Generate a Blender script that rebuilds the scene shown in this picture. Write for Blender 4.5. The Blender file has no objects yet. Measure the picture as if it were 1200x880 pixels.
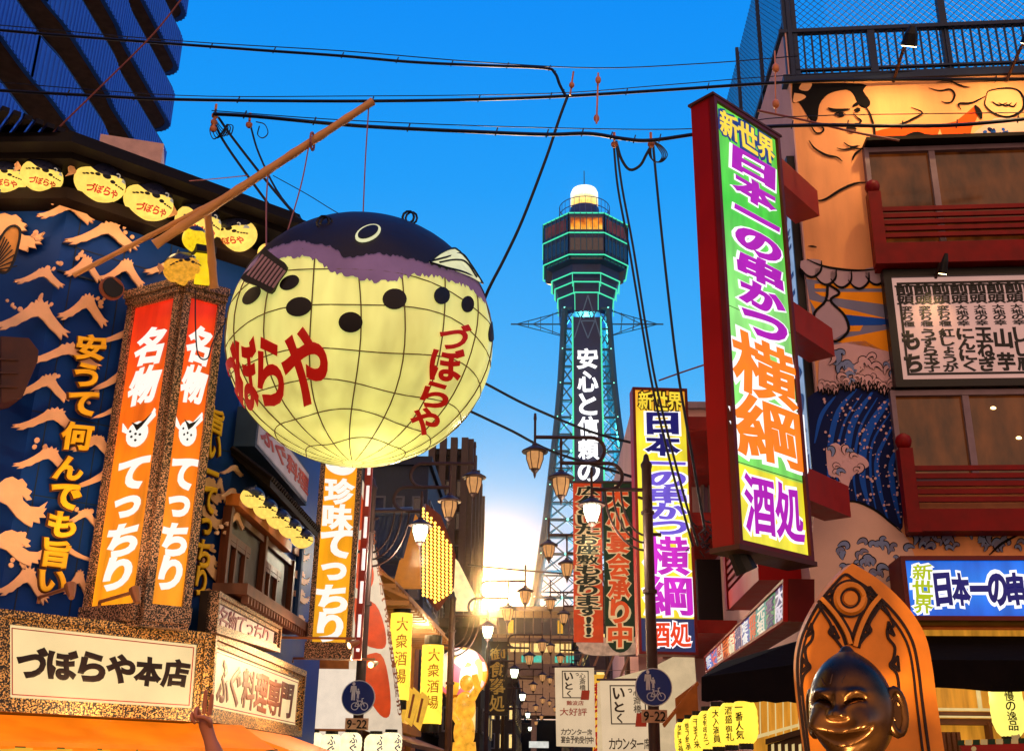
import bpy, bmesh, math, random
from mathutils import Vector, Matrix
from math import radians, sin, cos, pi
random.seed(7)
SC = bpy.context.scene
COL = SC.collection
# ---------------------------------------------------------------- camera
# lens measured in units of the photograph (1200 x 880): focal length 1272, eye 1.6 m up, tilted up about 20 degrees
FL, CX, CY = 1272.0, 600.0, 440.0
UPc = Vector((54, 3447, -1272)).normalized()
FWc = Vector((32, -470, -1272)); FWc = (FWc - UPc * FWc.dot(UPc)).normalized()
RTc = FWc.cross(UPc)
EYE = Vector((0, 0, 1.6))
cd = bpy.data.cameras.new('camera'); cam = bpy.data.objects.new('camera', cd); COL.objects.link(cam)
cd.sensor_width = 36; cd.lens = 36 * FL / 1200; cd.clip_end = 3000; cd.clip_start = .1
mw = Matrix([(RTc.x, RTc.y, RTc.z, EYE.x), (FWc.x, FWc.y, FWc.z, EYE.y), (UPc.x, UPc.y, UPc.z, EYE.z), (0, 0, 0, 1)])
cam.matrix_world = mw
SC.camera = cam
def ray(px, py):
    v = Vector((px - CX, CY - py, -FL))
    return Vector((v.dot(RTc), v.dot(FWc), v.dot(UPc))).normalized()
SUN = ray(571, 701)
SUN_EL = math.asin(SUN.z); SUN_AZ = math.atan2(SUN.x, SUN.y)
# ---------------------------------------------------------------- view, world, sun
SC.view_settings.view_transform = 'Standard'; SC.view_settings.look = 'None'
SC.view_settings.exposure = 0; SC.view_settings.gamma = 1
SC.cycles.use_denoising = True
SC.cycles.max_bounces = 6; SC.cycles.diffuse_bounces = 3; SC.cycles.glossy_bounces = 3
SC.cycles.sample_clamp_indirect = 4
def lin(r, g, b):
    f = lambda c: (c / 255 / 12.92 if c <= 10 else ((c / 255 + .055) / 1.055) ** 2.4)
    return (f(r), f(g), f(b), 1)
Wd = bpy.data.worlds.new('World'); SC.world = Wd; Wd.use_nodes = True
nt = Wd.node_tree; nt.nodes.clear()
def N(t, **k):
    n = nt.nodes.new(t)
    for a, b in k.items(): setattr(n, a, b)
    return n
L = lambda a, b: nt.links.new(a, b)
wo = N('ShaderNodeOutputWorld'); bg = N('ShaderNodeBackground'); bg.inputs[1].default_value = .1
sky = N('ShaderNodeTexSky', sky_type='NISHITA', sun_disc=False, sun_elevation=SUN_EL, sun_rotation=SUN_AZ)
tc = N('ShaderNodeTexCoord'); sx = N('ShaderNodeSeparateXYZ'); L(tc.outputs['Generated'], sx.inputs[0])
rp = N('ShaderNodeValToRGB'); L(sx.outputs[2], rp.inputs[0])
STOPS = [(0, (250, 200, 150)), (.10, (226, 204, 220)), (.16, (170, 198, 244)), (.235, (118, 198, 253)), (.34, (56, 178, 255)), (.5, (14, 160, 255)), (.66, (0, 142, 252)), (1, (0, 110, 235))]
while len(rp.color_ramp.elements) < len(STOPS): rp.color_ramp.elements.new(.5)
for e, (p, c) in zip(rp.color_ramp.elements, STOPS): e.position = p; e.color = lin(*c)
def mix(kind, a, b, fac=1):
    m = N('ShaderNodeMix', data_type='RGBA', blend_type=kind); m.inputs[0].default_value = fac
    for i, s in ((6, a), (7, b)):
        if isinstance(s, tuple): m.inputs[i].default_value = s
        else: L(s, m.inputs[i])
    return m.outputs[2]
dusk = mix('MULTIPLY', rp.outputs[0], (9.6, 9.6, 9.6, 1))            # dusk colours at background strength 0.1
air = mix('ADD', dusk, sky.outputs[0], .03)
bk = N('ShaderNodeMapRange', interpolation_type='SMOOTHSTEP'); L(sx.outputs[1], bk.inputs[0])      # warm fill light added to the unseen sky behind the viewer
bk.inputs[1].default_value = -.05; bk.inputs[2].default_value = -.8
mb_ = N('ShaderNodeMix', data_type='RGBA'); L(bk.outputs[0], mb_.inputs[0]); L(air, mb_.inputs[6]); mb_.inputs[7].default_value = (14, 8.2, 5.2, 1); air = mb_.outputs[2]
dt = N('ShaderNodeVectorMath', operation='DOT_PRODUCT'); L(tc.outputs['Generated'], dt.inputs[0]); dt.inputs[1].default_value = SUN
def glow(power, col):                                                # the low sun and the bright sky round it
    p = N('ShaderNodeMath', operation='POWER', use_clamp=False); mx = N('ShaderNodeMath', operation='MAXIMUM')
    L(dt.outputs['Value'], mx.inputs[0]); mx.inputs[1].default_value = 0
    L(mx.outputs[0], p.inputs[0]); p.inputs[1].default_value = power
    return mix('MULTIPLY', (col[0], col[1], col[2], 1), p.outputs[0])
wf = N('ShaderNodeMath', operation='POWER'); wm_ = N('ShaderNodeMath', operation='MAXIMUM'); L(dt.outputs['Value'], wm_.inputs[0]); wm_.inputs[1].default_value = 0; L(wm_.outputs[0], wf.inputs[0]); wf.inputs[1].default_value = 1000
wx = N('ShaderNodeMix', data_type='RGBA'); L(wf.outputs[0], wx.inputs[0]); L(air, wx.inputs[6]); wx.inputs[7].default_value = (10, 7.9, 4.4, 1); air = wx.outputs[2]
g1 = glow(7000, (300, 240, 130)); g2 = glow(1400, (14, 9, 3)); g3 = glow(200, (.25, .1, .01))
L(mix('ADD', air, mix('ADD', g1, mix('ADD', g2, g3))), bg.inputs[0]); L(bg.outputs[0], wo.inputs[0])
sl = bpy.data.lights.new('sun', 'SUN'); sl.energy = 2.0; sl.angle = radians(.6); sl.color = (1, .6, .25)
so = bpy.data.objects.new('sun', sl); COL.objects.link(so); so.rotation_euler = (-SUN).to_track_quat('-Z', 'Y').to_euler(); so.location = (0, 0, 60)

# ---------------------------------------------------------------- helpers
def up(px, py, y):                      # the point at street distance y seen in direction (px, py)
    d = ray(px, py); return EYE + d * (y / d.y)
class PL:                               # a vertical plane; ang = heading of its horizontal, degrees from the street axis
    def __init__(s, p, ang):
        s.p = Vector(p); s.d = Vector((sin(radians(ang)), cos(radians(ang)), 0))
        s.n = Vector((s.d.y, -s.d.x, 0))
        if s.n.dot(EYE - s.p) < 0: s.n = -s.n
        s.ang = ang
    def at(s, px, py, off=0):
        r = ray(px, py); q = s.p + s.n * off
        return EYE + r * ((q - EYE).dot(s.n) / r.dot(s.n))
    def sh(s, off): return PL(s.p + s.n * off, s.ang)
    def fr(s, u, z, off=0): return Vector((s.p.x, s.p.y, 0)) + s.d * u + s.n * off + Vector((0, 0, z))
    def u(s, px, py, off=0): return (s.at(px, py, off) - Vector((s.p.x, s.p.y, 0))).dot(s.d)
def facing(y, ang=90, px=600, py=600): return PL(up(px, py, y), ang)
def lerp(a, b, t): return a + (b - a) * t
def smooth(pts, n=5):
    if len(pts) < 3: return [Vector(p) for p in pts]
    P = [Vector(p) for p in pts]; P = [P[0] * 2 - P[1]] + P + [P[-1] * 2 - P[-2]]; out = []
    for i in range(1, len(P) - 2):
        for k in range(n):
            t = k / n; a, b, c, d = P[i - 1:i + 3]
            out.append(.5 * ((2 * b) + (c - a) * t + (2 * a - 5 * b + 4 * c - d) * t * t + (3 * b - a - 3 * c + d) * t ** 3))
    out.append(P[-2]); return out
def smooth2(pts, n=5): return [(v.x, v.y) for v in smooth([(a, b, 0) for a, b in pts], n)]
class MB:
    def __init__(s): s.v = []; s.f = []; s.m = []; s.mi = 0
    def add(s, vs, fs):
        b = len(s.v); s.v += [Vector(v) for v in vs]
        for f in fs: s.f.append([b + i for i in f]); s.m.append(s.mi)
        return s
    def prism(s, pts, vec):
        n = len(pts); a = [Vector(p) for p in pts]; v = Vector(vec)
        return s.add(a + [p + v for p in a], [list(range(n))[::-1], list(range(n, 2 * n))] + [[i, (i + 1) % n, n + (i + 1) % n, n + i] for i in range(n)])
    def loft(s, A, B):
        n = len(A)
        return s.add(list(A) + list(B), [list(range(n))[::-1], list(range(n, 2 * n))] + [[i, (i + 1) % n, n + (i + 1) % n, n + i] for i in range(n)])
    def poly(s, pl, px, o0=0, o1=.02): return s.prism([pl.at(x, y, o0) for x, y in px], pl.n * (o1 - o0))
    def rect(s, pl, x0, y0, x1, y1, o0=0, o1=.02):      # upright box: pixel corners fix its extent on the plane
        a = pl.at(x0, y0, o1); b = pl.at(x1, y1, o1)
        return s.ubox(pl, (a - pl.fr(0, 0)).dot(pl.d), (b - pl.fr(0, 0)).dot(pl.d), b.z, a.z, o0, o1)
    def ubox(s, pl, u0, u1, z0, z1, o0, o1):
        return s.prism([pl.fr(u0, z0, o0), pl.fr(u1, z0, o0), pl.fr(u1, z1, o0), pl.fr(u0, z1, o0)], pl.n * (o1 - o0))
    def box(s, c, size, rz=0):
        c = Vector(c); hx, hy, hz = [q / 2 for q in size]; R = Matrix.Rotation(rz, 3, 'Z')
        return s.prism([c + R @ Vector(q) for q in ((-hx, -hy, -hz), (hx, -hy, -hz), (hx, hy, -hz), (-hx, hy, -hz))], (0, 0, size[2]))
    def tube(s, path, r, n=6, closed=False):
        P = [Vector(p) for p in path]; m = len(P); rs = r if isinstance(r, (list, tuple)) else [r] * m; vs = []; prev = None
        for i, p in enumerate(P):
            a = P[(i - 1) % m] if closed or i else p; b = P[(i + 1) % m] if closed or i < m - 1 else p
            t = (b - a); t = t.normalized() if t.length > 1e-9 else Vector((0, 0, 1))
            if prev is None: x = t.orthogonal().normalized()
            else:
                x = prev - t * prev.dot(t); x = x.normalized() if x.length > 1e-6 else t.orthogonal().normalized()
            prev = x; y = t.cross(x)
            vs += [p + (x * cos(2 * pi * k / n) + y * sin(2 * pi * k / n)) * rs[i] for k in range(n)]
        fs = [[i * n + k, i * n + (k + 1) % n, ((i + 1) % m) * n + (k + 1) % n, ((i + 1) % m) * n + k] for i in range(m if closed else m - 1) for k in range(n)]
        if not closed: fs += [list(range(n))[::-1], [(m - 1) * n + k for k in range(n)]]
        return s.add(vs, fs)
    def lathe(s, prof, o=(0, 0, 0), n=16, ph=0, M=None):
        o = Vector(o); vs = []
        for r, z in prof:
            for k in range(n):
                a = 2 * pi * k / n + ph; q = Vector((r * cos(a), r * sin(a), z)); vs.append(o + (M @ q if M else q))
        m = len(prof)
        fs = [[i * n + k, i * n + (k + 1) % n, (i + 1) * n + (k + 1) % n, (i + 1) * n + k] for i in range(m - 1) for k in range(n)]
        return s.add(vs, fs + [list(range(n))[::-1], [(m - 1) * n + k for k in range(n)]])
    def ell(s, c, r, n=16, m=10, fn=None):
        c = Vector(c); vs = []
        for i in range(m + 1):
            t = pi * i / m
            for k in range(n):
                a = 2 * pi * k / n; d = Vector((sin(t) * cos(a), sin(t) * sin(a), -cos(t)))
                q = Vector((d.x * r[0], d.y * r[1], d.z * r[2])); vs.append(c + (fn(d, q) if fn else q))
        return s.add(vs, [[i * n + k, i * n + (k + 1) % n, (i + 1) * n + (k + 1) % n, (i + 1) * n + k] for i in range(m) for k in range(n)])
    def stroke(s, pl, px, w, off=.02, t=.006, n=5, taper=False):     # a painted or cut line lying on a plane
        P = [pl.at(x, y, off) for x, y in px]; P = smooth(P, n) if len(P) > 2 else P
        A = []; B = []; m = len(P)
        for i, p in enumerate(P):
            d = P[min(i + 1, m - 1)] - P[max(i - 1, 0)]
            q = d.cross(pl.n); q = q.normalized() if q.length > 1e-9 else Vector((0, 0, 1))
            ww = w / 2 * ((.25 + .75 * sin(pi * (i + .3) / (m - .4))) if taper else 1)
            A.append(p + q * ww); B.append(p - q * ww)
        up_ = pl.n * t
        vs = A + B + [a + up_ for a in A] + [b + up_ for b in B]; fs = []
        for i in range(m - 1):
            fs += [[2 * m + i, 2 * m + i + 1, 3 * m + i + 1, 3 * m + i], [i, i + 1, 2 * m + i + 1, 2 * m + i], [m + i, m + i + 1, 3 * m + i + 1, 3 * m + i]]
        fs += [[0, m, 3 * m, 2 * m], [m - 1, 2 * m - 1, 4 * m - 1, 3 * m - 1]]
        return s.add(vs, fs)
    def disc(s, pl, cx, cy, rx, ry=None, rot=0, o0=.01, o1=.02, n=20):
        ry = ry or rx; a = radians(rot)
        return s.poly(pl, [(cx + rx * cos(t) * cos(a) - ry * sin(t) * sin(a), cy + rx * cos(t) * sin(a) + ry * sin(t) * cos(a)) for t in [2 * pi * k / n for k in range(n)]], o0, o1)
    def build(s, name, mats, parent=None, smooth_=False, label=None, cat=None, group=None, kind=None, origin=None):
        mats = mats if isinstance(mats, (list, tuple)) else [mats]
        if parent is not None: base = Vector(parent['_o'])
        elif origin is not None: base = Vector(origin)
        else:
            xs = [v.x for v in s.v]; ys = [v.y for v in s.v]; base = Vector(((min(xs) + max(xs)) / 2, (min(ys) + max(ys)) / 2, min(v.z for v in s.v)))
        me = bpy.data.meshes.new(name); me.from_pydata([v - base for v in s.v], [], s.f)
        for m in mats: me.materials.append(m)
        me.polygons.foreach_set('material_index', s.m)
        bm = bmesh.new(); bm.from_mesh(me); bmesh.ops.recalc_face_normals(bm, faces=bm.faces); bm.to_mesh(me); bm.free()
        if smooth_:
            me.polygons.foreach_set('use_smooth', [True] * len(me.polygons))
            me.set_sharp_from_angle(angle=radians(50))
        o = bpy.data.objects.new(name, me); COL.objects.link(o)
        if parent is not None:
            o.parent = parent
        else: o.location = base
        o['_o'] = tuple(base)
        if label: o['label'] = label
        if cat: o['category'] = cat
        if group: o['group'] = group
        if kind: o['kind'] = kind
        return o
def thing(name, label, cat, loc, group=None):
    o = bpy.data.objects.new(name, None); COL.objects.link(o); o.location = loc; o.empty_display_size = .2
    o['label'] = label; o['category'] = cat; o['_o'] = tuple(loc)
    if group: o['group'] = group
    return o
def kids(o): return [c for c in bpy.data.objects if c.parent == o]
def copy_tree(o, parent=None):
    c = o.copy(); COL.objects.link(c)
    if parent is not None: c.parent = parent
    for k in kids(o): copy_tree(k, c)
    return c
# ---------------------------------------------------------------- materials
MATS = {}
def mat(name, col, rough=.6, metal=0, emit=0, var=.18, scale=5, bump=0, bscale=40, ecol=None, spec=.3, stretch=None):
    if name in MATS: return MATS[name]
    m = bpy.data.materials.new(name); m.use_nodes = True; t = m.node_tree; b = t.nodes['Principled BSDF']
    b.inputs['Roughness'].default_value = rough; b.inputs['Metallic'].default_value = metal; b.inputs['Specular IOR Level'].default_value = spec
    c = lin(*col)
    tcn = t.nodes.new('ShaderNodeTexCoord'); mp = t.nodes.new('ShaderNodeMapping'); t.links.new(tcn.outputs['Object'], mp.inputs[0])
    if stretch: mp.inputs['Scale'].default_value = stretch
    nz = t.nodes.new('ShaderNodeTexNoise'); nz.inputs['Scale'].default_value = scale; nz.inputs['Detail'].default_value = 5
    t.links.new(mp.outputs[0], nz.inputs[0])
    mr = t.nodes.new('ShaderNodeMapRange'); mr.inputs[1].default_value = .3; mr.inputs[2].default_value = .7
    mr.inputs[3].default_value = 1 - var; mr.inputs[4].default_value = 1 + var * .7; t.links.new(nz.outputs[0], mr.inputs[0])
    mx = t.nodes.new('ShaderNodeMix'); mx.data_type = 'RGBA'; mx.blend_type = 'MULTIPLY'; mx.inputs[0].default_value = 1
    mx.inputs[6].default_value = c; t.links.new(mr.outputs[0], mx.inputs[7]); t.links.new(mx.outputs[2], b.inputs['Base Color'])
    if rough > .2:
        r2 = t.nodes.new('ShaderNodeMapRange'); r2.inputs[3].default_value = max(0, rough - .12); r2.inputs[4].default_value = min(1, rough + .12)
        t.links.new(nz.outputs[0], r2.inputs[0]); t.links.new(r2.outputs[0], b.inputs['Roughness'])
    if emit:  # glow; on cloth and wood it stands for lamplight
        mx.inputs[6].default_value = tuple(q * (.25 if emit < .6 else .08) for q in c[:3]) + (1,)
        e = t.nodes.new('ShaderNodeMix'); e.data_type = 'RGBA'; e.blend_type = 'MULTIPLY'; e.inputs[0].default_value = 1
        e.inputs[6].default_value = lin(*(ecol or col)); t.links.new(mr.outputs[0], e.inputs[7])
        t.links.new(e.outputs[2], b.inputs['Emission Color']); b.inputs['Emission Strength'].default_value = emit
    if bump:
        n2 = t.nodes.new('ShaderNodeTexNoise'); n2.inputs['Scale'].default_value = bscale; n2.inputs['Detail'].default_value = 4
        t.links.new(mp.outputs[0], n2.inputs[0])
        bp = t.nodes.new('ShaderNodeBump'); bp.inputs['Strength'].default_value = bump; bp.inputs['Distance'].default_value = .02
        t.links.new(n2.outputs[0], bp.inputs['Height']); t.links.new(bp.outputs[0], b.inputs['Normal'])
    MATS[name] = m; return m
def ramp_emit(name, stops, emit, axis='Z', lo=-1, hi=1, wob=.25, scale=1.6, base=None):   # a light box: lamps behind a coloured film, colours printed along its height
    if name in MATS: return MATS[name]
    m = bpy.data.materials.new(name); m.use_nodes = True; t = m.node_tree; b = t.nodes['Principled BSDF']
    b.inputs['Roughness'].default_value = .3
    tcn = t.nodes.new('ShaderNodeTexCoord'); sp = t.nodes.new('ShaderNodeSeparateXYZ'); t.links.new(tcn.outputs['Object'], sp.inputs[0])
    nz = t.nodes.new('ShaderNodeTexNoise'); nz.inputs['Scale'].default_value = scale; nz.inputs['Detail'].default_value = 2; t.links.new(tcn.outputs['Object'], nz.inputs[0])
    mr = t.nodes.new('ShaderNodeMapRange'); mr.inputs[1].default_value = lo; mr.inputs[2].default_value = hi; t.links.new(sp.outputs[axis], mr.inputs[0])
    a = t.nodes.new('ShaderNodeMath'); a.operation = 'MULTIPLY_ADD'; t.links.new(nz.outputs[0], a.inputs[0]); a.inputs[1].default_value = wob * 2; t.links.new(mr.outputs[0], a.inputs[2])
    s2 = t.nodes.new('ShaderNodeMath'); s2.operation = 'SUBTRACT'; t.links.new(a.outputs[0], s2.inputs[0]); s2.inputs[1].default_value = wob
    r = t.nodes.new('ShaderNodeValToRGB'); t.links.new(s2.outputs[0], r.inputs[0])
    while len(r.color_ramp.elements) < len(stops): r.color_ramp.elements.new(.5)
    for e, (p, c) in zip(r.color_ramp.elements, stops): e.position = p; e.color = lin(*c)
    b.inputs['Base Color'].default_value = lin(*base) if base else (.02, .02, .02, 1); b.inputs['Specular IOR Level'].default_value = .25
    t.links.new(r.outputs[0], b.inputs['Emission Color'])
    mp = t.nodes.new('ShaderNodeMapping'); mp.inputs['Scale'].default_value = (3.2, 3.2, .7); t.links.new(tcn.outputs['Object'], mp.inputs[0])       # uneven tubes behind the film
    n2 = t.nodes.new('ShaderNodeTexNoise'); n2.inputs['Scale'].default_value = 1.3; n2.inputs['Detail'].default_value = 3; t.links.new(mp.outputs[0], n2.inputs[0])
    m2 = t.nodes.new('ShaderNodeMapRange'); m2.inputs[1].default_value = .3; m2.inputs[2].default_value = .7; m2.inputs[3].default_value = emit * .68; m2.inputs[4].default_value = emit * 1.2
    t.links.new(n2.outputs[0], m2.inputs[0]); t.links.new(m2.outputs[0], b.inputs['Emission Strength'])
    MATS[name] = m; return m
def speckle(name, dark, light, scale=70, thr=.5, rough=.5, soft=.04, emit=0):   # mottled black and gold frame paint
    if name in MATS: return MATS[name]
    m = bpy.data.materials.new(name); m.use_nodes = True; t = m.node_tree; b = t.nodes['Principled BSDF']; b.inputs['Roughness'].default_value = rough
    tcn = t.nodes.new('ShaderNodeTexCoord'); nz = t.nodes.new('ShaderNodeTexNoise'); nz.inputs['Scale'].default_value = scale; nz.inputs['Detail'].default_value = 3
    t.links.new(tcn.outputs['Object'], nz.inputs[0]); r = t.nodes.new('ShaderNodeValToRGB'); t.links.new(nz.outputs[0], r.inputs[0])
    r.color_ramp.elements[0].position = thr - soft; r.color_ramp.elements[0].color = lin(*dark); r.color_ramp.elements[1].position = thr + soft; r.color_ramp.elements[1].color = lin(*light)
    t.links.new(r.outputs[0], b.inputs['Base Color'])
    bp = t.nodes.new('ShaderNodeBump'); bp.inputs['Strength'].default_value = .5; bp.inputs['Distance'].default_value = .01
    t.links.new(nz.outputs[0], bp.inputs['Height']); t.links.new(bp.outputs[0], b.inputs['Normal'])
    MATS[name] = m; return m
# ---------------------------------------------------------------- lettering
GL = {}
def glyph(ch, bold, fine=False):
    k = (ch, round(bold, 3), fine)
    if k in GL: return GL[k]
    c = bpy.data.curves.new('glyph', 'FONT'); c.body = ch; c.resolution_u = 4; c.bevel_depth = max(bold, .001); c.bevel_resolution = 2; c.extrude = .0
    o = bpy.data.objects.new('glyph', c); COL.objects.link(o); bpy.context.view_layer.update()
    dg = bpy.context.evaluated_depsgraph_get(); me = bpy.data.meshes.new_from_object(o.evaluated_get(dg))
    if fine:
        bm = bmesh.new(); bm.from_mesh(me); bmesh.ops.triangulate(bm, faces=bm.faces); bmesh.ops.remove_doubles(bm, verts=bm.verts, dist=.0005)
        bmesh.ops.subdivide_edges(bm, edges=[e for e in bm.edges if e.calc_length() > .12], cuts=3, use_grid_fill=True); bmesh.ops.triangulate(bm, faces=bm.faces); bm.to_mesh(me); bm.free()
    vs = [v.co.copy() for v in me.vertices]; fs = [list(p.vertices) for p in me.polygons]
    bpy.data.objects.remove(o); bpy.data.curves.remove(c); bpy.data.meshes.remove(me)
    zs = max(abs(v.z) for v in vs) or 1
    vs = [Vector((v.x, v.y + .12, v.z / zs)) for v in vs]
    # ink box of the plain glyph
    ink = (min(v.x for v in vs) + bold, max(v.x for v in vs) - bold, min(v.y for v in vs) + bold, max(v.y for v in vs) - bold)
    GL[k] = (vs, fs, ink); return GL[k]
def put(mb, ch, fn, bold=.03, fill=.94, maxs=1.22, skew=0, fine=False):
    bold *= (.46 if ch in '横綱酒処新界織数敷頭種' else .66 if ord(ch) >= 0x4e00 and ch not in '日本一山口中心大小' else .74) if bold < .1 else (.78 if ord(ch) >= 0x4e00 else .9)
    vs, fs, (x0, x1, y0, y1) = glyph(ch, bold, fine)
    sx = min(maxs, fill / max(x1 - x0, .05)); sy = min(maxs, fill / max(y1 - y0, .05))
    if ch in '一ー-–': sy = 1.1
    cx, cy = (x0 + x1) / 2, (y0 + y1) / 2
    p1, p2 = (ord(ch) * 7 % 63) / 10, (ord(ch) * 13 % 63) / 10          # a slight hand-drawn sway of the strokes
    if ch in 'っょゃゅ': sx = min(sx, 1.05); sy = min(sy, 1.05)
    mb.add([fn(.5 + (v.x - cx) * sx + skew * (v.y - cy) + .016 * sin(6 * v.y + p1), .5 + (v.y - cy) * sy + .018 * sin(5.5 * v.x + p2), v.z) for v in vs], fs)
def quadfn(q, n, off, t):               # q = TL,TR,BR,BL points
    a, b, c, d = q
    return lambda u, v, h: lerp(lerp(d, c, u), lerp(a, b, u), v) + n * (off + (h * .5 + .5) * t)
def cells(q, k, vertical=True, w=None):
    a, b, c, d = q; w = w or [1] * k; tot = sum(w); out = []; acc = 0
    for x in w:
        s, e = acc / tot, (acc + x) / tot; acc += x
        out.append((lerp(a, d, s), lerp(b, c, s), lerp(b, c, e), lerp(a, d, e)) if vertical else (lerp(a, b, s), lerp(a, b, e), lerp(d, c, e), lerp(d, c, s)))
    return out
def pq(pl, TL, TR, BR, BL): return [pl.at(*p) for p in (TL, TR, BR, BL)]
def write(mb, s, q, n, vertical=True, bold=.03, off=.01, t=.012, w=None, fill=.94, gap=None, skew=0):
    for ch, c in zip(s, cells(q, len(s), vertical, w)):
        if ch != ' ': put(mb, ch, quadfn(c, n, off, t), bold, fill, skew=skew)
    return mb
def inset(q, w, h=None):
    h = w if h is None else h; a, b, c, d = q
    def e(p, r): return (r - p).normalized()
    return [a + e(a, b) * w + e(a, d) * h, b + e(b, a) * w + e(b, c) * h, c + e(c, d) * w + e(c, b) * h, d + e(d, c) * w + e(d, a) * h]
def bars(mb, q, qi, n, o0, o1):
    for i in range(4):
        j = (i + 1) % 4
        mb.prism([q[i] + n * o0, q[j] + n * o0, qi[j] + n * o0, qi[i] + n * o0], n * (o1 - o0))
    return mb
def plate(mb, q, n, o0, o1): return mb.prism([p + n * o0 for p in q], n * (o1 - o0))
def qin(q, u0, v0, u1, v1):             # sub-rectangle of a quad, u right, v down
    a, b, c, d = q; f = lambda u, v: lerp(lerp(a, b, u), lerp(d, c, u), v)
    return [f(u0, v0), f(u1, v0), f(u1, v1), f(u0, v1)]
def lamp(name, kind, loc, energy, col, size=.1, target=None, spot=60, blend=.6):
    l = bpy.data.lights.new(name, kind); l.energy = energy; l.color = col; o = bpy.data.objects.new(name, l); COL.objects.link(o); o.location = loc
    if kind in ('POINT', 'SPOT'): l.shadow_soft_size = size
    if kind == 'SPOT': l.spot_size = radians(spot); l.spot_blend = blend
    if target is not None: o.rotation_euler = (Vector(target) - Vector(loc)).to_track_quat('-Z', 'Y').to_euler()
    return o
WARM = (1, .62, .28)
# ================================================================ SETTING
mb = MB(); mb.prism([(-300, -60, -.05), (300, -60, -.05), (300, 500, -.05), (-300, 500, -.05)], (0, 0, .05)); mb.build('ground', mat('dry_ground', (70, 68, 66), .9), kind='structure')
mb = MB(); mb.prism([(-2.6, -40, .004), (2.2, -40, .004), (2.2, 160, .004), (-2.6, 160, .004)], (0, 0, .004)); mb.build('road', mat('asphalt', (62, 60, 60), .75, bump=.3, bscale=90), kind='structure')
for x0, x1 in ((-3.9, -2.6), (2.2, 3.6)):
    mb = MB(); mb.prism([(x0, 12, 0), (x1, 12, 0), (x1, 160, 0), (x0, 160, 0)], (0, 0, .12)); mb.build('pavement', mat('paving', (120, 112, 104), .8, scale=2), kind='structure')

# ================================================================ LEFT: blue restaurant at the corner
KX, KY = -3.7, 12.5
PC = PL((KX, KY, 0), 0)                       # front along the street
PB = PL((KX, KY, 0), 48.5)                    # cut corner
uA = PB.u(66, 320)                            # where the corner front ends
pA = PB.fr(uA, 0)
PA = PL((pA.x, pA.y, 0), 91)                  # front on the cross street
zB = PB.at(200, 271, .25).z                   # underside of the lantern shelf
zE = PB.at(206, 211, .7).z                    # eave edge
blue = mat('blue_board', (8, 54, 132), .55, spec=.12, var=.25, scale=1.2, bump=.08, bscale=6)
peach = mat('peach_relief', (232, 178, 138), .6, var=.12)
dkw = mat('dark_wood', (26, 16, 12), .6, var=.35, scale=3, spec=.1)
brw = mat('brown_wood', (96, 44, 22), .5, var=.35, scale=4, stretch=(8, 8, 1))
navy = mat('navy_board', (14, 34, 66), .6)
LB = thing('restaurant_building', 'dark blue corner restaurant covered with pale cut-out waves and yellow characters', 'building', PB.fr(0, 0))
mb = MB(); e0 = 1.9
uEndA = -9
def slab(mb, z0, z1, off, uC=6.2):            # follows the three fronts: cross street, cut corner, street
    def pt(pl1, pl2, off):                    # corner of two offset planes
        a = pl1.sh(off); b = pl2.sh(off); d = Vector((b.p.x - a.p.x, b.p.y - a.p.y)); den = a.d.x * b.d.y - a.d.y * b.d.x
        t = (d.x * b.d.y - d.y * b.d.x) / den; return Vector((a.p.x + a.d.x * t, a.p.y + a.d.y * t, 0))
    P0 = PA.fr(uEndA, 0, off); P1 = pt(PA, PB, off); P2 = pt(PB, PC, off); P3 = PC.fr(uC, 0, off)
    back = [Vector((P3.x - 6, P3.y, 0)), Vector((P0.x, P3.y, 0))]
    return mb.prism([q + Vector((0, 0, z0)) for q in [P0, P1, P2, P3] + back], (0, 0, z1 - z0))
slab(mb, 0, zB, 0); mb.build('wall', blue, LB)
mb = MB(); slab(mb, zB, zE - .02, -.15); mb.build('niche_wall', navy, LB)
mb = MB(); slab(mb, zB - .04, zB + .1, .3); mb.build('lantern_shelf', dkw, LB)
mb = MB(); slab(mb, zE, zE + .07, .72, 6.6); slab(mb, zE + .07, zE + .2, .6, 6.5); slab(mb, zE - .08, zE, .5, 6.4)
for k in range(70): mb.ubox(PB, -6 + k * .12 + .02, -6 + k * .12 + .1, zE + .2, zE + .26, -1.5, .5 if -3.9 < -6 + k * .12 < .2 else -1.4)
mb.build('roof', mat('dark_tile', (22, 17, 17), .5, var=.3, spec=.1), LB)
mb = MB(); slab(mb, zE + .2, zE + .95, -1.2, 3.2); mb.build('roof_parapet', mat('beige_render', (206, 160, 122), .8, var=.12), LB)
mb = MB()                                                              # seams of the boards
for u in (-2.2, -1.1, -3.1, -.55, -1.65): mb.ubox(PB, u, u + .012, 2.9, zB - .04, 0, .008)
for z_ in (4.3, 5.2, 7.2): mb.ubox(PB, uA, 0, z_, z_ + .012, 0, .007)
mb.ubox(PB, uA, 0, PB.at(160, 345).z, PB.at(160, 345).z + .02, 0, .03)
mb.build('board_seam', mat('seam_navy', (12, 34, 66), .6), LB)
CREST = [(-.02, .66), (.05, .60), (.0, .57), (.10, .54), (.22, .45), (.34, .32), (.45, .17), (.50, .06), (.545, .09), (.56, .0), (.60, .06), (.64, -.02), (.665, .08), (.72, .03), (.715, .12), (.76, .13), (.735, .2), (.78, .36), (.86, .55), (.93, .70), (1.02, .80), (.955, .80), (.99, .92), (.91, .83), (.90, .98), (.83, .83), (.74, .68), (.66, .5), (.59, .40), (.50, .43), (.44, .50), (.38, .54), (.30, .64), (.22, .66), (.16, .73), (.06, .74), (.12, .67)]
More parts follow.
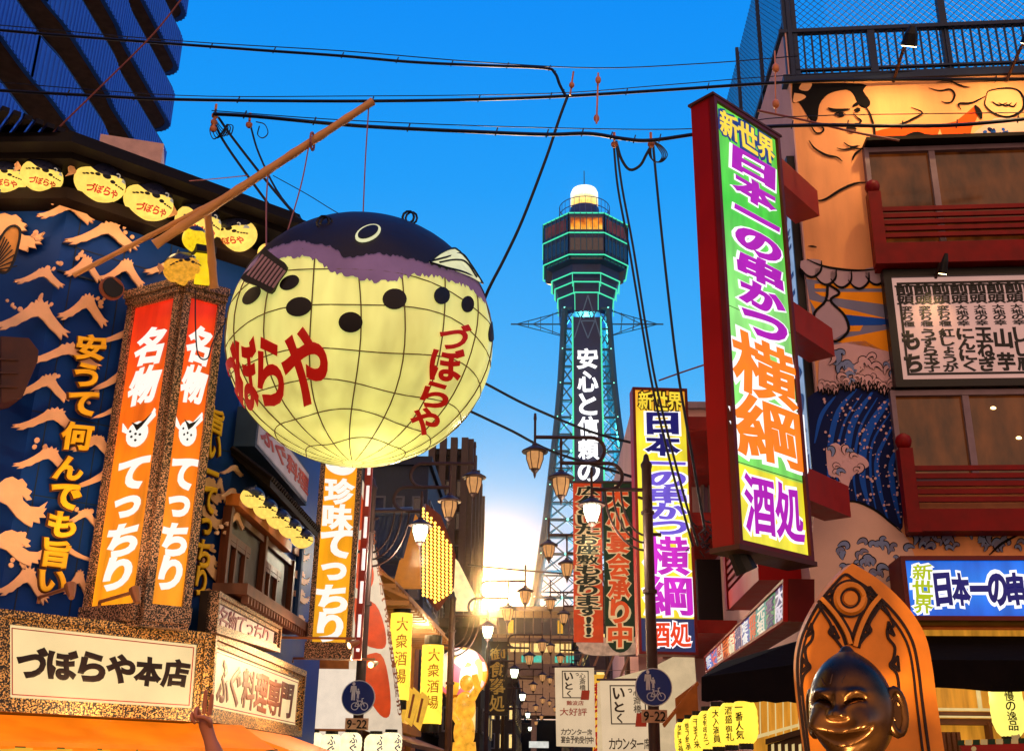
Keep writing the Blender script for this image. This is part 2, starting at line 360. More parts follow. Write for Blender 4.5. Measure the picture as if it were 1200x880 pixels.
SWELL = [(0, .15), (.16, .02), (.3, -.02), (.42, .05), (.5, .02), (.6, .14), (.58, .2), (.7, .28), (.64, .36), (.7, .44), (.6, .46), (.56, .4), (.5, .36), (.52, .46), (.66, .58), (.84, .6), (1.02, .48), (.94, .62), (1.0, .62), (.92, .72), (.98, .8), (.84, .8), (.86, .92), (.72, .88), (.7, 1.0), (.56, .93), (.4, .8), (.2, .55), (0, .45)]
FLICK = [(0, 1), (.2, .8), (.5, .6), (.8, .3), (1, 0), (1, .45), (.75, .7), (.5, .85), (.3, .95), (.1, .98)]
def wave(pl, shp, x, y, w, h, rot=0, flip=False, off=.05):
    px = [((1 - a if flip else a), b) for a, b in shp]; c, s_ = cos(radians(rot)), sin(radians(rot))
    px = [(x + w * a, y + h * b) for a, b in px]; mx_, my = x + w / 2, y + h / 2
    px = [(mx_ + (a - mx_) * c - (b - my) * s_, my + (a - mx_) * s_ + (b - my) * c) for a, b in px]
    m = MB(); m.poly(pl, px, off, off + .03); m.build('wave_relief', peach, LB)
def drops(pl, x, y, n=4, r=3.4):
    m = MB()
    for k in range(n): m.disc(pl, x + random.uniform(-9, 9), y + random.uniform(-7, 7), random.uniform(.5, 1) * r, random.uniform(.5, 1) * r, 30, .04, .06, 8)
    m.build('foam_relief', peach, LB)
for a in ((CREST, 43, 234, 66, 31), (CREST, 75, 260, 86, 37), (CREST, 75, 301, 43, 32), (CREST, 116, 304, 52, 36), (CREST, 168, 300, 62, 30), (CREST, 67, 345, 58, 41), (FLICK, 105, 382, 47, 22),
          (CREST, 27, 402, 90, 34), (CREST, 17, 439, 64, 34), (FLICK, 105, 430, 38, 28), (CREST, 14, 478, 82, 35), (FLICK, 106, 473, 30, 18), (CREST, 96, 511, 34, 20), (CREST, 15, 524, 70, 34), (CREST, 82, 510, 48, 26),
          (FLICK, 84, 546, 42, 26), (SWELL, -4, 560, 58, 58), (CREST, 75, 596, 42, 25), (SWELL, -4, 622, 56, 42), (FLICK, 80, 640, 32, 18, 0, True), (CREST, -4, 664, 60, 46), (CREST, 72, 668, 34, 38), (CREST, 205, 290, 46, 40)):
    wave(PB, *a)
for a in ((CREST, 16, 314, 58, 26), (SWELL, -12, 252, 64, 44), (CREST, -8, 352, 88, 48), (CREST, -40, 432, 40, 40)): wave(PA if a[1] < 0 and a[2] < 300 else PB, *a)
for x, y in ((70, 240), (152, 272), (95, 302), (64, 312), (40, 274), (54, 352), (120, 354), (16, 359), (66, 446), (112, 466), (46, 520), (98, 600), (20, 660), (34, 668), (96, 680), (28, 632)): drops(PB, x, y)
for a in ((CREST, 257, 545, 26, 14), (CREST, 256, 572, 24, 14), (CREST, 262, 600, 22, 22), (CREST, 246, 560, 18, 30)): wave(PC if a[1] > 255 else PB, *a)
for y in (560, 590, 650, 690): wave(PB, SWELL, 236, y, 26, 32)
for y in (640, 668, 690, 720): wave(PC, SWELL, 343, y, 18, 18)
drops(PC, 262, 620); drops(PB, 246, 640)
ylw = mat('yellow_letter', (250, 190, 20), .45, var=.08); ylwe = mat('letter_edge', (96, 50, 10), .5)
m1, m2 = MB(), MB()
for ch, (x0, y0, x1, y1) in zip('安うて何んでも旨い', ((83, 394, 119, 426), (80, 428, 112, 457), (74, 461, 109, 490), (66, 496, 104, 530), (58, 536, 93, 565), (54, 568, 90, 599), (51, 600, 84, 631), (45, 632, 77, 667), (40, 668, 73, 696))):
    q = pq(PB, (x0 + 3, y0), (x1 + 2, y0 + 3), (x1 - 2, y1 + 1), (x0 - 1, y1 - 2))
    put(m1, ch, quadfn(q, PB.n, .11, .03), .062); put(m2, ch, quadfn(q, PB.n, .07, .03), .10)
q = pq(PB, (244, 478), (258, 485), (236, 702), (220, 697))
write(m1, '旨い一てっちり', q, PB.n, bold=.06, off=.11, t=.03); write(m2, '旨い一てっちり', q, PB.n, bold=.09, off=.07, t=.03)
m1.build('lettering', ylw, LB); m2.build('lettering_edge', ylwe, LB)
# upper window on the street front with its little roof
mb = MB(); mb.rect(PC, 262, 585, 335, 728, 0, .02); W0 = mb
uw0, uw1 = PC.u(263, 600), PC.u(338, 660); zw0, zw1 = PC.at(255, 686).z, PC.at(262, 592).z
fr = MB()
for u in (uw0, lerp(uw0, uw1, .5), uw1): fr.ubox(PC, u - .05, u + .05, zw0, zw1, .0, .1)
for k in range(2):
    a, b = lerp(uw0, uw1, .5 * k), lerp(uw0, uw1, .5 * k + .5)
    for t in (.25, .5): fr.ubox(PC, lerp(a, b, t) - .03, lerp(a, b, t) + .03, zw0, zw1 - .3, .0, .07)
    fr.ubox(PC, a + .05, lerp(a, b, .62), zw1 - .36, zw1 - .28, 0, .068); fr.ubox(PC, a + .05, b - .05, zw1 - .08, zw1, 0, .071)
    fr.ubox(PC, a + .05, lerp(a, b, .6), zw0 + .5, zw0 + .55, 0, .066)
wn = fr.build('window', brw, LB)
mb = MB(); mb.ubox(PC, uw0, uw1, zw0, zw1, -.01, .02); mb.build('pane', mat('dark_shutter', (38, 22, 16), .5, var=.4), wn)
mb = MB(); mb.ubox(PC, uw0 - .15, uw1 + .15, zw0 - .12, zw0, 0, .4)
for k in range(24): mb.ubox(PC, lerp(uw0, uw1, k / 24), lerp(uw0, uw1, k / 24) + .05, zw0 - .2, zw0 - .12, .3, .38)
mb.build('sill', mat('weathered_sill', (120, 76, 60), .6, var=.3), wn)
zr = PC.at(282, 552, .3).z; ur0, ur1 = -.1, PC.u(366, 606, .4)
mb = MB()
A = [PC.fr(ur0, zr + .35, 0), PC.fr(ur0, zr + .42, 0), PC.fr(ur0, zr + .05, .5), PC.fr(ur0, zr - .03, .5)]
mb.loft(A, [p + PC.d * (ur1 - ur0) for p in A])
for k in range(28):
    u = lerp(ur0, ur1, k / 27.)
    mb.tube([PC.fr(u, zr + .44, 0), PC.fr(u, zr + .07, .52)], .035, 6)
mb.build('window_canopy', dkw, LB)
mb = MB(); mb.ubox(PC, uw0, ur1 - .1, zw1 + .02, zw1 + .16, 0, .16); mb.build('lantern_ledge', mat('warm_ledge', (214, 120, 50), .5), LB)
for a in ((330, 640, 350), (322, 590, 340)):
    pass
mb = MB(); mb.tube([PC.fr(PC.u(346, 640), 3.7, .08), PC.fr(PC.u(346, 640), 4.8, .08)], .06, 8); mb.build('downpipe', mat('blue_pipe', (16, 70, 140), .4), LB)
# brown box and fan fin fixed on the cross-street front
mb = MB(); mb.poly(PB, [(-14, 408), (18, 410), (29, 424), (28, 436), (10, 478), (-14, 484)], .05, .5)
for y in (420, 436, 452): mb.poly(PB, [(-14, y), (22, y + 1), (21, y + 3), (-14, y + 2)], .5, .53)
mb.build('wall_lantern_box', mat('dark_brown_box', (66, 32, 18), .5, var=.3), LB)
fin = [(-10, 312)] + [(0 - 8 + 30 * cos(radians(a)), 318 - 56 * sin(radians(a))) for a in range(70, -1, -10)] + [(8, 319), (-10, 320)]
mb = MB(); mb.poly(PB, [(-10, 300), (5, 272), (16, 265), (23, 270), (22, 284), (15, 308), (6, 320), (-10, 316)], .1, .16)
fn_ = mb.build('fin_relief', mat('tan_fin', (222, 150, 70), .6), LB)
mb = MB(); mb.mi = 0
for a in range(9): mb.stroke(PB, [(-12, 318), (lerp(2, 20, (a / 8) ** .8), lerp(276, 312, a / 8) - 6 * sin(a / 8 * pi))], .012, .16, .01)
mb.stroke(PB, [(-10, 300), (5, 272), (16, 265), (23, 270), (22, 284), (15, 308), (6, 320), (-10, 316)], .025, .16, .012)
mb.build('fin_line', mat('ink', (14, 12, 14), .5), fn_)
c0 = PB.at(129, 336, .0); mb = MB(); c1 = PB.at(131, 338, .38)
mb.tube([c0, c1], [.11, .12], 18); mb.tube([c1 - PB.n * .03, c1 + PB.n * .02], [.135, .135], 18)
vp = mb.build('vent_pipe', mat('copper_vent', (150, 84, 60), .5), LB)
mb = MB(); mb.tube([c1 + PB.n * .03, c1 + PB.n * .045], [.115, .115], 18); mb.build('vent_mouth', mat('ink'  , (14, 12, 14)), vp)
mb = MB(); q0 = up(146, 185, 15.5); mb.box(q0 + Vector((0, .3, 0)), (1.0, .8, .62), .3); mb.box(q0 + Vector((.0, .3, -.36)), (1.1, .9, .08), .3); mb.box(q0 + Vector((-.1, -.12, 0)), (.5, .05, .4), .3)
mb.build('air_conditioner', mat('pink_beige', (205, 165, 150), .6), label='small pinkish machine box on the restaurant roof beside the beige parapet', cat='air conditioner')

# ---------------------------------------------------------------- framed sign boards
gold = speckle('mottled_gold', (20, 14, 12), (240, 186, 104), 62, .53); gran = speckle('mottled_granite', (18, 14, 14), (206, 156, 122), 70, .535)
cream = mat('cream_panel', (246, 226, 186), .5, emit=.95, ecol=(255, 222, 160), var=.14, scale=1.3); pinkp = mat('pink_panel', (236, 205, 190), .5, emit=.42, var=.1)
inkb = mat('sign_ink', (34, 16, 10), .45, var=.3); redl = mat('red_line', (186, 44, 30), .5)
def board(name, label, cat, pl, q, depth, fw, panel, frame, text=None, tq=None, vertical=False, bold=.06, ink=inkb, group=None, line=True, w=None):
    n = pl.n; t = thing(name, label, cat, lerp(q[2], q[3], .5), group)
    mb = MB(); plate(mb, q, n, -depth, -.04); mb.build('casing', mat('dark_casing', (40, 28, 24), .6), t)
    qi = inset(q, fw * .55); qj = inset(q, fw)
    mb = MB(); bars(mb, q, qi, n, -.06, .06); bars(mb, inset(q, fw * .56), qj, n, -.06, .025); mb.build('frame', frame, t)
    mb = MB(); plate(mb, inset(q, fw * .9), n, -.05, -.02); pn = mb.build('panel', panel, t)
    if line:
        a, b = inset(q, fw * 1.2), inset(q, fw * 1.27); mb = MB(); bars(mb, a, b, n, -.02, -.015); mb.build('border_line', redl, pn)
    if text:
        mb = MB(); write(mb, text, tq, n, vertical, bold, -.018, .012, w); mb.build('lettering', ink, t)
    return t
def level(pl, x0, ytop, ybot, x1, off):      # a true rectangle on a plane: left and right pixel edges, top and bottom heights read at the left edge
    a = pl.at(x0, ytop, off); b = pl.at(x0, ybot, off); u0 = pl.u(x0, ytop, off); u1 = pl.u(x1, (ytop + ybot) / 2, off); S = pl.sh(off)
    return [S.fr(u0, a.z), S.fr(u1, a.z), S.fr(u1, b.z), S.fr(u0, b.z)]
PBs = PB.sh(.75)
q = pq(PB.sh(.75), (-6, 713), (246, 742), (238, 846), (-6, 833))
board('signboard', 'wide cream signboard with bold black characters on the cut corner of the blue restaurant', 'signboard', PBs, q, .5, .13, cream, gold, 'づぼらや本店', pq(PBs, (20, 757), (224, 774), (219, 806), (20, 792)), bold=.075)
PCs = PC.sh(.12)
q = pq(PCs, (247, 739), (355, 786), (349, 863), (240, 845))
board('signboard', 'cream framed signboard with six brown characters facing the street under the dark window', 'signboard', PCs, q, .1, .15, cream, gold, 'ふぐ料理専門', pq(PCs, (258, 772), (346, 803), (341, 842), (254, 822)), bold=.05, w=[.78, .86, .96, 1.06, 1.14, 1.2], ink=mat('brown_ink', (120, 58, 24), .5))
PC2 = PC.sh(.2)
q = pq(PC2, (251, 692), (326, 733), (323, 764), (247, 741))
board('signboard', 'small pale pink framed sign with faint thin characters just below the window sill', 'signboard', PC2, q, .15, .1, pinkp, gran, '名物てっちり', pq(PC2, (258, 708), (318, 738), (315, 756), (255, 736)), bold=.02, ink=mat('mauve_ink', (150, 80, 90), .5), line=False)
# orange two-faced light box standing on edge towards the crossing
eM0, eM1 = up(211, 332, 11.0), None
PM = PL(up(190, 530, 11.0), 52); PLf = PL(up(190, 530, 11.0), -62)
zt, zb = PM.at(210, 334).z, PM.at(170, 722).z
uR, uL = PM.u(243, 530), PLf.u(128, 530)
orange = ramp_emit('orange_film', [(0, (255, 150, 16)), (.45, (255, 124, 8)), (.72, (250, 92, 8)), (.9, (236, 56, 10)), (1, (216, 34, 8))], 1.15, lo=.3, hi=3.4, wob=.22)
bx = thing('light_box_sign', 'tall orange light box with two lit faces and mottled frame on the restaurant corner', 'sign', PM.fr(0, zb))
wt = mat('white_letter', (255, 250, 240), .4, emit=1.0, var=.03)
mb = MB(); base3 = [PLf.fr(uL, 0, -.02), PM.fr(0, 0, -.03), PM.fr(uR, 0, -.02)]; base3.append(base3[0] + base3[2] - base3[1])
mb.prism([p + Vector((0, 0, zb + .1)) for p in base3], (0, 0, zt - zb - .2)); mb.build('casing', mat('dark_casing', (40, 28, 24), .6), bx)
fr = MB(); pn = MB(); tx = MB(); bd = MB(); em = MB(); em2 = MB()
for pl, u in ((PM, uR), (PLf, uL)):
    S = pl.fr
    q = [S(0, zt), S(u, zt), S(u, zb), S(0, zb)] if u > 0 else [S(u, zt), S(0, zt), S(0, zb), S(u, zb)]
    if pl is PLf: q = [S(u, zt), S(0, zt), S(0, zb), S(u, zb)]
    qi = inset(q, .085, .12); bars(fr, q, qi, pl.n, -.05, .05); plate(pn, inset(q, .06, .1), pl.n, -.04, .0)
    for a, b, o in ((zt - .09, zt + .02, .09), (zt - .03, zt + .06, .13), (zb - .05, zb + .12, .09), (zb - .1, zb - .02, .05)):
        fr.prism([S(0, a, o), S(u, a, o), S(u, b, o), S(0, b, o)], pl.n * -.2)
    iq = qin(q, .2, 0, .8, 1)
    for s, v0, v1 in (('名物', .115, .37), ('てっちり', .535, .925)):
        qq = qin(q, .21, v0, .79, v1); write(tx, s, qq, pl.n, bold=.075, off=.004, t=.012, fill=.88, skew=.12)
    qq = qin(q, .2, .39, .8, .5)                                     # little puffer fish emblem
    f = quadfn(qq, pl.n, .004, .012); g = quadfn(qq, pl.n, .018, .008)
    def pg(m, pts, f): m.loft([f(x, y, -1) for x, y in pts], [f(x, y, 1) for x, y in pts])
    pg(em, [(.5 + .33 * cos(a), .36 + .36 * sin(a)) for a in [2 * pi * k / 16 for k in range(16)]], f)
    pg(em, [(.62, .66), (.98, .95), (.94, 1.02), (1.0, .8), (.7, .5)], f); pg(em, [(.2, .5), (0, .75), (.02, .5), (.24, .38)], f)
    pg(em2, [(.3, .72), (.5, .62), (.72, .72), (.9, .88), (.64, .56), (.5, .45), (.4, .6)], g)
    for x, y in ((.36, .3), (.5, .18), (.62, .32), (.48, .36), (.3, .46)): pg(em2, [(x + .035 * cos(a), y + .035 * sin(a)) for a in [2 * pi * k / 6 for k in range(6)]], g)
fr.build('frame', gran, bx); pn.build('panel', orange, bx); tx.build('lettering', wt, bx); em.build('fish_emblem', wt, bx); em2.build('emblem_marking', mat('ink', (14, 12, 14)), bx)
# orange canopy below the sign boards, its lamplight put into the canvas as glow
mb = MB(); zc = PB.at(120, 848, .5).z
for pl, u0, u1 in ((PB, uA - .3, .35), (PC, -.1, 3.4)):
    A = [pl.fr(u0, zc + .02, .2), pl.fr(u0, zc + .06, .2), pl.fr(u0, zc - .2, 1.0), pl.fr(u0, zc - .24, 1.0)]
    mb.loft(A, [p + pl.d * (u1 - u0) for p in A])
    for k in range(9): mb.ubox(pl, lerp(u0, u1, k / 8) - .02, lerp(u0, u1, k / 8) + .02, zc - .26, zc - .2, .2, .98)
cn = mb.build('canopy', mat('lit_orange_canopy', (232, 110, 24), .5, emit=1.15, ecol=(250, 120, 16), var=.3, scale=2), LB)
mb = MB(); mb.ubox(PB, uA - .2, .2, zc - .75, zc - .24, .3, .42); sg = mb.build('under_sign', mat('lit_yellow_board', (255, 190, 60), .5, emit=.8), LB)
mb = MB(); u0 = uA; q = [PB.fr(uA + .2, zc - .3, .42), PB.fr(-.1, zc - .3, .42), PB.fr(-.1, zc - .6, .42), PB.fr(uA + .2, zc - .6, .42)]
write(mb, 'ふぐなら日本一のづぼらや', q, PB.n, False, .04, .004, .01); mb.build('lettering', redl, sg)
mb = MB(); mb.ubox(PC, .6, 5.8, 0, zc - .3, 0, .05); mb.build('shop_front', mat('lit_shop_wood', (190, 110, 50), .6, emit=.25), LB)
for u in (-1.6, -.4): arm = lamp('canopy_light', 'POINT', PB.fr(u, zc + .12, 1.25), 26, WARM, .08); arm.parent = LB; arm.location = Vector(arm.location) - Vector(LB['_o'])
# wall lamps that light the restaurant front
def arm_lamp(name, label, pl, x, y, off, aim, energy, out=.45):
    b = pl.at(x, y, off); t = thing(name, label, 'wall lamp', b); e = b + pl.n * out
    mb = MB(); mb.tube([b, b + Vector((0, 0, .06)), e + Vector((0, 0, .06))], .018, 6); mb.build('arm', mat('warm_metal', (170, 110, 70), .4, metal=.3), t)
    mb = MB(); d = (aim - e).normalized(); mb.tube([e - d * .06, e + d * .02, e + d * .1], [.025, .045, .055], 10); mb.build('lamp_head', mat('warm_metal', (170, 110, 70)), t)
    mb = MB(); mb.tube([e + d * .1, e + d * .104], [.045, .045], 10); mb.build('bulb_glass', mat('lamp_glow', (255, 214, 140), .3, emit=6), t)
    l = lamp('lamp_light', 'SPOT', e + d * .12, energy, WARM, .06, aim, 110, .8); l.parent = t; l.location = Vector(l.location) - Vector(t['_o'])
    return t
arm_lamp('wall_lamp', 'small lamp on the top edge of the wide cream signboard', PB, 45, 707, .7, PB.at(60, 500), 80, .9)
arm_lamp('wall_lamp', 'small lamp between the wide cream signboard and the orange light box', PB, 116, 712, .7, PB.at(95, 420), 110, .95)
arm_lamp('wall_lamp', 'small lamp on an arm at the lower end of the pink sign', PC, 322, 752, .1, PC.at(300, 800, .1), 220, 1.1)
arm_lamp('wall_lamp', 'small lamp on an arm over the street signboard next to the white wall', PC, 343, 776, .1, PC.at(318, 815, .3), 220, 1.2)
# ================================================================ PUFFER FISH LANTERNS
ink = mat('ink', (14, 12, 14), .5); redtx = mat('red_letter', (214, 26, 14), .5, emit=.45, var=.05)
lanty = mat('lantern_paper', (255, 222, 110), .6, emit=1.15, ecol=(255, 212, 96), var=.16, scale=3)
lemon = mat('lemon_paper', (255, 226, 60), .6, emit=1.0, ecol=(255, 214, 30), var=.2, scale=5)
eyew = mat('eye_white', (240, 236, 220), .5, emit=.3)
def puffer_proto(name, label, group, paper, text=True):
    t = thing(name, label, 'lantern', (0, 0, 0), group)       # faces -Y, unit radius 1
    def bulge(d, q): return Vector((q.x, q.y, q.z * (1 if d.z > 0 else 1.0 - .12 * abs(d.x))))
    mb = MB(); mb.ell((0, 0, 0), (1.08, .9, .9), 24, 16, bulge); mb.build('body', paper, t, True)
    mb = MB()                                                  # dark back: a shell over the top that dips to a scalloped edge
    n, m = 32, 8; vs = []
    for i in range(m + 1):
        for k in range(n):
            a = 2 * pi * k / n; edge = .50 + .12 * cos(2 * a) + .06 * cos(5 * a); th = lerp(.02, pi / 2 - edge, i / m)
            vs.append((1.11 * sin(th) * cos(a), .93 * sin(th) * sin(a), .93 * cos(th) + .05 * (1 - i / m)))
    mb.add(vs, [[i * n + k, i * n + (k + 1) % n, (i + 1) * n + (k + 1) % n, (i + 1) * n + k] for i in range(m) for k in range(n)])
    mb.tube([(-.1, 0, .95), (.0, 0, 1.12), (.1, 0, .95)], .05, 6)
    mb.build('dark_back', mat('glossy_back', (34, 38, 66), .3, spec=.5), t, True)
    S = lambda x, z, o=0: Vector((1.08 * x, -.9 * math.sqrt(max(.02, 1 - x * x - z * z)) - o, .9 * z))
    mb = MB()
    for x, z, r in ((-.55, .30, .07), (-.36, .34, .10), (-.02, .38, .17), (.25, .20, .11), (.42, .12, .06), (.55, .09, .05), (.66, .07, .05), (.76, .05, .05), (-.7, .24, .06), (-.8, .2, .05)):
        mb.loft([S(x + r * cos(a), z - .06 + r * .8 * sin(a), -.02) for a in [2 * pi * k / 10 for k in range(10)]], [S(x + r * cos(a), z - .06 + r * .8 * sin(a), .03) for a in [2 * pi * k / 10 for k in range(10)]])
    mb.build('spot', ink, t)
    mb = MB(); mb.tube([S(.42, .52, 0), S(.42, .52, .04)], .11, 10); mb.loft([S(x, z, 0) for x, z in ((.62, .3), (.85, .28), (.8, .42), (.68, .5))], [S(x, z, .05) for x, z in ((.62, .3), (.85, .28), (.8, .42), (.68, .5))])
    ey = mb.build('eye', eyew, t)
    mb = MB(); mb.tube([S(.42, .52, .03), S(.42, .52, .06)], .06, 8); mb.build('pupil', ink, ey)
    mb = MB(); f = [(-1.0, 0, .1), (-1.3, 0, .42), (-1.42, 0, .2), (-1.34, 0, 0), (-1.42, 0, -.2)]; mb.prism([(x, -.04, z) for x, _, z in f], (0, .08, 0))
    mb.build('tail_fin', mat('pale_fin', (214, 160, 120), .6), t)
    if text:
        mb = MB()
        for k, ch in enumerate('づぼらや'):
            x0 = -.62 + k * .31
            put(mb, ch, lambda u, v, h, x0=x0: S(x0 + .3 * u, -.56 + .4 * v - .05 * abs(x0), .02 + .02 * h), .05)
        mb.build('lettering', redtx, t)
    return t
LG = 'puffer fish lanterns along the eave'
shelf = []
protoL = puffer_proto('puffer_fish_lantern', '', LG, lanty)
EAVE = [(8, 209, 19, PA, 'round puffer fish lantern cut by the picture edge at the end of the eave row', 20), (49, 207, 20, PA, 'round puffer fish lantern before the bend of the eave, its red name turned partly away', 38),
        (117, 215, 25, PB, 'round puffer fish lantern just past the bend of the eave with full red name', 0), (174, 237, 25, PB, 'round puffer fish lantern with full red name, between the bend lantern and the bamboo pole', 0),
        (232, 262, 24, PB, 'round puffer fish lantern partly hidden behind the bamboo pole', 0), (277, 276, 22, PB, 'round puffer fish lantern right of the bamboo pole under the eave', -50), (314, 298, 13, PC, 'small puffer fish lantern at the far end of the eave beside the giant fish', 0)]
def place_puffer(proto, i, px, py, rpx, pl, label, turn, off, group):
    o = proto if i == 0 else copy_tree(proto)
    p = pl.at(px, py, off); r = rpx / FL * (p - EYE).length
    ang = math.atan2(pl.n.x, -pl.n.y)
    o.location = p; o.scale = (r,) * 3; o.rotation_euler = (radians(22), 0, ang + radians(turn)); o['label'] = label; o['group'] = group
    return o
for i, (x, y, r, pl, lab, tn) in enumerate(EAVE):
    o = place_puffer(protoL, i, x, y, r, pl, lab, tn, .3, LG)
    shelf.append((o, pl))
G2 = 'puffer fish lanterns over the dark window'
protoW = copy_tree(protoL)
for c in list(kids(protoW)):
    if c.name.startswith(('lettering', 'tail')): bpy.data.objects.remove(c)
FIVE = ['nearest the light box', 'second from the light box', 'the middle one of five', 'second from the orange plank sign', 'nearest the orange plank sign']
for i, (x, y) in enumerate(((296, 583), (311, 596), (326, 608), (340, 619), (354, 631))):
    o = place_puffer(protoW, i, x, y, 13.2 - i * .2, PC, 'yellow puffer fish lantern above the dark window, ' + FIVE[i], -50, .42, G2)
for o, pl in shelf:
    l = lamp('lantern_light', 'POINT', o.location + pl.n * .15 - Vector((0, 0, .42)), 9, WARM, .12); l.parent = o; l.matrix_parent_inverse = Matrix.Identity(4)
    R_ = o.rotation_euler.to_matrix(); d = pl.n * .3 - Vector((0, 0, .4)); l.location = (R_.transposed() @ d) / o.scale[0]
# pair of lamps standing on the light box
pY = puffer_proto('standing_puffer_lantern', 'glowing lemon yellow lantern shaped like a fish head above the orange light box', None, lemon, False)
pY.location = PM.at(229, 281, .1); r = 17 / FL * 11.4; pY.scale = (r * .9, r * .9, r * 1.1); pY.rotation_euler = (0, 0, radians(30))
for c in list(kids(pY)):
    if c.name.startswith(('spot', 'tail')): bpy.data.objects.remove(c)
orn = puffer_proto('puffer_fish_ornament', 'plump orange puffer fish figure standing on top of the orange light box', None, mat('orange_fish', (255, 176, 50), .5, emit=.8, var=.3), False)
orn['category'] = 'ornament'; orn.location = PM.at(214, 316, .05); r = 23 / FL * 11.2; orn.scale = (r, r, r); orn.rotation_euler = (0, radians(-20), radians(40))
t = thing('lit_box', 'ribbed yellow lit box with a dark cap beside the orange fish figure', 'lamp', PM.at(232, 335, .1))
mb = MB(); F = PM.sh(.1); q = pq(F, (228, 297), (247, 300), (243, 336), (226, 334)); plate(mb, q, F.n, -.12, .06)
for v in (.25, .5, .75): plate(mb, qin(q, -.03, v - .03, 1.03, v + .03), F.n, -.13, .08)
mb.build('box', lemon, t)
mb = MB(); plate(mb, pq(F, (226, 290), (250, 294), (249, 301), (226, 298)), F.n, -.2, .12); mb.build('cap', ink, t)
# ---------------------------------------------------------------- giant puffer fish lantern
YB = 10.6; Bc = up(423, 400, YB); dist = (Bc - EYE).length
rB = 152.5 / FL * dist * .985
Rv = Vector((rB * 1.015, rB * 1.0, rB * .965))
big = thing('giant_puffer_fish_lantern', 'giant round pale yellow puffer fish lantern hanging over the street from a bamboo pole', 'lantern', Bc)
def hit(px, py, off=0):
    d = ray(px, py); o = EYE - Bc
    D = Vector((d.x / Rv.x, d.y / Rv.y, d.z / Rv.z)); O = Vector((o.x / Rv.x, o.y / Rv.y, o.z / Rv.z))
    a, b, c = D.dot(D), O.dot(D), O.dot(O) - 1; disc = b * b - a * c
    t = (-b - math.sqrt(disc)) / a if disc > 0 else -b / a
    n = O + D * t; n.normalize()
    return surf(n, off)
def surf(n, off=0):                        # n: direction on the unit ball
    return Bc + Vector((n.x * (Rv.x + off), n.y * (Rv.y + off), n.z * (Rv.z + off)))
def unit(px, py):
    p = hit(px, py) - Bc; return Vector((p.x / Rv.x, p.y / Rv.y, p.z / Rv.z)).normalized()
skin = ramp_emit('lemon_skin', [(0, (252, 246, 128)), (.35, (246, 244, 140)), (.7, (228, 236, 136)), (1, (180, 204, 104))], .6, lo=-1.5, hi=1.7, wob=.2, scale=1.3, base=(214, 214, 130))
mb = MB()
def lumpy(d, q): 
    a = math.atan2(d.x, -d.y); k = (a + pi) / (2 * pi) * 18 - .35; e = abs(k - round(k)) * 2                # cloth sags in a little along every rib
    return q * (1 - .02 * (1 - e ** .8) * (1 - d.z * d.z)) * 1.006
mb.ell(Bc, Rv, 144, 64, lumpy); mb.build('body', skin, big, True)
# dark back and purple flank: shells above edges drawn round the body. The fish looks along the street side (image right)
def edge(px): 
    L_ = []
    for x, y in px:
        n = unit(x, y); L_.append((math.atan2(n.x, -n.y), math.asin(n.z)))
    return sorted(L_)
E1 = edge([(352, 284), (366, 287), (388, 290), (398, 297), (404, 304), (420, 302), (440, 299), (465, 302), (485, 306), (502, 311), (520, 317), (540, 322), (556, 331), (570, 340)])
E2 = edge([(338, 303), (352, 301), (368, 304), (380, 312), (392, 320), (402, 324), (420, 327), (440, 330), (461, 330), (474, 325), (490, 323), (510, 325), (530, 330), (548, 338), (562, 350), (574, 366)])
def lat(E, a):
    if a <= E[0][0]: return E[0][1]
    if a >= E[-1][0]: return E[-1][1]
    for (a0, b0), (a1, b1) in zip(E, E[1:]):
        if a0 <= a <= a1: return lerp(b0, b1, (a - a0) / (a1 - a0 + 1e-9))
def shell(E, off, fuzz, name, m):
    n, k_ = 400, 14; vs = []
    for i in range(k_ + 1):
        for k in range(n):
            a = -pi + 2 * pi * k / n; e = lat(E, a) if abs(a) < 1.9 else lerp(lat(E, 1.9 if a > 0 else -1.9), .3, min(1, (abs(a) - 1.9) / 1.0))
            e += random.uniform(-fuzz, fuzz) if i == 0 else 0
            b = lerp(e, pi / 2 - .001, i / k_); vs.append(surf(Vector((cos(b) * sin(a), -cos(b) * cos(a), sin(b))), off))
    mb = MB(); mb.add(vs, [[i * n + k, i * n + (k + 1) % n, (i + 1) * n + (k + 1) % n, (i + 1) * n + k] for i in range(k_) for k in range(n)]); return mb.build(name, m, big, True)
shell(E2, .012, .022, 'purple_flank', mat('purple_cloth', (186, 140, 186), .7, emit=.2, var=.25, scale=2, bump=.15, bscale=12))
shell(E1, .024, .014, 'dark_back', mat('black_cloth', (24, 20, 30), .55, var=.4, scale=2, bump=.2, bscale=8))
# the forehead hump and lifting ring
mb = MB()
for px in ((378, 268), (482, 252)):
    p = hit(px[0], px[1], .0); mb.tube([p + Vector((.06 * cos(a), .0, .07 + .07 * sin(a))) for a in [2 * pi * k / 10 for k in range(10)]], .014, 5, True); mb.tube([p + Vector((.03 + .06 * cos(a), .02, .07 + .07 * sin(a))) for a in [2 * pi * k / 10 for k in range(10)]], .012, 5, True)
mb.build('lifting_ring', ink, big)
def bl(mb, px, off, t=.012, sub=1):         # a flat cut-out following the body
    cx, cy = sum(p[0] for p in px) / len(px), sum(p[1] for p in px) / len(px); n = len(px); R = (0.001, .3, .6, .85, 1)
    vs = [hit(lerp(cx, x, r), lerp(cy, y, r), off + t) for r in R for x, y in px] + [hit(x, y, off) for x, y in px]
    mb.add(vs, [[i * n + k, i * n + (k + 1) % n, (i + 1) * n + (k + 1) % n, (i + 1) * n + k] for i in range(len(R)) for k in range(n)])
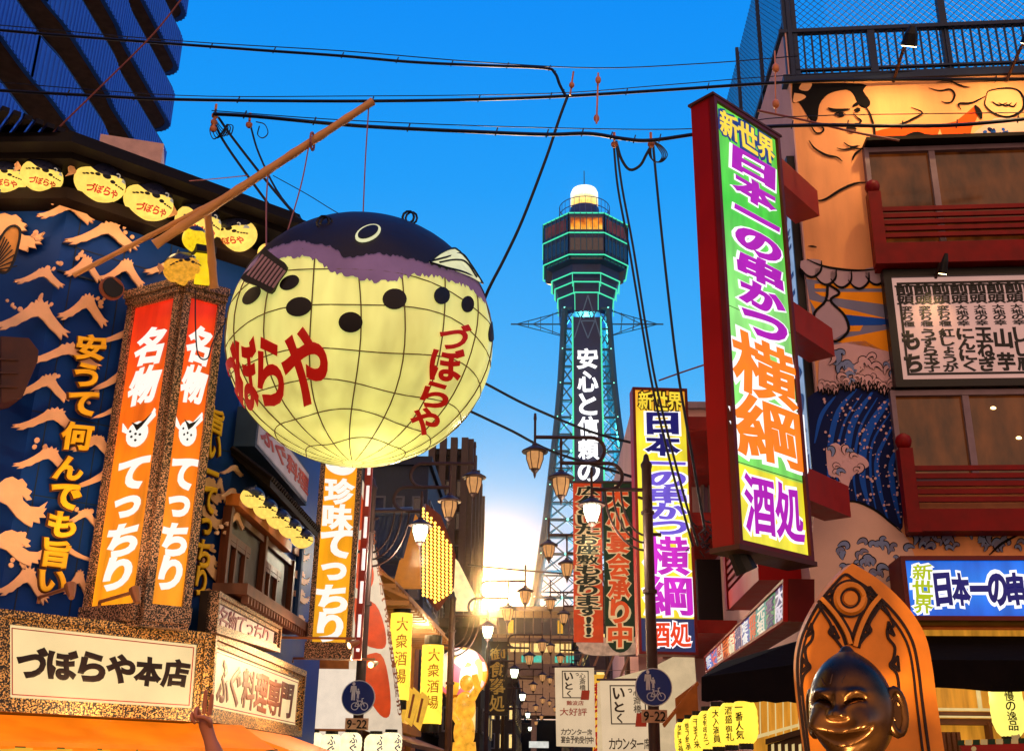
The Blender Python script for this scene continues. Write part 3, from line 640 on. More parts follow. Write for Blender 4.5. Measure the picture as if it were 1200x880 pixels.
def bel(mb, cx, cy, rx, ry, rot, off, t=.012, n=22):
    a = radians(rot); bl(mb, [(cx + rx * cos(q) * cos(a) - ry * sin(q) * sin(a), cy + rx * cos(q) * sin(a) + ry * sin(q) * cos(a)) for q in [2 * pi * k / n for k in range(n)]], off, t)
for cx, cy, rx, ry, rot in ((462, 351, 14, 12, 0), (411, 378, 14, 12, 0), (517, 347, 9, 10, 0), (547, 357, 7, 9.5, 0), (575.5, 389, 4, 12, 8), (340, 332, 12, 7.5, -28), (351, 360, 15, 11, -14), (296, 347, 13, 7, -45)):
    mb = MB(); bel(mb, cx, cy, rx, ry, rot, .006); mb.build('spot', mat('black_patch', (20, 16, 18), .5), big)
mb = MB(); bel(mb, 431, 277, 15.5, 8.5, -24, .03); ey = mb.build('eye', mat('eye_cream', (246, 244, 190), .5, emit=.8), big)
mb = MB(); bel(mb, 431, 277, 12.4, 6.0, -24, .046); mb.build('pupil', ink, ey)
mb = MB(); bl(mb, smooth2([(501, 310), (512, 301), (526, 296), (537, 295), (545, 303), (554, 318), (562, 333), (548, 326), (530, 319), (515, 314), (501, 310)], 3)[:-1], .032); mo = mb.build('mouth', mat('eye_cream', (246, 244, 190)), big)
mb = MB()
for ln in ([(501, 310), (514, 300), (528, 295), (538, 295)], [(501, 310), (520, 305), (537, 301), (549, 316), (560, 333)], [(501, 311), (520, 317), (542, 323), (562, 334)], [(512, 311), (530, 308), (542, 311), (554, 328)], [(537, 295), (550, 310), (563, 334)]):
    mb.tube(smooth([hit(x, y, .05) for x, y in ln]), .011, 5)
mb.build('mouth_line', ink, mo)
rib = mat('bamboo_rib', (130, 96, 44), .5, emit=.3); mb = MB()
def on(pts, off=.01): return smooth([hit(x, y, off) for x, y in pts], 6)
for k in range(18):                          # meridian ribs, slightly uneven
    a = -pi + 2 * pi * (k + .35) / 18
    mb.tube([surf(Vector((cos(b) * sin(a + .05 * sin(3 * b + k)), -cos(b) * cos(a + .05 * sin(3 * b + k)), sin(b))), .004) for b in [lerp(-1.5, .75, i / 20) for i in range(21)]], .0075, 5)
for j, b in enumerate((-1.2, -.95, -.68, -.42, -.14, .13, .38)):
    mb.tube([surf(Vector((cos(e) * sin(a), -cos(e) * cos(a), sin(e))), .006) for a, e in [(2 * pi * k / 60, b + .035 * sin(4 * pi * k / 60 + j * 1.7) + .02 * sin(10 * pi * k / 60 + j)) for k in range(60)]], .0065, 5, True)
mb.build('rib', rib, big)
mb = MB(); mb2 = MB()
for ch, (x0, y0, x1, y1), dx in zip('づぼらや', ((263, 404, 281, 474), (280, 397, 303, 477), (304, 399, 332, 473), (333, 388, 383, 474)), (8, 6, 5, 2)):
    put(mb, ch, lambda u, v, h, X=(x0, y0, x1, y1), dx=dx: hit(lerp(X[0], X[2], u) + dx * (.5 - v), lerp(X[3], X[1], v), .016 + .006 * h), .05, 1.0, 1.5, fine=True)
for ch, (x0, y0, x1, y1) in zip('づぼらや', ((513, 380, 549, 409), (503, 408, 542, 446), (492, 447, 526, 477), (480, 477, 514, 509))):
    put(mb, ch, lambda u, v, h, X=(x0, y0, x1, y1): hit(lerp(X[0], X[2], u) + 5 * (v - .5), lerp(X[3], X[1], v) + 3 * (u - .5), .016 + .006 * h), .05, maxs=1.3, fine=True)
mb.build('lettering', redtx, big)
# flank fin, a dark paddle with pink rays
FP = PL(hit(318, 318, .1), 100)
mb = MB(); mb.poly(FP, smooth2([(311, 292), (325, 303), (338, 314), (328, 330), (319, 345), (302, 336), (284, 328), (300, 312), (311, 292)], 3)[:-1], 0, .04); fin_ = mb.build('side_fin', ink, big)
mb = MB()
for k in range(8):
    x0, y0 = lerp(314, 333, k / 7) if 0 else lerp(288, 318, k / 7), lerp(326, 340, k / 7); x1, y1 = lerp(311, 336, k / 7), lerp(296, 315, k / 7)
    mb.stroke(FP, [(lerp(x0, x1, .1), lerp(y0, y1, .1)), (lerp(x0, x1, .9), lerp(y0, y1, .9))], .022, .04, .012)
mb.build('fin_ray', mat('fin_pink', (216, 150, 150), .5, emit=.15), fin_)
lg = lamp('lantern_light', 'POINT', Bc + Vector((.3, -.2, -rB * 1.25)), 30, (1, .9, .5), .4); lg.parent = big; lg.location = Vector((.3, -.2, -rB * 1.25))
# bamboo pole and its ropes
def bamboo(name, label, a, b, r0, r1, knots):
    mb = MB(); P = [lerp(a, b, k / (knots * 4)) for k in range(knots * 4 + 1)]; R = [lerp(r0, r1, k / (knots * 4)) * (1.14 if k % 4 == 0 else 1) for k in range(knots * 4 + 1)]
    mb.tube(P, R, 10); return mb.build(name, mat('bamboo', (206, 146, 84), .45, var=.2, scale=3), smooth_=True, label=label, cat='pole')
bA, bB = up(86, 323, 10.5), up(437, 119, 10.4)
bamboo('bamboo_pole', 'long thick bamboo pole slanting up over the street to hold the giant fish', up(181, 287, 10.42), bB, .05, .042, 8)
bamboo('bamboo_pole', 'thin bamboo pole lashed to the thick one, running down to the blue wall', bA, up(262, 232, 10.5), .026, .03, 6)
bamboo('bamboo_prop', 'upright wooden prop holding the bamboo poles on the orange light box', up(251, 338, 11.0), up(243, 246, 10.55), .045, .04, 3)
def cable(label, pts, r, mat_, name='cable', cat='cable', group=None, n=6, wrap=None):
    P = smooth([up(*p) for p in pts], n); mb = MB(); mb.tube(P, r, 5)
    if wrap:
        for k in range(0, len(P) - 1, 4):
            for q in range(wrap):
                p = lerp(P[k], P[k + 1], q / wrap); d = (P[k + 1] - P[k]).normalized(); s_ = d.orthogonal().normalized()
                mb.tube([p - Vector((0, 0, r * 1.6)), p + Vector((0, 0, r * 3)) + d * .03], r * .4, 4)
    o = mb.build(name, mat_, label=label, cat=cat, group=group, smooth_=True); return o
cord = mat('hemp_cord', (150, 96, 100), .8); blk = mat('cable_black', (12, 14, 22), .5)
cable('thin cord from the bamboo tip down to the top of the giant fish', [(432, 126, 10.42), (428, 190, 10.45), (425, 262, 10.5)], .008, cord, 'rope', 'rope')
cable('pinkish cord from the bamboo pole to the fin of the giant fish', [(363, 165, 10.42), (352, 220, 10.3), (328, 300, 10.2)], .008, cord, 'rope', 'rope')
cable('short cord hanging from the middle of the bamboo pole to the side fin', [(314, 204, 10.42), (312, 240, 10.3), (312, 296, 10.1)], .009, cord, 'rope', 'rope')
cable('thin cord from the roof edge to the bamboo pole', [(212, 213, 11.2), (250, 210, 10.9), (290, 206, 10.42)], .006, cord, 'rope', 'rope')
mb = MB(); a = up(364, 166, 10.42); mb.tube([a + Vector((.02, .1 * cos(q), .1 * sin(q))) for q in [2 * pi * k / 10 for k in range(10)]], .014, 5, True)
mb.build('lashing', cord, label='dark loop of rope tied round the bamboo pole near its tip', cat='rope')
cable('black wire looping over the right face of the orange light box', [(229, 338, 10.8), (229, 380, 10.75), (232, 415, 10.7), (243, 420, 10.7), (250, 400, 10.8), (268, 372, 10.9)], .008, blk, 'wire', 'wire')
# ================================================================ THE STREET BEYOND
# orange vertical sign
def tall_sign(name, label, cat, pl, q, depth, fw, panel, frame, casing):
    t = thing(name, label, cat, lerp(q[2], q[3], .5)); n = pl.n
    mb = MB(); plate(mb, q, n, -depth, -.03); mb.build('casing', casing, t)
    mb = MB(); bars(mb, q, inset(q, fw), n, -.05, .04); mb.build('frame', frame, t)
    mb = MB(); plate(mb, inset(q, fw * .9), n, -.04, 0); mb.build('panel', panel, t)
    return t
S1 = facing(15.6, 84, 390, 650)
q = [S1.at(377, 520), S1.at(424, 520), S1.at(411, 769), S1.at(358, 771)]
u0, u1 = S1.u(367, 660), S1.u(417, 660); z0, z1 = S1.at(385, 770).z, S1.at(395, 505).z
q = [S1.fr(u0, z1), S1.fr(u1, z1), S1.fr(u1, z0), S1.fr(u0, z0)]
amber = ramp_emit('amber_film', [(0, (255, 176, 20)), (.5, (255, 160, 12)), (1, (250, 140, 8))], 1.05, lo=0, hi=4, wob=.3)
t = tall_sign('vertical_sign', 'tall amber vertical sign with big white characters beyond the dark window', 'sign', S1, q, .3, .07, amber, gran, mat('dark_casing', (40, 28, 24)))
mb = MB(); z = lambda y: S1.at(392, y).z
for s, ya, yb in (('珍味てっちり', 560, 752), ('◎', 528, 556)):
    qq = [S1.fr(lerp(u0, u1, .14), z(ya)), S1.fr(lerp(u0, u1, .86), z(ya)), S1.fr(lerp(u0, u1, .86), z(yb)), S1.fr(lerp(u0, u1, .14), z(yb))]
    write(mb, s, qq, S1.n, bold=.07, off=.006, t=.014)
mb.build('lettering', wt, t)
mb = MB(); mb.ubox(S1, u0 - .02, u1 + .02, z0 - .02, z0 + .2, -.2, .07); mb.build('foot_rail', gran, t)
mb = MB(); mb.tube([S1.fr(u1 + .1, z0 + .1, -.1), S1.fr(u1 + .1, z1, -.1)], .024, 8); mb.build('neon_tube', mat('neon_white', (255, 235, 225), .3, emit=1.2), t)
mb = MB(); mb.ubox(S1, u1 + .04, u1 + .15, z0, z1, -.3, -.14); 
for k in range(7): mb.ubox(S1, u1 + .06, u1 + .14, lerp(z0, z1, (k + .3) / 7), lerp(z0, z1, (k + .62) / 7), -.14, -.05)
mb.build('tube_tray', mat('red_tray', (196, 40, 24), .5, emit=.2), t)
# big slanted box sign on the street wall above the five lanterns
t = thing('billboard', 'slanting white and red billboard on the street wall behind the giant fish', 'billboard', PC.fr(2, 5))
Pb = PC.sh(.3); uu0, uu1 = Pb.u(300, 530), Pb.u(362, 575); zz1, zz0 = Pb.at(362, 556).z, Pb.at(362, 590).z
mb = MB(); mb.ubox(Pb, uu0, uu1, zz0 - .05, zz1 + .05, -.28, -.02); mb.build('casing', mat('blue_casing', (40, 60, 96), .5), t)
mb = MB(); mb.ubox(Pb, uu0 + .08, uu1 - .08, zz0, zz1, -.03, .0); mb.build('panel', mat('pale_board', (222, 196, 200), .5, emit=.25), t)
mb = MB(); qq = [Pb.fr(uu0 + .1, zz1 - .08), Pb.fr(uu1 - .1, zz1 - .08), Pb.fr(uu1 - .1, zz0 + .08), Pb.fr(uu0 + .1, zz0 + .08)]
write(mb, 'ふぐ料理', qq, Pb.n, False, .06, .004, .012); mb.build('lettering', redl, t)
# white wall and paper lanterns under the orange sign
S2 = facing(20.9, 90, 385, 820)
t = thing('white_board_wall', 'plain white lit board wall under the tall amber sign', 'wall', S2.at(385, 870))
mb = MB(); mb.rect(S2, 354, 783, 412, 900, -.2, 0); mb.build('board', mat('white_render', (255, 234, 210), .6, emit=.85, var=.08), t)  # the wall glows by itself, standing for light on it
mb = MB(); mb.rect(S2, 352, 853, 415, 857, 0, .05); mb.build('trim', mat('orange_trim', (214, 120, 60), .5, emit=.2), t)
plant = None
def paper_lantern(name, loc, r, h, paper, label, group, text=None, tcol=None, rz=0, n=16):
    t = thing(name, label, 'paper lantern', (0, 0, 0), group); prof = []
    for i in range(13):
        a = i / 12; zz = lerp(-h / 2, h / 2, a); rr = r * (1 - abs(2 * a - 1) ** 4 * .45) * (1 + (.02 if i % 2 else -.015)); prof.append((rr, zz))
    mb = MB(); mb.lathe(prof, n=n); mb.build('paper_body', paper, t, True)
    mb = MB(); mb.lathe([(r * .56, h / 2 - .01), (r * .56, h / 2 + .05)], n=12); mb.lathe([(r * .56, -h / 2 - .05), (r * .56, -h / 2 + .01)], n=12); mb.build('rim', ink, t)
    if text:
        mb = MB(); k = len(text); hh = h * .82 / k
        for i, ch in enumerate(text):
            zc_ = h * .41 - hh * (i + .5)
            put(mb, ch, lambda u, v, o, zc_=zc_: Vector(((r + .006 + .006 * o) * sin((u - .5) * min(1.3, hh / r * .95)), -(r + .006 + .006 * o) * cos((u - .5) * min(1.3, hh / r * .95)), zc_ + (v - .5) * hh)), .025)
        mb.build('lettering', tcol or ink, t)
    t.location = loc; t.rotation_euler.z = rz; return t
whl = mat('white_paper', (255, 246, 214), .6, emit=1.5, ecol=(255, 236, 180), var=.25, scale=7); yel = mat('yellow_paper', (255, 226, 90), .6, emit=1.5, ecol=(255, 214, 66), var=.14, scale=5)
gp = 'small white lanterns under the white board wall'
LBL = ['first from the restaurant side', 'second from the restaurant side', 'touching the pole with the blue sign', 'just right of the pole with the blue sign', 'last of the row under the slanting banner']
pl0 = None
for i, x in enumerate((366, 388, 411, 440, 458)):
    p = up(x, 871 + (i % 2) * 2, 19.4)
    if pl0 is None: pl0 = o = paper_lantern('white_lantern', p, .19, .36, whl, '', gp, 'ふぐ', mat('violet_ink', (70, 60, 150)))
    else: o = copy_tree(pl0); o.location = p
    o['label'] = 'small white paper lantern with violet marks, ' + LBL[i]; o.rotation_euler.z = i * .2
# slanting banner with red shapes
S3 = facing(21.6, 72, 440, 740)
t = thing('advertising_banner', 'tall tapering white banner with big orange red shapes behind the left lamp pole', 'banner', S3.at(440, 866))
mb = MB(); mb.poly(S3, smooth2([(412, 552), (426, 566), (438, 640), (450, 700), (461, 770), (469, 830), (471, 866)], 3) + [(440, 860), (408, 848)], -.05, 0); mb.build('cloth', mat('white_banner', (250, 226, 196), .7, emit=.72, var=.12), t)  # banner cloth brightened by a glow of its own instead of lamps
mb = MB()
for px in ([(414, 570), (424, 580), (428, 612), (418, 622), (413, 600)], [(412, 636), (428, 634), (438, 672), (432, 690), (414, 684)], [(414, 700), (440, 708), (452, 742), (448, 760), (420, 748)], [(420, 770), (446, 766), (456, 800), (457, 836), (446, 838), (430, 812)]): mb.poly(S3, smooth2(px + [px[0]], 4)[:-1], .002, .012)
mb.build('printed_shape', mat('orange_print', (226, 72, 16), .6, emit=.55, var=.25, scale=4), t)
mb = MB()
for s, a, b in (('うまい串かつ一本百円', (431, 600), (462, 800)), ('名物どて焼き', (450, 716), (466, 838))):
    qq = pq(S3, (a[0], a[1]), (a[0] + 5, a[1]), (b[0] + 5, b[1]), (b[0], b[1])); write(mb, s, qq, S3.n, bold=.02, off=.012, t=.006)
mb.build('lettering', mat('brown_ink', (120, 58, 24)), t)
# ---------------------------------------------------------------- street lamps
iron = mat('lamp_iron', (66, 44, 42), .5, metal=.3, var=.3); gl_on = mat('lit_glass', (240, 255, 235), .3, emit=5, ecol=(240, 250, 215), var=.05); gl_dim = mat('dim_glass', (255, 196, 140), .4, emit=.62, ecol=(255, 180, 110), var=.2, scale=8)
gl_y = mat('yellow_glass', (255, 210, 110), .3, emit=2.0)
def lantern_head(t, p, glass, s=1.0, rod=.7):
    mb = MB(); mb.lathe([(.02, rod), (.03, rod - .1), (.022, rod - .14), (.022, .05), (.05, .03), (.06, 0), (.1, -.02), (.235, -.1), (.23, -.125), (.12, -.125)], p, 14)
    mb.lathe([(.08, -.42), (.07, -.45), (.03, -.50), (.02, -.55), (.002, -.6)], p, 10)
    for k in range(6):
        a = pi / 3 * k; mb.tube([p + Vector((.15 * cos(a), .15 * sin(a), -.12)), p + Vector((.148 * cos(a), .148 * sin(a), -.24)), p + Vector((.085 * cos(a), .085 * sin(a), -.43))], .011, 4)
    h = mb.build('lantern_head', iron, t)
    mb = MB(); mb.lathe([(.142, -.125), (.142, -.24), (.08, -.425)], p, 6); mb.build('glass', glass, h)
def street_lamp(side, label, lit=True):
    t = thing('street_lamp', label, 'street lamp', (0, 0, 0), 'street lamps along the shopping street')
    s = side                                   # arms reach towards +X * s
    mb = MB(); mb.lathe([(.16, 0), (.16, .5), (.11, .55), (.095, 1.2), (.085, 6.75), (.1, 6.8), (.1, 6.84), (.06, 6.9), (.04, 7.0), (.0, 7.04)], n=12); mb.build('pole', iron, t, True)
    mb = MB(); X = lambda x, z: Vector((s * x, 0, z)); dz = .47
    z1 = 6.38
    mb.tube([X(0, z1), X(.96, z1)], .034, 7); 
    for i, (xa, xb) in enumerate(((1.49, .66), (1.95, .96))):
        zz = z1 + dz * (i + 1)
        mb.tube([X(xa, zz), X(xb, zz)] + [X(xb - dz / 2 * sin(a) , zz - dz / 2 + dz / 2 * cos(a)) for a in [pi * k / 10 for k in range(1, 11)]] + [X(xb + .25, zz - dz)], .034, 7)
    for k, r in enumerate((.42, .56, .70)):
        mb.tube([X(r * cos(a) * 1.0 + .03, z1 - .02 - (.78 + .13 * k) * sin(a) * 1.0 + 0) for a in [pi / 2 * j / 8 for j in range(9)]], .02, 5)
    mb.build('arm', iron, t, True)
    mb = MB(); mb.tube([X(-.02, 5.6), X(-.22, 5.6)], .03, 6); mb.tube([X(.0, 6.2), X(.16, 6.25)], .025, 6); mb.lathe([(.12, 4.6), (.12, 4.66)], n=10); mb.lathe([(.115, 5.95), (.115, 6.0)], n=10); mb.build('bracket', iron, t)
    for i, (x, z) in enumerate(((.96, z1), (1.49, z1 + dz), (1.95, z1 + 2 * dz))):
        lantern_head(t, X(x, z - .16), gl_on if i == 0 else gl_dim, rod=.55 if i == 0 else .6)
    return t
LAMPS = []
lampL = street_lamp(1, ''); lampR = street_lamp(-1, '')
def put_lamp(proto, first, px, py_top, label, y, light=False):
    o = proto if first else copy_tree(proto); p = up(px, py_top, y); 
    o.location = (p.x, p.y, p.z - 7.04); o['label'] = label
    if light: LAMPS.append((o, 1 if proto is lampL else -1, light))
    return o
LR = put_lamp(lampR, True, 757, 531, 'near right street lamp with a round blue sign on its pole before the yellow sign', 18.4, 55)
LL = put_lamp(lampL, True, 437, 559, 'near left street lamp with a round blue sign on its pole before the white banner', 20.2, 55)
put_lamp(lampR, False, 733, 640, 'second right street lamp, its pole hidden behind the red and green hanging banners', 27.5)
put_lamp(lampL, False, 531, 692, 'second left street lamp standing before the painted ball ornament', 29.5, 40)
for k, (xr, yr, d) in enumerate(((711, 704, 38), (694, 757, 52), (681, 795, 70), (672, 822, 92))): put_lamp(lampR, False, xr, yr, ['third right street lamp, behind the hanging banners', 'fourth right street lamp beside the pale cloth banner', 'fifth right street lamp deep in the dark street', 'farthest right street lamp deep in the dark street'][k], d)
for k, (xl, yl, d) in enumerate(((572, 752, 40), (590, 790, 56), (602, 818, 76), (608, 838, 98))): put_lamp(lampL, False, xl, yl, ['third left street lamp, before the dark vertical shop sign', 'fourth left street lamp at the mouth of the dark street', 'fifth left street lamp deep in the dark street', 'farthest left street lamp deep in the dark street'][k], d)
for o, s, e in LAMPS:
    l = lamp('lamp_light', 'POINT', (s * .96, 0, 5.42), e * 4.5, (1, .86, .6), .14); l.parent = o
# round signs on the poles
def round_sign(pole, zc_, label, r=.3):
    p = Vector(pole.location) + Vector((0, -.14, zc_)); pl = PL(p, 90); t = thing('road_sign', label, 'road sign', p + Vector((0, 0, -.7)), 'round blue signs with time plates')
    cir = lambda rr, n=28: [p + Vector((rr * cos(a), 0, rr * sin(a))) for a in [2 * pi * k / n for k in range(n)]]
    mb = MB(); mb.prism(cir(r), (0, .03, 0)); mb.build('rim', mat('sign_white', (205, 205, 205), .4), t)
    mb = MB(); mb.prism([v + Vector((0, -.006, 0)) for v in cir(r * .95)], (0, .02, 0)); mb.build('disc', mat('sign_blue', (14, 52, 130), .35, var=.1, emit=.12), t)
    g = MB(); o = p + Vector((0, -.012, 0)); V = lambda x, z: o + Vector((x * r, 0, z * r)); th = Vector((0, .006, 0))
    for cx, cz, k in ((-.3, .42, 1.0), (-.02, .26, .55)):               # adult and child
        g.prism([V(cx + .09 * k * cos(a), cz + .36 * k + .1 * k * sin(a)) for a in [2 * pi * j / 12 for j in range(12)]], th)
        g.prism([V(cx + x * k, cz + z_ * k) for x, z_ in ((-.16, .24), (.16, .24), (.2, -.12), (.13, -.12), (.1, .1), (.11, -.58), (.02, -.58), (0, -.15), (-.02, -.58), (-.11, -.58), (-.1, .1), (-.14, -.12), (-.2, -.12))], th)
    for cx in (-.17, .4): g.tube([V(cx + .2 * cos(a), -.5 + .2 * sin(a)) for a in [2 * pi * j / 18 for j in range(18)]], .008, 5, True)
    for a, b in (((-.17, -.5), (-.02, -.2)), ((-.02, -.2), (.26, -.2)), ((.26, -.2), (.4, -.5)), ((-.17, -.5), (.1, -.5)), ((.1, -.5), (.26, -.2)), ((.1, -.5), (-.04, -.14)), ((.26, -.2), (.23, -.06)), ((.23, -.06), (.34, -.04)), ((-.1, -.13), (.03, -.13))): g.tube([V(*a), V(*b)], .007, 5)
    g.build('pictogram', mat('sign_white', (205, 205, 205)), t)
    mb = MB(); c = p + Vector((0, 0, -r * 1.5)); mb.prism([c + Vector(v) for v in ((-.205, 0, -.1), (.205, 0, -.1), (.205, 0, .1), (-.205, 0, .1))], (0, .025, 0)); pt = mb.build('time_plate', mat('plate_tan', (196, 150, 118), .5), t)
    mb = MB(); qq = [c + Vector(v) for v in ((-.18, 0, .075), (.18, 0, .075), (.18, 0, -.075), (-.18, 0, -.075))]
    for ch, (a, b) in zip('9-22', ((.02, .26), (.3, .46), (.5, .74), (.76, 1.0))):
        qc = qin(qq, a, 0, b, 1)
        if ch == '-': plate(mb, qin(qq, a, .44, b, .56), Vector((0, -1, 0)), .002, .008)
        else: put(mb, ch, quadfn(qc, Vector((0, -1, 0)), .002, .008), .03, maxs=3)
    mb.build('lettering', ink, pt)
    mb = MB(); mb.box(p + Vector((0, .05, -.2)), (.24, .1, .05)); mb.box(p + Vector((0, .05, .15)), (.24, .1, .05)); mb.build('clamp', iron, t)
round_sign(LR, PL(LR.location, 90).at(766, 799).z, 'round blue pedestrian and bicycle sign above a 9-22 plate on the right lamp pole')
round_sign(LL, PL(LL.location, 90).at(423, 812).z, 'round blue pedestrian and bicycle sign above a 9-22 plate on the left lamp pole')
# ---------------------------------------------------------------- wooden eating house on the left
tile = mat('blue_tile', (44, 58, 88), .4, var=.3); timber = mat('lit_timber', (214, 130, 50), .6, emit=.12, var=.3, scale=3)  # eaves and posts glow faintly for lamplight
H1 = PL((-3.9, 24, 0), 2)
WH = thing('wooden_eating_house', 'wooden shop house with blue tiled gable roof and lit eaves beyond the white banner', 'building', H1.fr(0, 0))
mb = MB(); mb.ubox(H1, -1, 9, 0, H1.at(470, 690).z, -6, 0); mb.build('wall', mat('house_timber', (190, 110, 46), .6, var=.3), WH)
ze = H1.at(505, 722, 1.0).z
S4 = facing(27, 88, 470, 650)
mb = MB(); ridge = [(438, 604), (486, 601)]
RP = [S4.at(430, 652), S4.at(470, 655), S4.at(484, 602), S4.at(440, 604)]; dv = Vector((0, 2.5, -.2)); mb.prism(RP, Vector((0, .15, -.12)))
for k in range(9):
    a, b = lerp(RP[0], RP[1], k / 8), lerp(RP[3], RP[2], k / 8); mb.tube([a + Vector((0, -.05, .02)), b + Vector((0, -.05, .02))], .07, 6)
for k in range(7):
    a, b = lerp(RP[0], RP[3], k / 7), lerp(RP[1], RP[2], k / 7); mb.tube([a + Vector((0, -.03, 0)), b + Vector((0, -.03, 0))], .045, 5)
mb.tube([RP[3] + Vector((0, -.05, .05)), RP[2] + Vector((0, -.05, .05))], .12, 8)
mb.build('roof', tile, WH)
mb = MB(); mb.poly(S4, [(470, 660), (486, 604), (492, 612), (494, 690), (462, 690)], -.4, .05); mb.build('gable', mat('gable_board', (226, 140, 50), .5, emit=.4), WH)  # gable boards glow of themselves as if lamps lit them
mb = MB()
for off, dz in ((.9, 0), (1.2, -.35)):
    A = [H1.fr(-1.2, ze + dz + .5, 0), H1.fr(-1.2, ze + dz + .6, 0), H1.fr(-1.2, ze + dz + .06, off), H1.fr(-1.2, ze + dz, off)]; mb.loft(A, [p + H1.d * 9 for p in A])
    for k in range(22): mb.ubox(H1, -1.1 + k * .4, -1.02 + k * .4, ze + dz - .1, ze + dz, .1, off)
mb.build('eave', timber, WH)
mb = MB()
for k in range(5): mb.ubox(H1, k * 1.8, k * 1.8 + .14, 0, ze, 0, .14)
mb.ubox(H1, 0, 8, 2.6, 2.8, 0, .3); mb.build('post', timber, WH)
mb = MB(); mb.ubox(H1, .2, 7.5, 2.9, ze - .3, .02, .05); mb.build('lit_screen', mat('lit_screen', (255, 190, 80), .6, emit=1.1, var=.4, scale=2), WH)
mb = MB(); A = [H1.fr(-.5, 2.5, .1), H1.fr(-.5, 2.6, .1), H1.fr(-.5, 2.2, 1.3), H1.fr(-.5, 2.12, 1.3)]; mb.loft(A, [p + H1.d * 7 for p in A]); mb.build('lower_eave', mat('dark_eave', (86, 48, 30), .6), WH)
lamp('shop_glow', 'POINT', H1.fr(2, ze - .5, 1.1), 800, WARM, .3).parent = None
gl = bpy.data.objects['shop_glow']; gl.parent = WH; gl.location = Vector(gl.location) - Vector(WH['_o'])
for (x, y0, y1, w, yy, lab) in ((466, 719, 820, 12.5, 23.5, 'tall yellow cylinder lantern with black rims, under the wooden eave by the white banner'), (504, 756, 848, 12.5, 26, 'tall yellow cylinder lantern with black rims between slanted yellow boards and painted ball')):
    a, b = up(x, y0, yy), up(x, y1, yy); r = w / FL * (a - EYE).length; h = a.z - b.z; t = thing('cylinder_lantern', lab, 'paper lantern', b, 'tall yellow cylinder lanterns')
    mb = MB(); mb.lathe([(r * .98, 0)] + [(r * (1 + .012 * (-1) ** i), h * i / 24) for i in range(1, 24)] + [(r * .98, h)], b, 20); mb.build('paper_body', yel, t, True)
    mb = MB(); mb.lathe([(r * .8, h), (r * .8, h + .22)], b, 16); mb.lathe([(r * .8, -.18), (r * .8, 0)], b, 16); mb.build('rim', ink, t)
    mb = MB()
    for i, ch in enumerate('大衆酒場'): put(mb, ch, lambda u, v, o, i=i: b + Vector(((r + .006 + .006 * o) * sin((u - .3) * 1.1), -(r + .006 + .006 * o) * cos((u - .3) * 1.1), h * (.78 - .2 * i) + v * .3)), .02)
    mb.build('lettering', mat('orange_ink', (200, 120, 20), .5, emit=.5), t)
S5 = facing(24.5, 70, 484, 830)
t = thing('menu_boards', 'stack of slanted lit yellow boards leaning between the two cylinder lanterns', 'menu board', S5.at(484, 862))
for k in range(3):
    mb = MB(); x = 474 + k * 10; mb.poly(S5, [(x, 800 + k * 5), (x + 9, 808 + k * 5), (x - 2, 846 + k * 5), (x - 10, 838 + k * 5)], .1 * k, .1 * k + .05); bd_ = mb.build('board', mat('lit_yellow_board', (255, 190, 60)), t)
    mb = MB(); mb.stroke(S5, [(x + 1, 808 + k * 5), (x - 5, 836 + k * 5)], .05, .1 * k + .052, .01); bd2 = mb.build('lettering', mat('brown_ink', (120, 58, 24)), bd_)
# curtain of small bulbs
S6 = facing(34, 70, 512, 650)
t = thing('bulb_sign', 'tapering red sign covered with rows of small golden bulbs beyond the blue tiled roof', 'sign', S6.at(510, 715))
mb = MB(); outline = [(496, 592), (514, 606), (531, 652), (529, 690), (512, 716), (499, 700)]; mb.poly(S6, outline, -.3, 0); mb.build('backing', mat('dark_red_board', (130, 44, 14), .5, emit=.25), t)
mb = MB()
for i in range(8):
    for j in range(30):
        x = 496 + i * 4.6; y = 592 + j * 4.2 + i * 1.3
        xl = x; lo = 596 + max(0, (x - 499)) * 1.35; hi_ = 706 - abs(x - 510) * .5
        if lo < y < hi_ and x < 530: mb.ell(S6.at(x, y, .05), (.042, .042, .05), 6, 4)
mb.build('bulb', mat('gold_bulb', (255, 206, 90), .4, emit=5, ecol=(255, 190, 70), var=0), t)
mb = MB(); mb.poly(facing(35, 80, 545, 690), [(529, 652), (536, 660), (556, 700), (553, 716), (530, 716)], -.3, 0); mb.build('side_panel', mat('pale_lit_panel', (255, 226, 160), .5, emit=1.1), t)
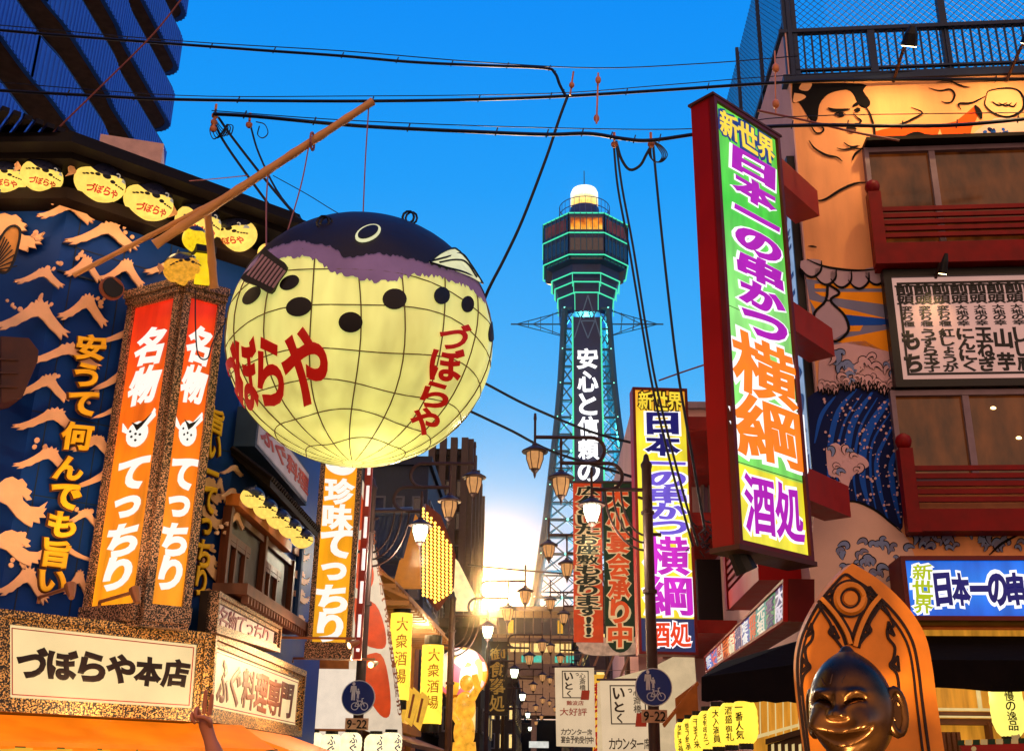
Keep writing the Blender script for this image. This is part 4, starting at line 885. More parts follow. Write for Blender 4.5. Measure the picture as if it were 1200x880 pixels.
# painted ball and golden figure
Yb = 31; c = up(541, 789, Yb); rb = 29 / FL * (c - EYE).length
def ballmat():
    m = bpy.data.materials.new('painted_ball'); m.use_nodes = True; tt = m.node_tree; b = tt.nodes['Principled BSDF']; b.inputs['Roughness'].default_value = .35
    tcn = tt.nodes.new('ShaderNodeTexCoord'); v = tt.nodes.new('ShaderNodeTexVoronoi'); v.inputs['Scale'].default_value = 3.2; nz = tt.nodes.new('ShaderNodeTexNoise'); nz.inputs['Scale'].default_value = 2.5
    tt.links.new(tcn.outputs['Object'], v.inputs[0]); tt.links.new(tcn.outputs['Object'], nz.inputs[0])
    s = tt.nodes.new('ShaderNodeSeparateColor'); tt.links.new(v.outputs['Color'], s.inputs[0]); r = tt.nodes.new('ShaderNodeValToRGB'); r.color_ramp.interpolation = 'CONSTANT'; tt.links.new(s.outputs[0], r.inputs[0])
    cs = [(0, (240, 226, 214)), (.3, (240, 190, 60)), (.45, (226, 120, 150)), (.58, (250, 240, 230)), (.75, (92, 70, 170)), (.86, (250, 214, 110)), (.94, (230, 90, 70))]
    while len(r.color_ramp.elements) < len(cs): r.color_ramp.elements.new(.5)
    for e, (p, q) in zip(r.color_ramp.elements, cs): e.position = p; e.color = lin(*q)
    tt.links.new(r.outputs[0], b.inputs['Base Color']); tt.links.new(r.outputs[0], b.inputs['Emission Color']); b.inputs['Emission Strength'].default_value = .6; return m  # the paint glows a little, for light falling on the ball
t = thing('ball_ornament', 'big painted ball with white, yellow, pink and violet flowers hanging over the left shops', 'ornament', c)
mb = MB(); mb.ell(c, (rb, rb, rb), 32, 20); mb.build('ball', ballmat(), t, True)
mb = MB(); mb.tube([c + Vector((rb * 1.01 * cos(a), rb * 1.01 * sin(a) * .3, rb * .95 * sin(a))) for a in [2 * pi * k / 40 for k in range(40)]], .025, 5, True); mb.lathe([(rb * .5, -rb - .1), (rb * .6, -rb + .12)], c, 20); mb.build('band', mat('gilt', (214, 140, 40), .35, metal=.6), t)
gilt = mat('gilt', (214, 140, 40)); Yg = 30
def gp_(x, y, yy=Yg): return up(x, y, yy)
mb = MB(); k = (gp_(545, 840) - EYE).length / FL
for x, y, rx, rz in ((547, 800, 8, 9), (545, 828, 12, 17), (544, 858, 12, 20)): mb.ell(gp_(x, y), (rx * k, rx * k * .8, rz * k), 14, 10)
mb.tube([gp_(553, 818), gp_(560, 806, Yg - .3), gp_(556, 790, Yg - .4)], [5 * k, 4 * k, 3.4 * k], 8); mb.tube([gp_(536, 820), gp_(529, 834, Yg - .2), gp_(537, 846, Yg - .4)], [5 * k, 4 * k, 3.4 * k], 8)
mb.tube([gp_(538, 870), gp_(535, 895), gp_(533, 930)], [7 * k, 6 * k, 5 * k], 8); mb.tube([gp_(550, 870), gp_(553, 895), gp_(554, 930)], [7 * k, 6 * k, 5 * k], 8)
mb.ell(gp_(541, 797, Yg - .25), (2 * k, 2 * k, 2 * k), 8, 6)
mb.build('golden_statue', mat('glowing_gold', (236, 160, 50), .4, emit=1.1, ecol=(255, 176, 50), var=.4, scale=6), smooth_=True, label='small golden figure with one raised arm below the painted ball', cat='statue')  # gilding given its own glow in place of lamplight
# dark vertical shop sign down the street
S7 = facing(41, 88, 582, 800)
t = thing('vertical_sign', 'dark brown vertical shop sign with dull gold characters at the end of the left shops', 'sign', S7.at(582, 860))
mb = MB(); mb.rect(S7, 571, 751, 594, 838, -.3, 0); mb.build('panel', mat('dark_brown_panel', (70, 46, 30), .5, emit=.12), t)
mb = MB(); write(mb, '御食事処', pq(S7, (573, 754), (592, 754), (592, 834), (573, 834)), S7.n, bold=.03, off=.005, t=.02); mb.build('lettering', mat('dull_gold', (190, 140, 60), .5, emit=.5), t)
mb = MB(); mb.tube([S7.at(594, 758, -.15), S7.at(601, 758, -.15)], .05); mb.tube([S7.at(594, 830, -.15), S7.at(601, 830, -.15)], .05); mb.build('bracket', iron, t)
# ---------------------------------------------------------------- houses behind
def block(name, label, px0, px1, ptop, y, depth, wallm, rows=6, cols=4, winm=None, ang=90, fins=False):
    pl = facing(y, ang, (px0 + px1) / 2, 700); u0, u1 = pl.u(px0, 700), pl.u(px1, 700); z = pl.at((px0 + px1) / 2, ptop).z
    t = thing(name, label, 'building', pl.fr((u0 + u1) / 2, 0)); w = u1 - u0
    mb = MB(); mb.ubox(pl, u0, u1, 0, z, -depth, 0); mb.build('wall', wallm, t)
    mb = MB(); mb.ubox(pl, u0 - .15, u1 + .15, z, z + .4, -depth - .15, .15); mb.build('parapet', wallm, t)
    for s in range(2):
        P = pl if s == 0 else PL(pl.fr(u1 if pl.fr(u1, 0).x > 0 else u0, 0), ang - 90)
        if s == 1:
            e = u1 if abs(pl.fr(u1, 0).x) < abs(pl.fr(u0, 0).x) else u0; P = PL(pl.fr(e, 0), ang - 90)
        ww = w if s == 0 else depth; a0 = u0 if s == 0 else 0; sg_ = 1
        if s == 1 and P.fr(1, 0).y < P.fr(0, 0).y: sg_ = -1
        nc = cols if s == 0 else max(2, int(depth / 3))
        for i in range(rows):
            for j in range(nc):
                ua = a0 + sg_ * ww * (j + .2) / nc; ub = a0 + sg_ * ww * (j + .8) / nc; za = 3 + (z - 4) * (i + .2) / rows; zb_ = 3 + (z - 4) * (i + .75) / rows
                mb = MB(); bars(mb, [P.fr(ua, zb_), P.fr(ub, zb_), P.fr(ub, za), P.fr(ua, za)], inset([P.fr(ua, zb_), P.fr(ub, zb_), P.fr(ub, za), P.fr(ua, za)], .08), P.n, 0, .08); f = mb.build('window', mat('window_grey', (90, 90, 100), .4), t)
                mb = MB(); plate(mb, [P.fr(ua, zb_), P.fr(ub, zb_), P.fr(ub, za), P.fr(ua, za)], P.n, 0.005, .03); mb.build('pane', winm if winm and (i * 7 + j * 3) % 4 else mat('dark_glass', (24, 32, 54), .12, spec=.8), f)
        if fins:
            mb = MB()
            for j in range(nc + 1): uu = a0 + sg_ * ww * j / nc; mb.ubox(P, uu - .2, uu + .2, 0, z + 1.0, 0, .5)
            mb.build('fin', mat('fin_brown', (70, 56, 50), .6), t)
    return t
block('office_building', 'tall dark brown office block with upright fins beyond the bulb sign', 500, 540, 534, 62, 14, mat('block_brown', (44, 36, 36), .7), 8, 3, ang=90, fins=True)
block('apartment_house', 'dark navy building showing below the giant fish behind the left lamp', 404, 496, 545, 48, 10, mat('block_navy', (34, 42, 62), .7), 6, 4)
block('shop_house', 'low dark house in the left row, hidden behind the painted ball', 520, 566, 735, 50, 12, mat('block_brown', (56, 42, 38)), 2, 3, mat('lit_window', (255, 214, 130), .4, emit=1.2))
block('shop_house', 'low dark house at the far end of the left row', 575, 606, 800, 80, 24, mat('block_brown', (56, 42, 38)), 2, 3, mat('lit_window', (255, 214, 130)))
block('shop_house', 'dark house in the right row behind the hanging banners', 690, 800, 700, 44, 20, mat('block_dusk', (70, 56, 60), .7), 3, 4, mat('lit_window', (255, 214, 130)))
block('shop_house', 'low house at the far end of the right row', 668, 720, 795, 80, 24, mat('block_dusk', (70, 56, 60)), 2, 3, mat('lit_window', (255, 214, 130)))
# hall across the end of the street
S8 = facing(125, 90, 645, 760)
t = thing('street_end_hall', 'long cream hall with a lit window band closing the end of the street', 'building', S8.at(645, 880)); uh0, uh1 = S8.u(520, 760), S8.u(790, 760); zt = lambda y: S8.at(645, y).z
mb = MB(); mb.ubox(S8, uh0, uh1, zt(838), zt(716), -8, 0); mb.build('wall', mat('hall_cream', (176, 150, 120), .7, var=.15), t)
mb = MB(); mb.ubox(S8, uh0, uh1, zt(792), zt(778), .0, .4); mb.ubox(S8, uh0, uh1, zt(752), zt(748), 0, .4); mb.ubox(S8, uh0, uh1, zt(716), zt(711), -8, .5); mb.build('cornice', mat('hall_trim', (120, 100, 92), .6), t)
mb = MB()
for k in range(22): mb.ubox(S8, uh0 + k * 1.25, uh0 + k * 1.25 + 1.0, zt(764), zt(754), 0, .1)
mb.build('window', mat('lit_window', (255, 214, 130)), t)
mb = MB()
for k in range(22):
    if k % 3: mb.ubox(S8, uh0 + k * 1.25, uh0 + k * 1.25 + 1.0, zt(776), zt(768), 0, .12)
mb.build('green_window', mat('teal_window', (90, 220, 190), .4, emit=.8), t)
mb = MB(); mb.ubox(S8, uh0, uh1, zt(744), zt(724), .02, .06); mb.build('upper_glazing', mat('dark_glass', (24, 32, 54)), t)
mb = MB()
for k in range(5): mb.ubox(S8, uh0 + k * 5.6 + 7.2, uh0 + k * 5.6 + 7.8, zt(742), zt(727), .07, .2)
mb.build('lit_banner', mat('lit_yellow_board', (255, 190, 60)), t)
mb = MB()
for k in range(28): mb.ubox(S8, uh0 + k, uh0 + k + .12, zt(792), zt(716), .4, .6)
mb.build('mullion', mat('hall_trim', (120, 100, 92)), t)
mb = MB(); mb.ubox(S8, uh0, uh1, 0, zt(838), -12, -10); mb.build('ground_floor', mat('block_navy', (34, 42, 62)), t)
mb = MB()
for k in range(9): mb.ubox(S8, uh0 + k * 3.4 - .3, uh0 + k * 3.4 + .3, 0, zt(838), -6, -.5)
mb.build('column', mat('hall_trim', (120, 100, 92)), t)
mb = MB(); mb.rect(facing(60, 90, 631, 867), 620, 868, 643, 876, 0, .1); mb.build('shop_sign', mat('white_lit', (240, 240, 230), .5, emit=.8), label='small white lit sign low in the dark street', cat='sign')
# ---------------------------------------------------------------- the tower
YT = 183.0; T0 = up(686, 366, YT); cxT = T0.x; TW = thing('observation_tower', 'tall steel observation tower with octagonal green lit deck and a white lettered shaft', 'tower', (T0.x, YT, 0))
def zT(py, front): return EYE.z + (up(687, py, YT - front).z - EYE.z)
steel = mat('tower_steel', (30, 74, 104), .5, metal=.2, var=.25, scale=.3); deckm = mat('deck_cladding', (22, 44, 96), .5, var=.35, scale=.4); neon = mat('neon_green', (120, 255, 210), .3, emit=1.1, ecol=(70, 235, 180), var=0)
px_m = (T0 - EYE).length / FL
def rad(hw): return hw * px_m * .92                            # octagon circumradius from a half width in pixels
O = lambda r, z, prof=None: (r, z)
R1 = rad(58); C0 = Vector((cxT, YT, 0)); PH = pi / 8
z_roof = zT(250, R1 * .92); z_a = zT(273, R1 * .92); z_b = zT(299, R1 * .9); z_c = zT(317, rad(50)); z_d = zT(329, rad(42)); z_e = zT(342, rad(37)); z_f = zT(366, rad(30))
prof = [(R1 * .9, z_roof + .6), (R1, z_roof), (R1, z_a), (R1 * .99, z_a - .1), (R1 * .99, z_b + .3), (R1 * .93, z_b), (R1 * .93, z_c + 2.2), (rad(46), z_c + 1.8), (rad(45), z_c), (rad(42), z_d + .8), (rad(41), z_d), (rad(38), z_e + .8), (rad(37), z_e), (rad(35), z_f)]
mb = MB(); mb.lathe(prof, C0, 8, PH); mb.build('deck', deckm, TW)
mb = MB()
def ringpts(r, z): return [C0 + Vector((r * cos(PH + 2 * pi * k / 8), r * sin(PH + 2 * pi * k / 8), z)) for k in range(8)]
for r, z in ((R1 * 1.01, z_roof), (R1 * 1.01, z_a), (R1 * 1.0, z_b), (rad(46.4), z_c), (rad(42), z_d), (rad(38), z_e)): mb.tube(ringpts(r, z), .13, 5, True)
for k in (4, 5, 6, 7):
    a = PH + 2 * pi * k / 8
    for r, z, dz in ((rad(46), z_c, 2.6), (rad(42), z_d, 2.4), (rad(38), z_e, 3.4)): mb.tube([C0 + Vector((r * cos(a), r * sin(a), z)), C0 + Vector((r * .985 * cos(a), r * .985 * sin(a), z - dz))], .09, 4)
mb.build('neon_line', neon, TW)
mb = MB()                                                       # glazing bands and posts on the deck faces
for z0, z1, rr in ((z_a + .5, z_roof - .6, R1 * 1.004), (z_b + .9, z_a - 1.0, R1 * .995), (z_c + 2.7, z_b - .6, R1 * .935)):
    for k in range(8):
        a, b = ringpts(rr, 0)[k], ringpts(rr, 0)[(k + 1) % 8]
        mb.loft([lerp(a, b, .04) + Vector((0, 0, z0)), lerp(a, b, .96) + Vector((0, 0, z0)), lerp(a, b, .96) + Vector((0, 0, z1)), lerp(a, b, .04) + Vector((0, 0, z1))], [lerp(v, C0 + Vector((0, 0, v.z)), .02) for v in [lerp(a, b, .04) + Vector((0, 0, z0)), lerp(a, b, .96) + Vector((0, 0, z0)), lerp(a, b, .96) + Vector((0, 0, z1)), lerp(a, b, .04) + Vector((0, 0, z1))]])
mb.build('window_band', mat('tower_glass', (26, 36, 66), .15, spec=.8), TW)
mb = MB(); a, b = ringpts(R1 * 1.012, 0)[5], ringpts(R1 * 1.012, 0)[6]
mb.loft([lerp(a, b, .06) + Vector((0, 0, z_a + .7)), lerp(a, b, .94) + Vector((0, 0, z_a + .7)), lerp(a, b, .94) + Vector((0, 0, z_roof - 1.0)), lerp(a, b, .06) + Vector((0, 0, z_roof - 1.0))], [v + Vector((0, .1, 0)) for v in [lerp(a, b, .06) + Vector((0, 0, z_a + .7)), lerp(a, b, .94) + Vector((0, 0, z_a + .7)), lerp(a, b, .94) + Vector((0, 0, z_roof - 1.0)), lerp(a, b, .06) + Vector((0, 0, z_roof - 1.0))]])
mb.build('lit_lounge', ramp_emit('lounge', [(0, (255, 200, 80)), (.35, (255, 150, 20)), (.6, (190, 80, 10)), (1, (60, 30, 20))], 1.1, lo=z_a + .5, hi=z_roof, wob=.5, scale=.8), TW)
mb = MB()
for k in (4, 6):
    a, b = ringpts(R1 * 1.012, 0)[k], ringpts(R1 * 1.012, 0)[k + 1]
    P_ = [lerp(a, b, .1) + Vector((0, 0, z_a + .7)), lerp(a, b, .9) + Vector((0, 0, z_a + .7)), lerp(a, b, .9) + Vector((0, 0, z_roof - 1.0)), lerp(a, b, .1) + Vector((0, 0, z_roof - 1.0))]; mb.loft(P_, [v + Vector((0, .1, 0)) for v in P_])
mb.build('dim_lounge', mat('dim_lounge', (120, 50, 40), .4, emit=.35, var=.5, scale=.6), TW)
mb = MB()
for rr, z0, z1 in ((R1 * 1.015, z_a, z_roof), (R1, z_b, z_a), (R1 * .94, z_c + 2.4, z_b)):
    for k in range(8):
        for j in range(7):
            p = lerp(ringpts(rr, 0)[k], ringpts(rr, 0)[(k + 1) % 8], j / 6); mb.tube([p + Vector((0, 0, z0)), p + Vector((0, 0, z1))], .1, 4)
mb.build('deck_post', steel, TW)
zc0 = zT(252, 3)
mb = MB(); mb.lathe([(rad(31), z_roof), (rad(31), z_roof + .8), (rad(24), z_roof + 1.2), (rad(20), z_roof + 3.8), (rad(19), z_roof + 5)], C0, 20); mb.build('upper_drum', mat('drum_blue', (34, 54, 130), .5, emit=.15), TW)
mb = MB()
for z in (z_roof + 2.0, z_roof + 3.6, z_roof + 5.2): mb.tube([C0 + Vector((rad(33) * cos(a), rad(33) * sin(a), z)) for a in [2 * pi * k / 28 for k in range(28)]], .08, 4, True)
for k in range(28): a = 2 * pi * k / 28; mb.tube([C0 + Vector((rad(33) * cos(a), rad(33) * sin(a), z_roof)), C0 + Vector((rad(33) * cos(a), rad(33) * sin(a), z_roof + 5.2))], .06, 4)
mb.build('railing', mat('rail_blue', (40, 70, 150), .5), TW)
zd = zT(236, 2); zl = zT(219, 1)
mb = MB(); mb.lathe([(rad(17), z_roof + 4), (rad(18), zd + .3), (rad(18), zl - 1.0), (rad(16), zl - .3), (rad(10), zl), (.1, zl + .1)], C0, 24); mb.build('beacon', ramp_emit('beacon_glow', [(0, (255, 190, 60)), (.45, (255, 226, 140)), (.6, (255, 250, 235)), (1, (255, 255, 250))], 1.6, lo=z_roof + 4.5, hi=zl, wob=.02), TW, True)
mb = MB(); mb.tube([C0 + Vector((0, 0, zl)), C0 + Vector((0, 0, zl + 4))], .12, 4); mb.build('mast', steel, TW)
# the tower is lit in teal from lamps inside its frame
for z_, e_ in ((78, 9000), (58, 16000), (40, 22000), (24, 26000)):
    l = lamp('tower_light', 'POINT', C0 + Vector((0, 0, z_)), e_, (.1, .85, .8), 1.0); l.parent = TW; l.location = Vector((0, 0, z_))
# legs and lattice
LV = [(372, 27), (420, 30), (460, 33), (500, 37), (540, 42), (580, 47), (620, 52), (660, 58), (710, 66), (800, 84), (905, 112)]
lv = [(up(687, y, YT).z, w * (up(687, y, YT) - EYE).length / FL * .97 / 1.05) for y, w in LV]; lv[-1] = (0, lv[-1][1])
mb = MB(); nd = MB()
corner = lambda h, z, i: C0 + Vector((h * (-1, 1, 1, -1)[i], h * (-1, -1, 1, 1)[i], z))
for i in range(4): mb.tube([corner(h, z, i) for z, h in lv], .62, 6)
for (za, ha), (zb_, hb) in zip(lv, lv[1:]):
    zm, hm = (za + zb_) / 2, (ha + hb) / 2
    for i in range(4):
        j = (i + 1) % 4; A, B, Cc, D = corner(ha, za, i), corner(ha, za, j), corner(hb, zb_, i), corner(hb, zb_, j)
        mb.tube([A, B], .3, 4); E_, F_ = lerp(A, Cc, .5), lerp(B, D, .5); mb.tube([E_, F_], .2, 4)
        for s in range(4):
            a, b = s / 4, (s + 1) / 4
            for (P0, P1), (Q0, Q1) in (((A, B), (E_, F_)), ((E_, F_), (Cc, D))):
                mb.tube([lerp(P0, P1, a), lerp(Q0, Q1, b)], .13, 4); mb.tube([lerp(P0, P1, b), lerp(Q0, Q1, a)], .13, 4)
mb.build('lattice', steel, TW)
mb = MB()
for (za, ha), (zb_, hb) in zip(lv[:9], lv[1:]):
    for k in range(5):
        for i in (0,):
            p = lerp(corner(ha, za, 0), corner(ha, za, 1), k / 4); 
            if k != 2: mb.ell(p + Vector((0, -.4, 0)), (.22, .22, .22), 6, 4)
mb.build('lamp_dot', mat('neon_pale', (170, 255, 235), .3, emit=2.4, ecol=(120, 240, 215), var=0), TW)
PT = PL((cxT, YT - lv[0][1] - 1.2, 0), 90); hw = 18.5 * px_m
sh0, sh1 = zT(640, 12), zT(374, lv[0][1])
mb = MB(); wv = 17 * px_m * .93
# the lettered shaft leans with the tower front
def shaft(u, z):
    for (za, ha), (zb_, hb) in zip(lv, lv[1:]):
        if zb_ <= z <= za + 50: h = lerp(hb, ha, (z - zb_) / (za - zb_)); break
    return Vector((cxT + u, YT - h - .9, z))
zs_ = [sh1 - (sh1 - sh0) * k / 10 for k in range(11)]; vs = []
for z in zs_: vs += [shaft(-wv, z), shaft(wv, z), shaft(wv, z) + Vector((0, 1, 0)), shaft(-wv, z) + Vector((0, 1, 0))]
mb.add(vs, [[4 * i + k, 4 * i + (k + 1) % 4, 4 * i + 4 + (k + 1) % 4, 4 * i + 4 + k] for i in range(10) for k in range(4)] + [[0, 1, 2, 3], [40, 41, 42, 43]]); mb.build('letter_shaft', mat('shaft_blue', (24, 46, 96), .4, emit=.25, var=.3, scale=.3), TW)
mb = MB()
for s in (-1, 1): mb.tube([shaft(s * wv * 1.02, z) + Vector((0, -.2, 0)) for z in zs_], .15, 5)
mb.build('neon_edge', neon, TW)
mb = MB()
for i, ch in enumerate('安心と信頼の日立'):
    y0 = 399 + i * 26.4; za, zb_ = zT(y0, 9 + i * .6), zT(y0 + 25.5, 9 + i * .6); w = 12.5 * px_m * .92
    put(mb, ch, lambda u, v, h, za=za, zb_=zb_, w=w: shaft(lerp(-w, w, u), lerp(zb_, za, v)) + Vector((0, -.3 - .15 * h, 0)), .045)
mb.build('lettering', mat('tower_letter', (255, 255, 255), .4, emit=1.6, var=0), TW)
mb = MB()                                                       # emblem frame above the letters
for a, b in (((689, 346), (673, 396)), ((689, 346), (704, 396)), ((681, 376), (697, 376)), ((681, 376), (689, 396)), ((697, 376), (689, 396))): mb.tube([up(*a, YT - 11), up(*b, YT - 11)], .12, 4)
mb.build('truss_emblem', mat('pale_steel', (110, 150, 190), .5, emit=.15), TW)
mb = MB()                                                       # side spikes
for s in (-1, 1):
    tip = up(688 + s * 83, 380, YT); base = [up(688 + s * 26, y, YT) for y in (362, 380, 394)]
    for b_ in base: mb.tube([b_ + Vector((0, 0, 0)), tip - Vector((s * 3, 0, 0))], .09, 4)
    for f in (-6, 6): mb.tube([base[1] + Vector((0, f, 0)), tip], .09, 4)
    mb.tube([base[1], tip, tip + Vector((s * 1, 0, 0))], .15, 4)
    for t_ in (.25, .5, .75): mb.tube([lerp(base[0], tip, t_), lerp(base[2], tip, t_)], .07, 4); mb.tube([lerp(base[1] + Vector((0, 6, 0)), tip, t_), lerp(base[1] - Vector((0, 6, 0)), tip, t_)], .07, 4)
mb.build('side_spike', steel, TW)
# ================================================================ RIGHT: SIGNS
red = mat('sign_red', (150, 7, 7), .5, var=.15, scale=2, bump=.05, bscale=5, spec=.18); dred = mat('dark_red', (92, 8, 8), .5, var=.2)
whiteL = mat('lit_white_edge', (255, 252, 255), .4, emit=1.15, var=.02)
def shaded(name, a, b, lo, hi, em=1.0): return ramp_emit(name, [(0, a), (1, b)], em, lo=lo, hi=hi, wob=.08)
def outlined(t, s, q, n, m, vertical=True, bold=.075, ob=.12, off=.006, w=None, name='lettering', me=None, skew=0, fill=.94):
    mb = MB(); write(mb, s, q, n, vertical, ob, off, .008, w, fill, skew=skew); mb.build(name + '_outline', me or whiteL, t)
    mb = MB(); write(mb, s, q, n, vertical, bold, off + .012, .010, w, fill, skew=skew); return mb.build(name, m, t)
# big green sign set at 45 degrees on brackets
G1 = PL(up(850, 400, 10.6), 47)
gu1 = G1.u(930, 400); gz1, gz0 = G1.at(846, 121).z, G1.at(855, 636).z
q = [G1.fr(0, gz1), G1.fr(gu1, gz1), G1.fr(gu1, gz0), G1.fr(0, gz0)]
green = ramp_emit('green_film', [(0, (255, 240, 60)), (.16, (255, 236, 40)), (.165, (130, 232, 96)), (.5, (160, 246, 130)), (.75, (70, 206, 50)), (1, (120, 232, 80))], 1.0, lo=0, hi=gz1 - gz0, wob=.004, scale=1.2)
t = tall_sign('tall_sign', 'tall green light box with purple and orange characters, its deep red side towards the street', 'sign', G1, q, .3, .05, green, dred, red)
sub = lambda y0, y1, a=.1, b=.9: qin(q, a, (G1.at(880, 0).z * 0 + (gz1 - y0)) / (gz1 - gz0) if 0 else y0, b, y1)
outlined(t, '新世界', sub(.02, .088, .08, .92), G1.n, mat('gold_lit', (255, 220, 60), .4, emit=1.0), False, .05, .17, name='heading', me=mat('deep_blue', (20, 60, 150), .4, emit=.7))
outlined(t, '日本一の串かつ', sub(.095, .545, .2, .9), G1.n, mat('purple_lit', (186, 20, 190), .4, emit=.9, var=.1), True, .075, .12, skew=.05, fill=.86)
outlined(t, '横綱', sub(.55, .815, .06, .97), G1.n, mat('orange_lit', (255, 130, 10), .4, emit=1.0, var=.1), True, .06, .11, name='large_lettering', fill=.98)
outlined(t, '酒処', sub(.85, .97, .1, .92), G1.n, mat('purple_lit', (186, 20, 190)), False, .06, .12, name='foot_lettering')
mb = MB(); zm_ = lerp(gz0, gz1, .5); mb.ubox(G1, .04, gu1 - .04, zm_, zm_ + .006, 0, .004); mb.ubox(G1, .04, gu1 - .04, lerp(gz0, gz1, .165), lerp(gz0, gz1, .165) + .008, 0, .004); mb.build('film_seam', mat('seam_green', (60, 120, 50), .5), t)
for a_, b_ in ((gz0 - .05, gz0), (gz1, gz1 + .03)): mb = MB(); mb.ubox(G1, -.03, gu1 + .03, a_, b_, -.32, .05); mb.build('end_cap', mat('rust_brown', (74, 34, 24), .6), t)
# yellow sign further down
S9 = facing(19.6, 86, 775, 620); u0, u1 = S9.u(745, 620), S9.u(812, 620); z1, z0 = S9.at(771, 455).z, S9.at(785, 767).z
q = [S9.fr(u0, z1), S9.fr(u1, z1), S9.fr(u1, z0), S9.fr(u0, z0)]
yel2 = ramp_emit('yellow_film', [(0, (24, 40, 84)), (.128, (24, 40, 84)), (.129, (255, 226, 40)), (.5, (255, 240, 60)), (.8, (255, 232, 50)), (1, (255, 160, 40))], 1.05, lo=0, hi=z1 - z0, wob=.003)
t = tall_sign('tall_sign', 'tall yellow light box with violet characters behind the right lamp pole', 'sign', S9, q, .35, .05, yel2, dred, red)
outlined(t, '新世界', qin(q, .1, .015, .9, .09), S9.n, mat('gold_lit', (255, 220, 60)), False, .05, .16, name='heading', me=mat('dark_edge', (60, 40, 20), .5))
outlined(t, '日本', qin(q, .2, .1, .84, .27), S9.n, mat('navy_lit', (24, 30, 130), .4, emit=.6), True, .06, .13)
outlined(t, '一の串かつ', qin(q, .24, .27, .9, .575), S9.n, mat('violet_lit', (120, 96, 226), .4, emit=.9), True, .06, .13, name='mid_lettering')
outlined(t, '横綱', qin(q, .12, .575, .93, .865), S9.n, shaded('magenta_fade', (120, 16, 110), (230, 30, 220), -1.2, 1.2, .9), True, .06, .11, name='large_lettering')
outlined(t, '酒処', qin(q, .16, .885, .9, .975), S9.n, mat('red_lit', (245, 70, 30), .4, emit=.9), False, .06, .12, name='foot_lettering')
# red and green hanging banners, the cloth glowing in place of lamplight
S10 = facing(23, 88, 705, 660)
for (x0, x1, colm, s, name_, lm, em_, lab) in ((670, 704, mat('banner_red', (232, 70, 24), .7, emit=.6), '広々としたお座敷もあります!!', 'r', mat('banner_ink', (30, 50, 28), .6, emit=.05), mat('banner_cream', (246, 206, 150), .6, emit=.55), 'tall red hanging banner with dark green characters beside the green one'),
                                      (706, 740, mat('banner_green', (34, 66, 40), .7, emit=.22), '大小宴会承り中', 'g', mat('banner_orange', (244, 84, 30), .6, emit=.65), mat('banner_cream', (246, 206, 150)), 'tall dark green hanging banner with orange characters beside the yellow sign')):
    t = thing('hanging_banner', lab, 'banner', S10.at((x0 + x1) / 2, 765)); dx = -2
    a0, a1 = S10.u(x0 - dx, 665), S10.u(x1 - dx, 665); zt1, zt0 = S10.at(x0, 566).z, S10.at(x0 + 4, 752 if name_ == 'r' else 764).z
    n_ = 10; mb = MB()
    if name_ == 'g':
        uc, ur = (a0 + a1) / 2, (a1 - a0) / 2; pts = [S10.fr(a0, zt1), S10.fr(a1, zt1)] + [S10.fr(uc + ur * cos(a), zt0 + .45 - .45 * sin(a)) for a in [pi * k / 12 for k in range(13)]]
    else: pts = [S10.fr(a0, zt1), S10.fr(a1, zt1), S10.fr(a1, zt0), S10.fr(a0, zt0)]
    mb.prism(pts, S10.n * -.04); mb.build('cloth', colm, t)
    q = [S10.fr(lerp(a0, a1, .1), zt1 - .06), S10.fr(lerp(a0, a1, .9), zt1 - .06), S10.fr(lerp(a0, a1, .9), zt0 + .1), S10.fr(lerp(a0, a1, .1), zt0 + .1)]
    outlined(t, s, q, S10.n, lm, True, .05, .12, me=em_)
    mb = MB(); mb.tube([S10.fr(a0 - .1, zt1 + .03, -.02), S10.fr(a1 + .1, zt1 + .03, -.02)], .03, 6); mb.build('rod', iron, t)
mb = MB(); mb.poly(S10, smooth2([(676, 752), (680, 742), (692, 736), (704, 744), (718, 756), (735, 752), (748, 745), (750, 764), (720, 768), (684, 766), (676, 752)], 3)[:-1], -.2, -.06)
for k in range(26): mb.disc(S10, 678 + k * 2.8, 754 + 7 * sin(k * 1.9), 3, 3, 0, -.07, -.045, 8)
mb.build('paper_blossom', mat('blossom_pink', (236, 190, 160), .7, emit=.35, var=.4, scale=9), label='pale pink paper blossom cluster under the red and green banners', cat='decoration')
# dark sign with white characters half hidden behind the green banner
S11 = facing(24.5, 90, 735, 650); t = thing('wall_sign', 'dark narrow sign with white characters half hidden behind the green banner', 'sign', S11.at(738, 760))
mb = MB(); mb.rect(S11, 722, 566, 748, 768, -.2, 0); mb.build('panel', mat('dusk_panel', (120, 84, 90), .6, emit=.08), t)
mb = MB(); write(mb, '居酒屋串揚げ処', pq(S11, (730, 575), (748, 575), (748, 765), (730, 765)), S11.n, bold=.04, off=.004, t=.012); mb.build('lettering', ink, t)
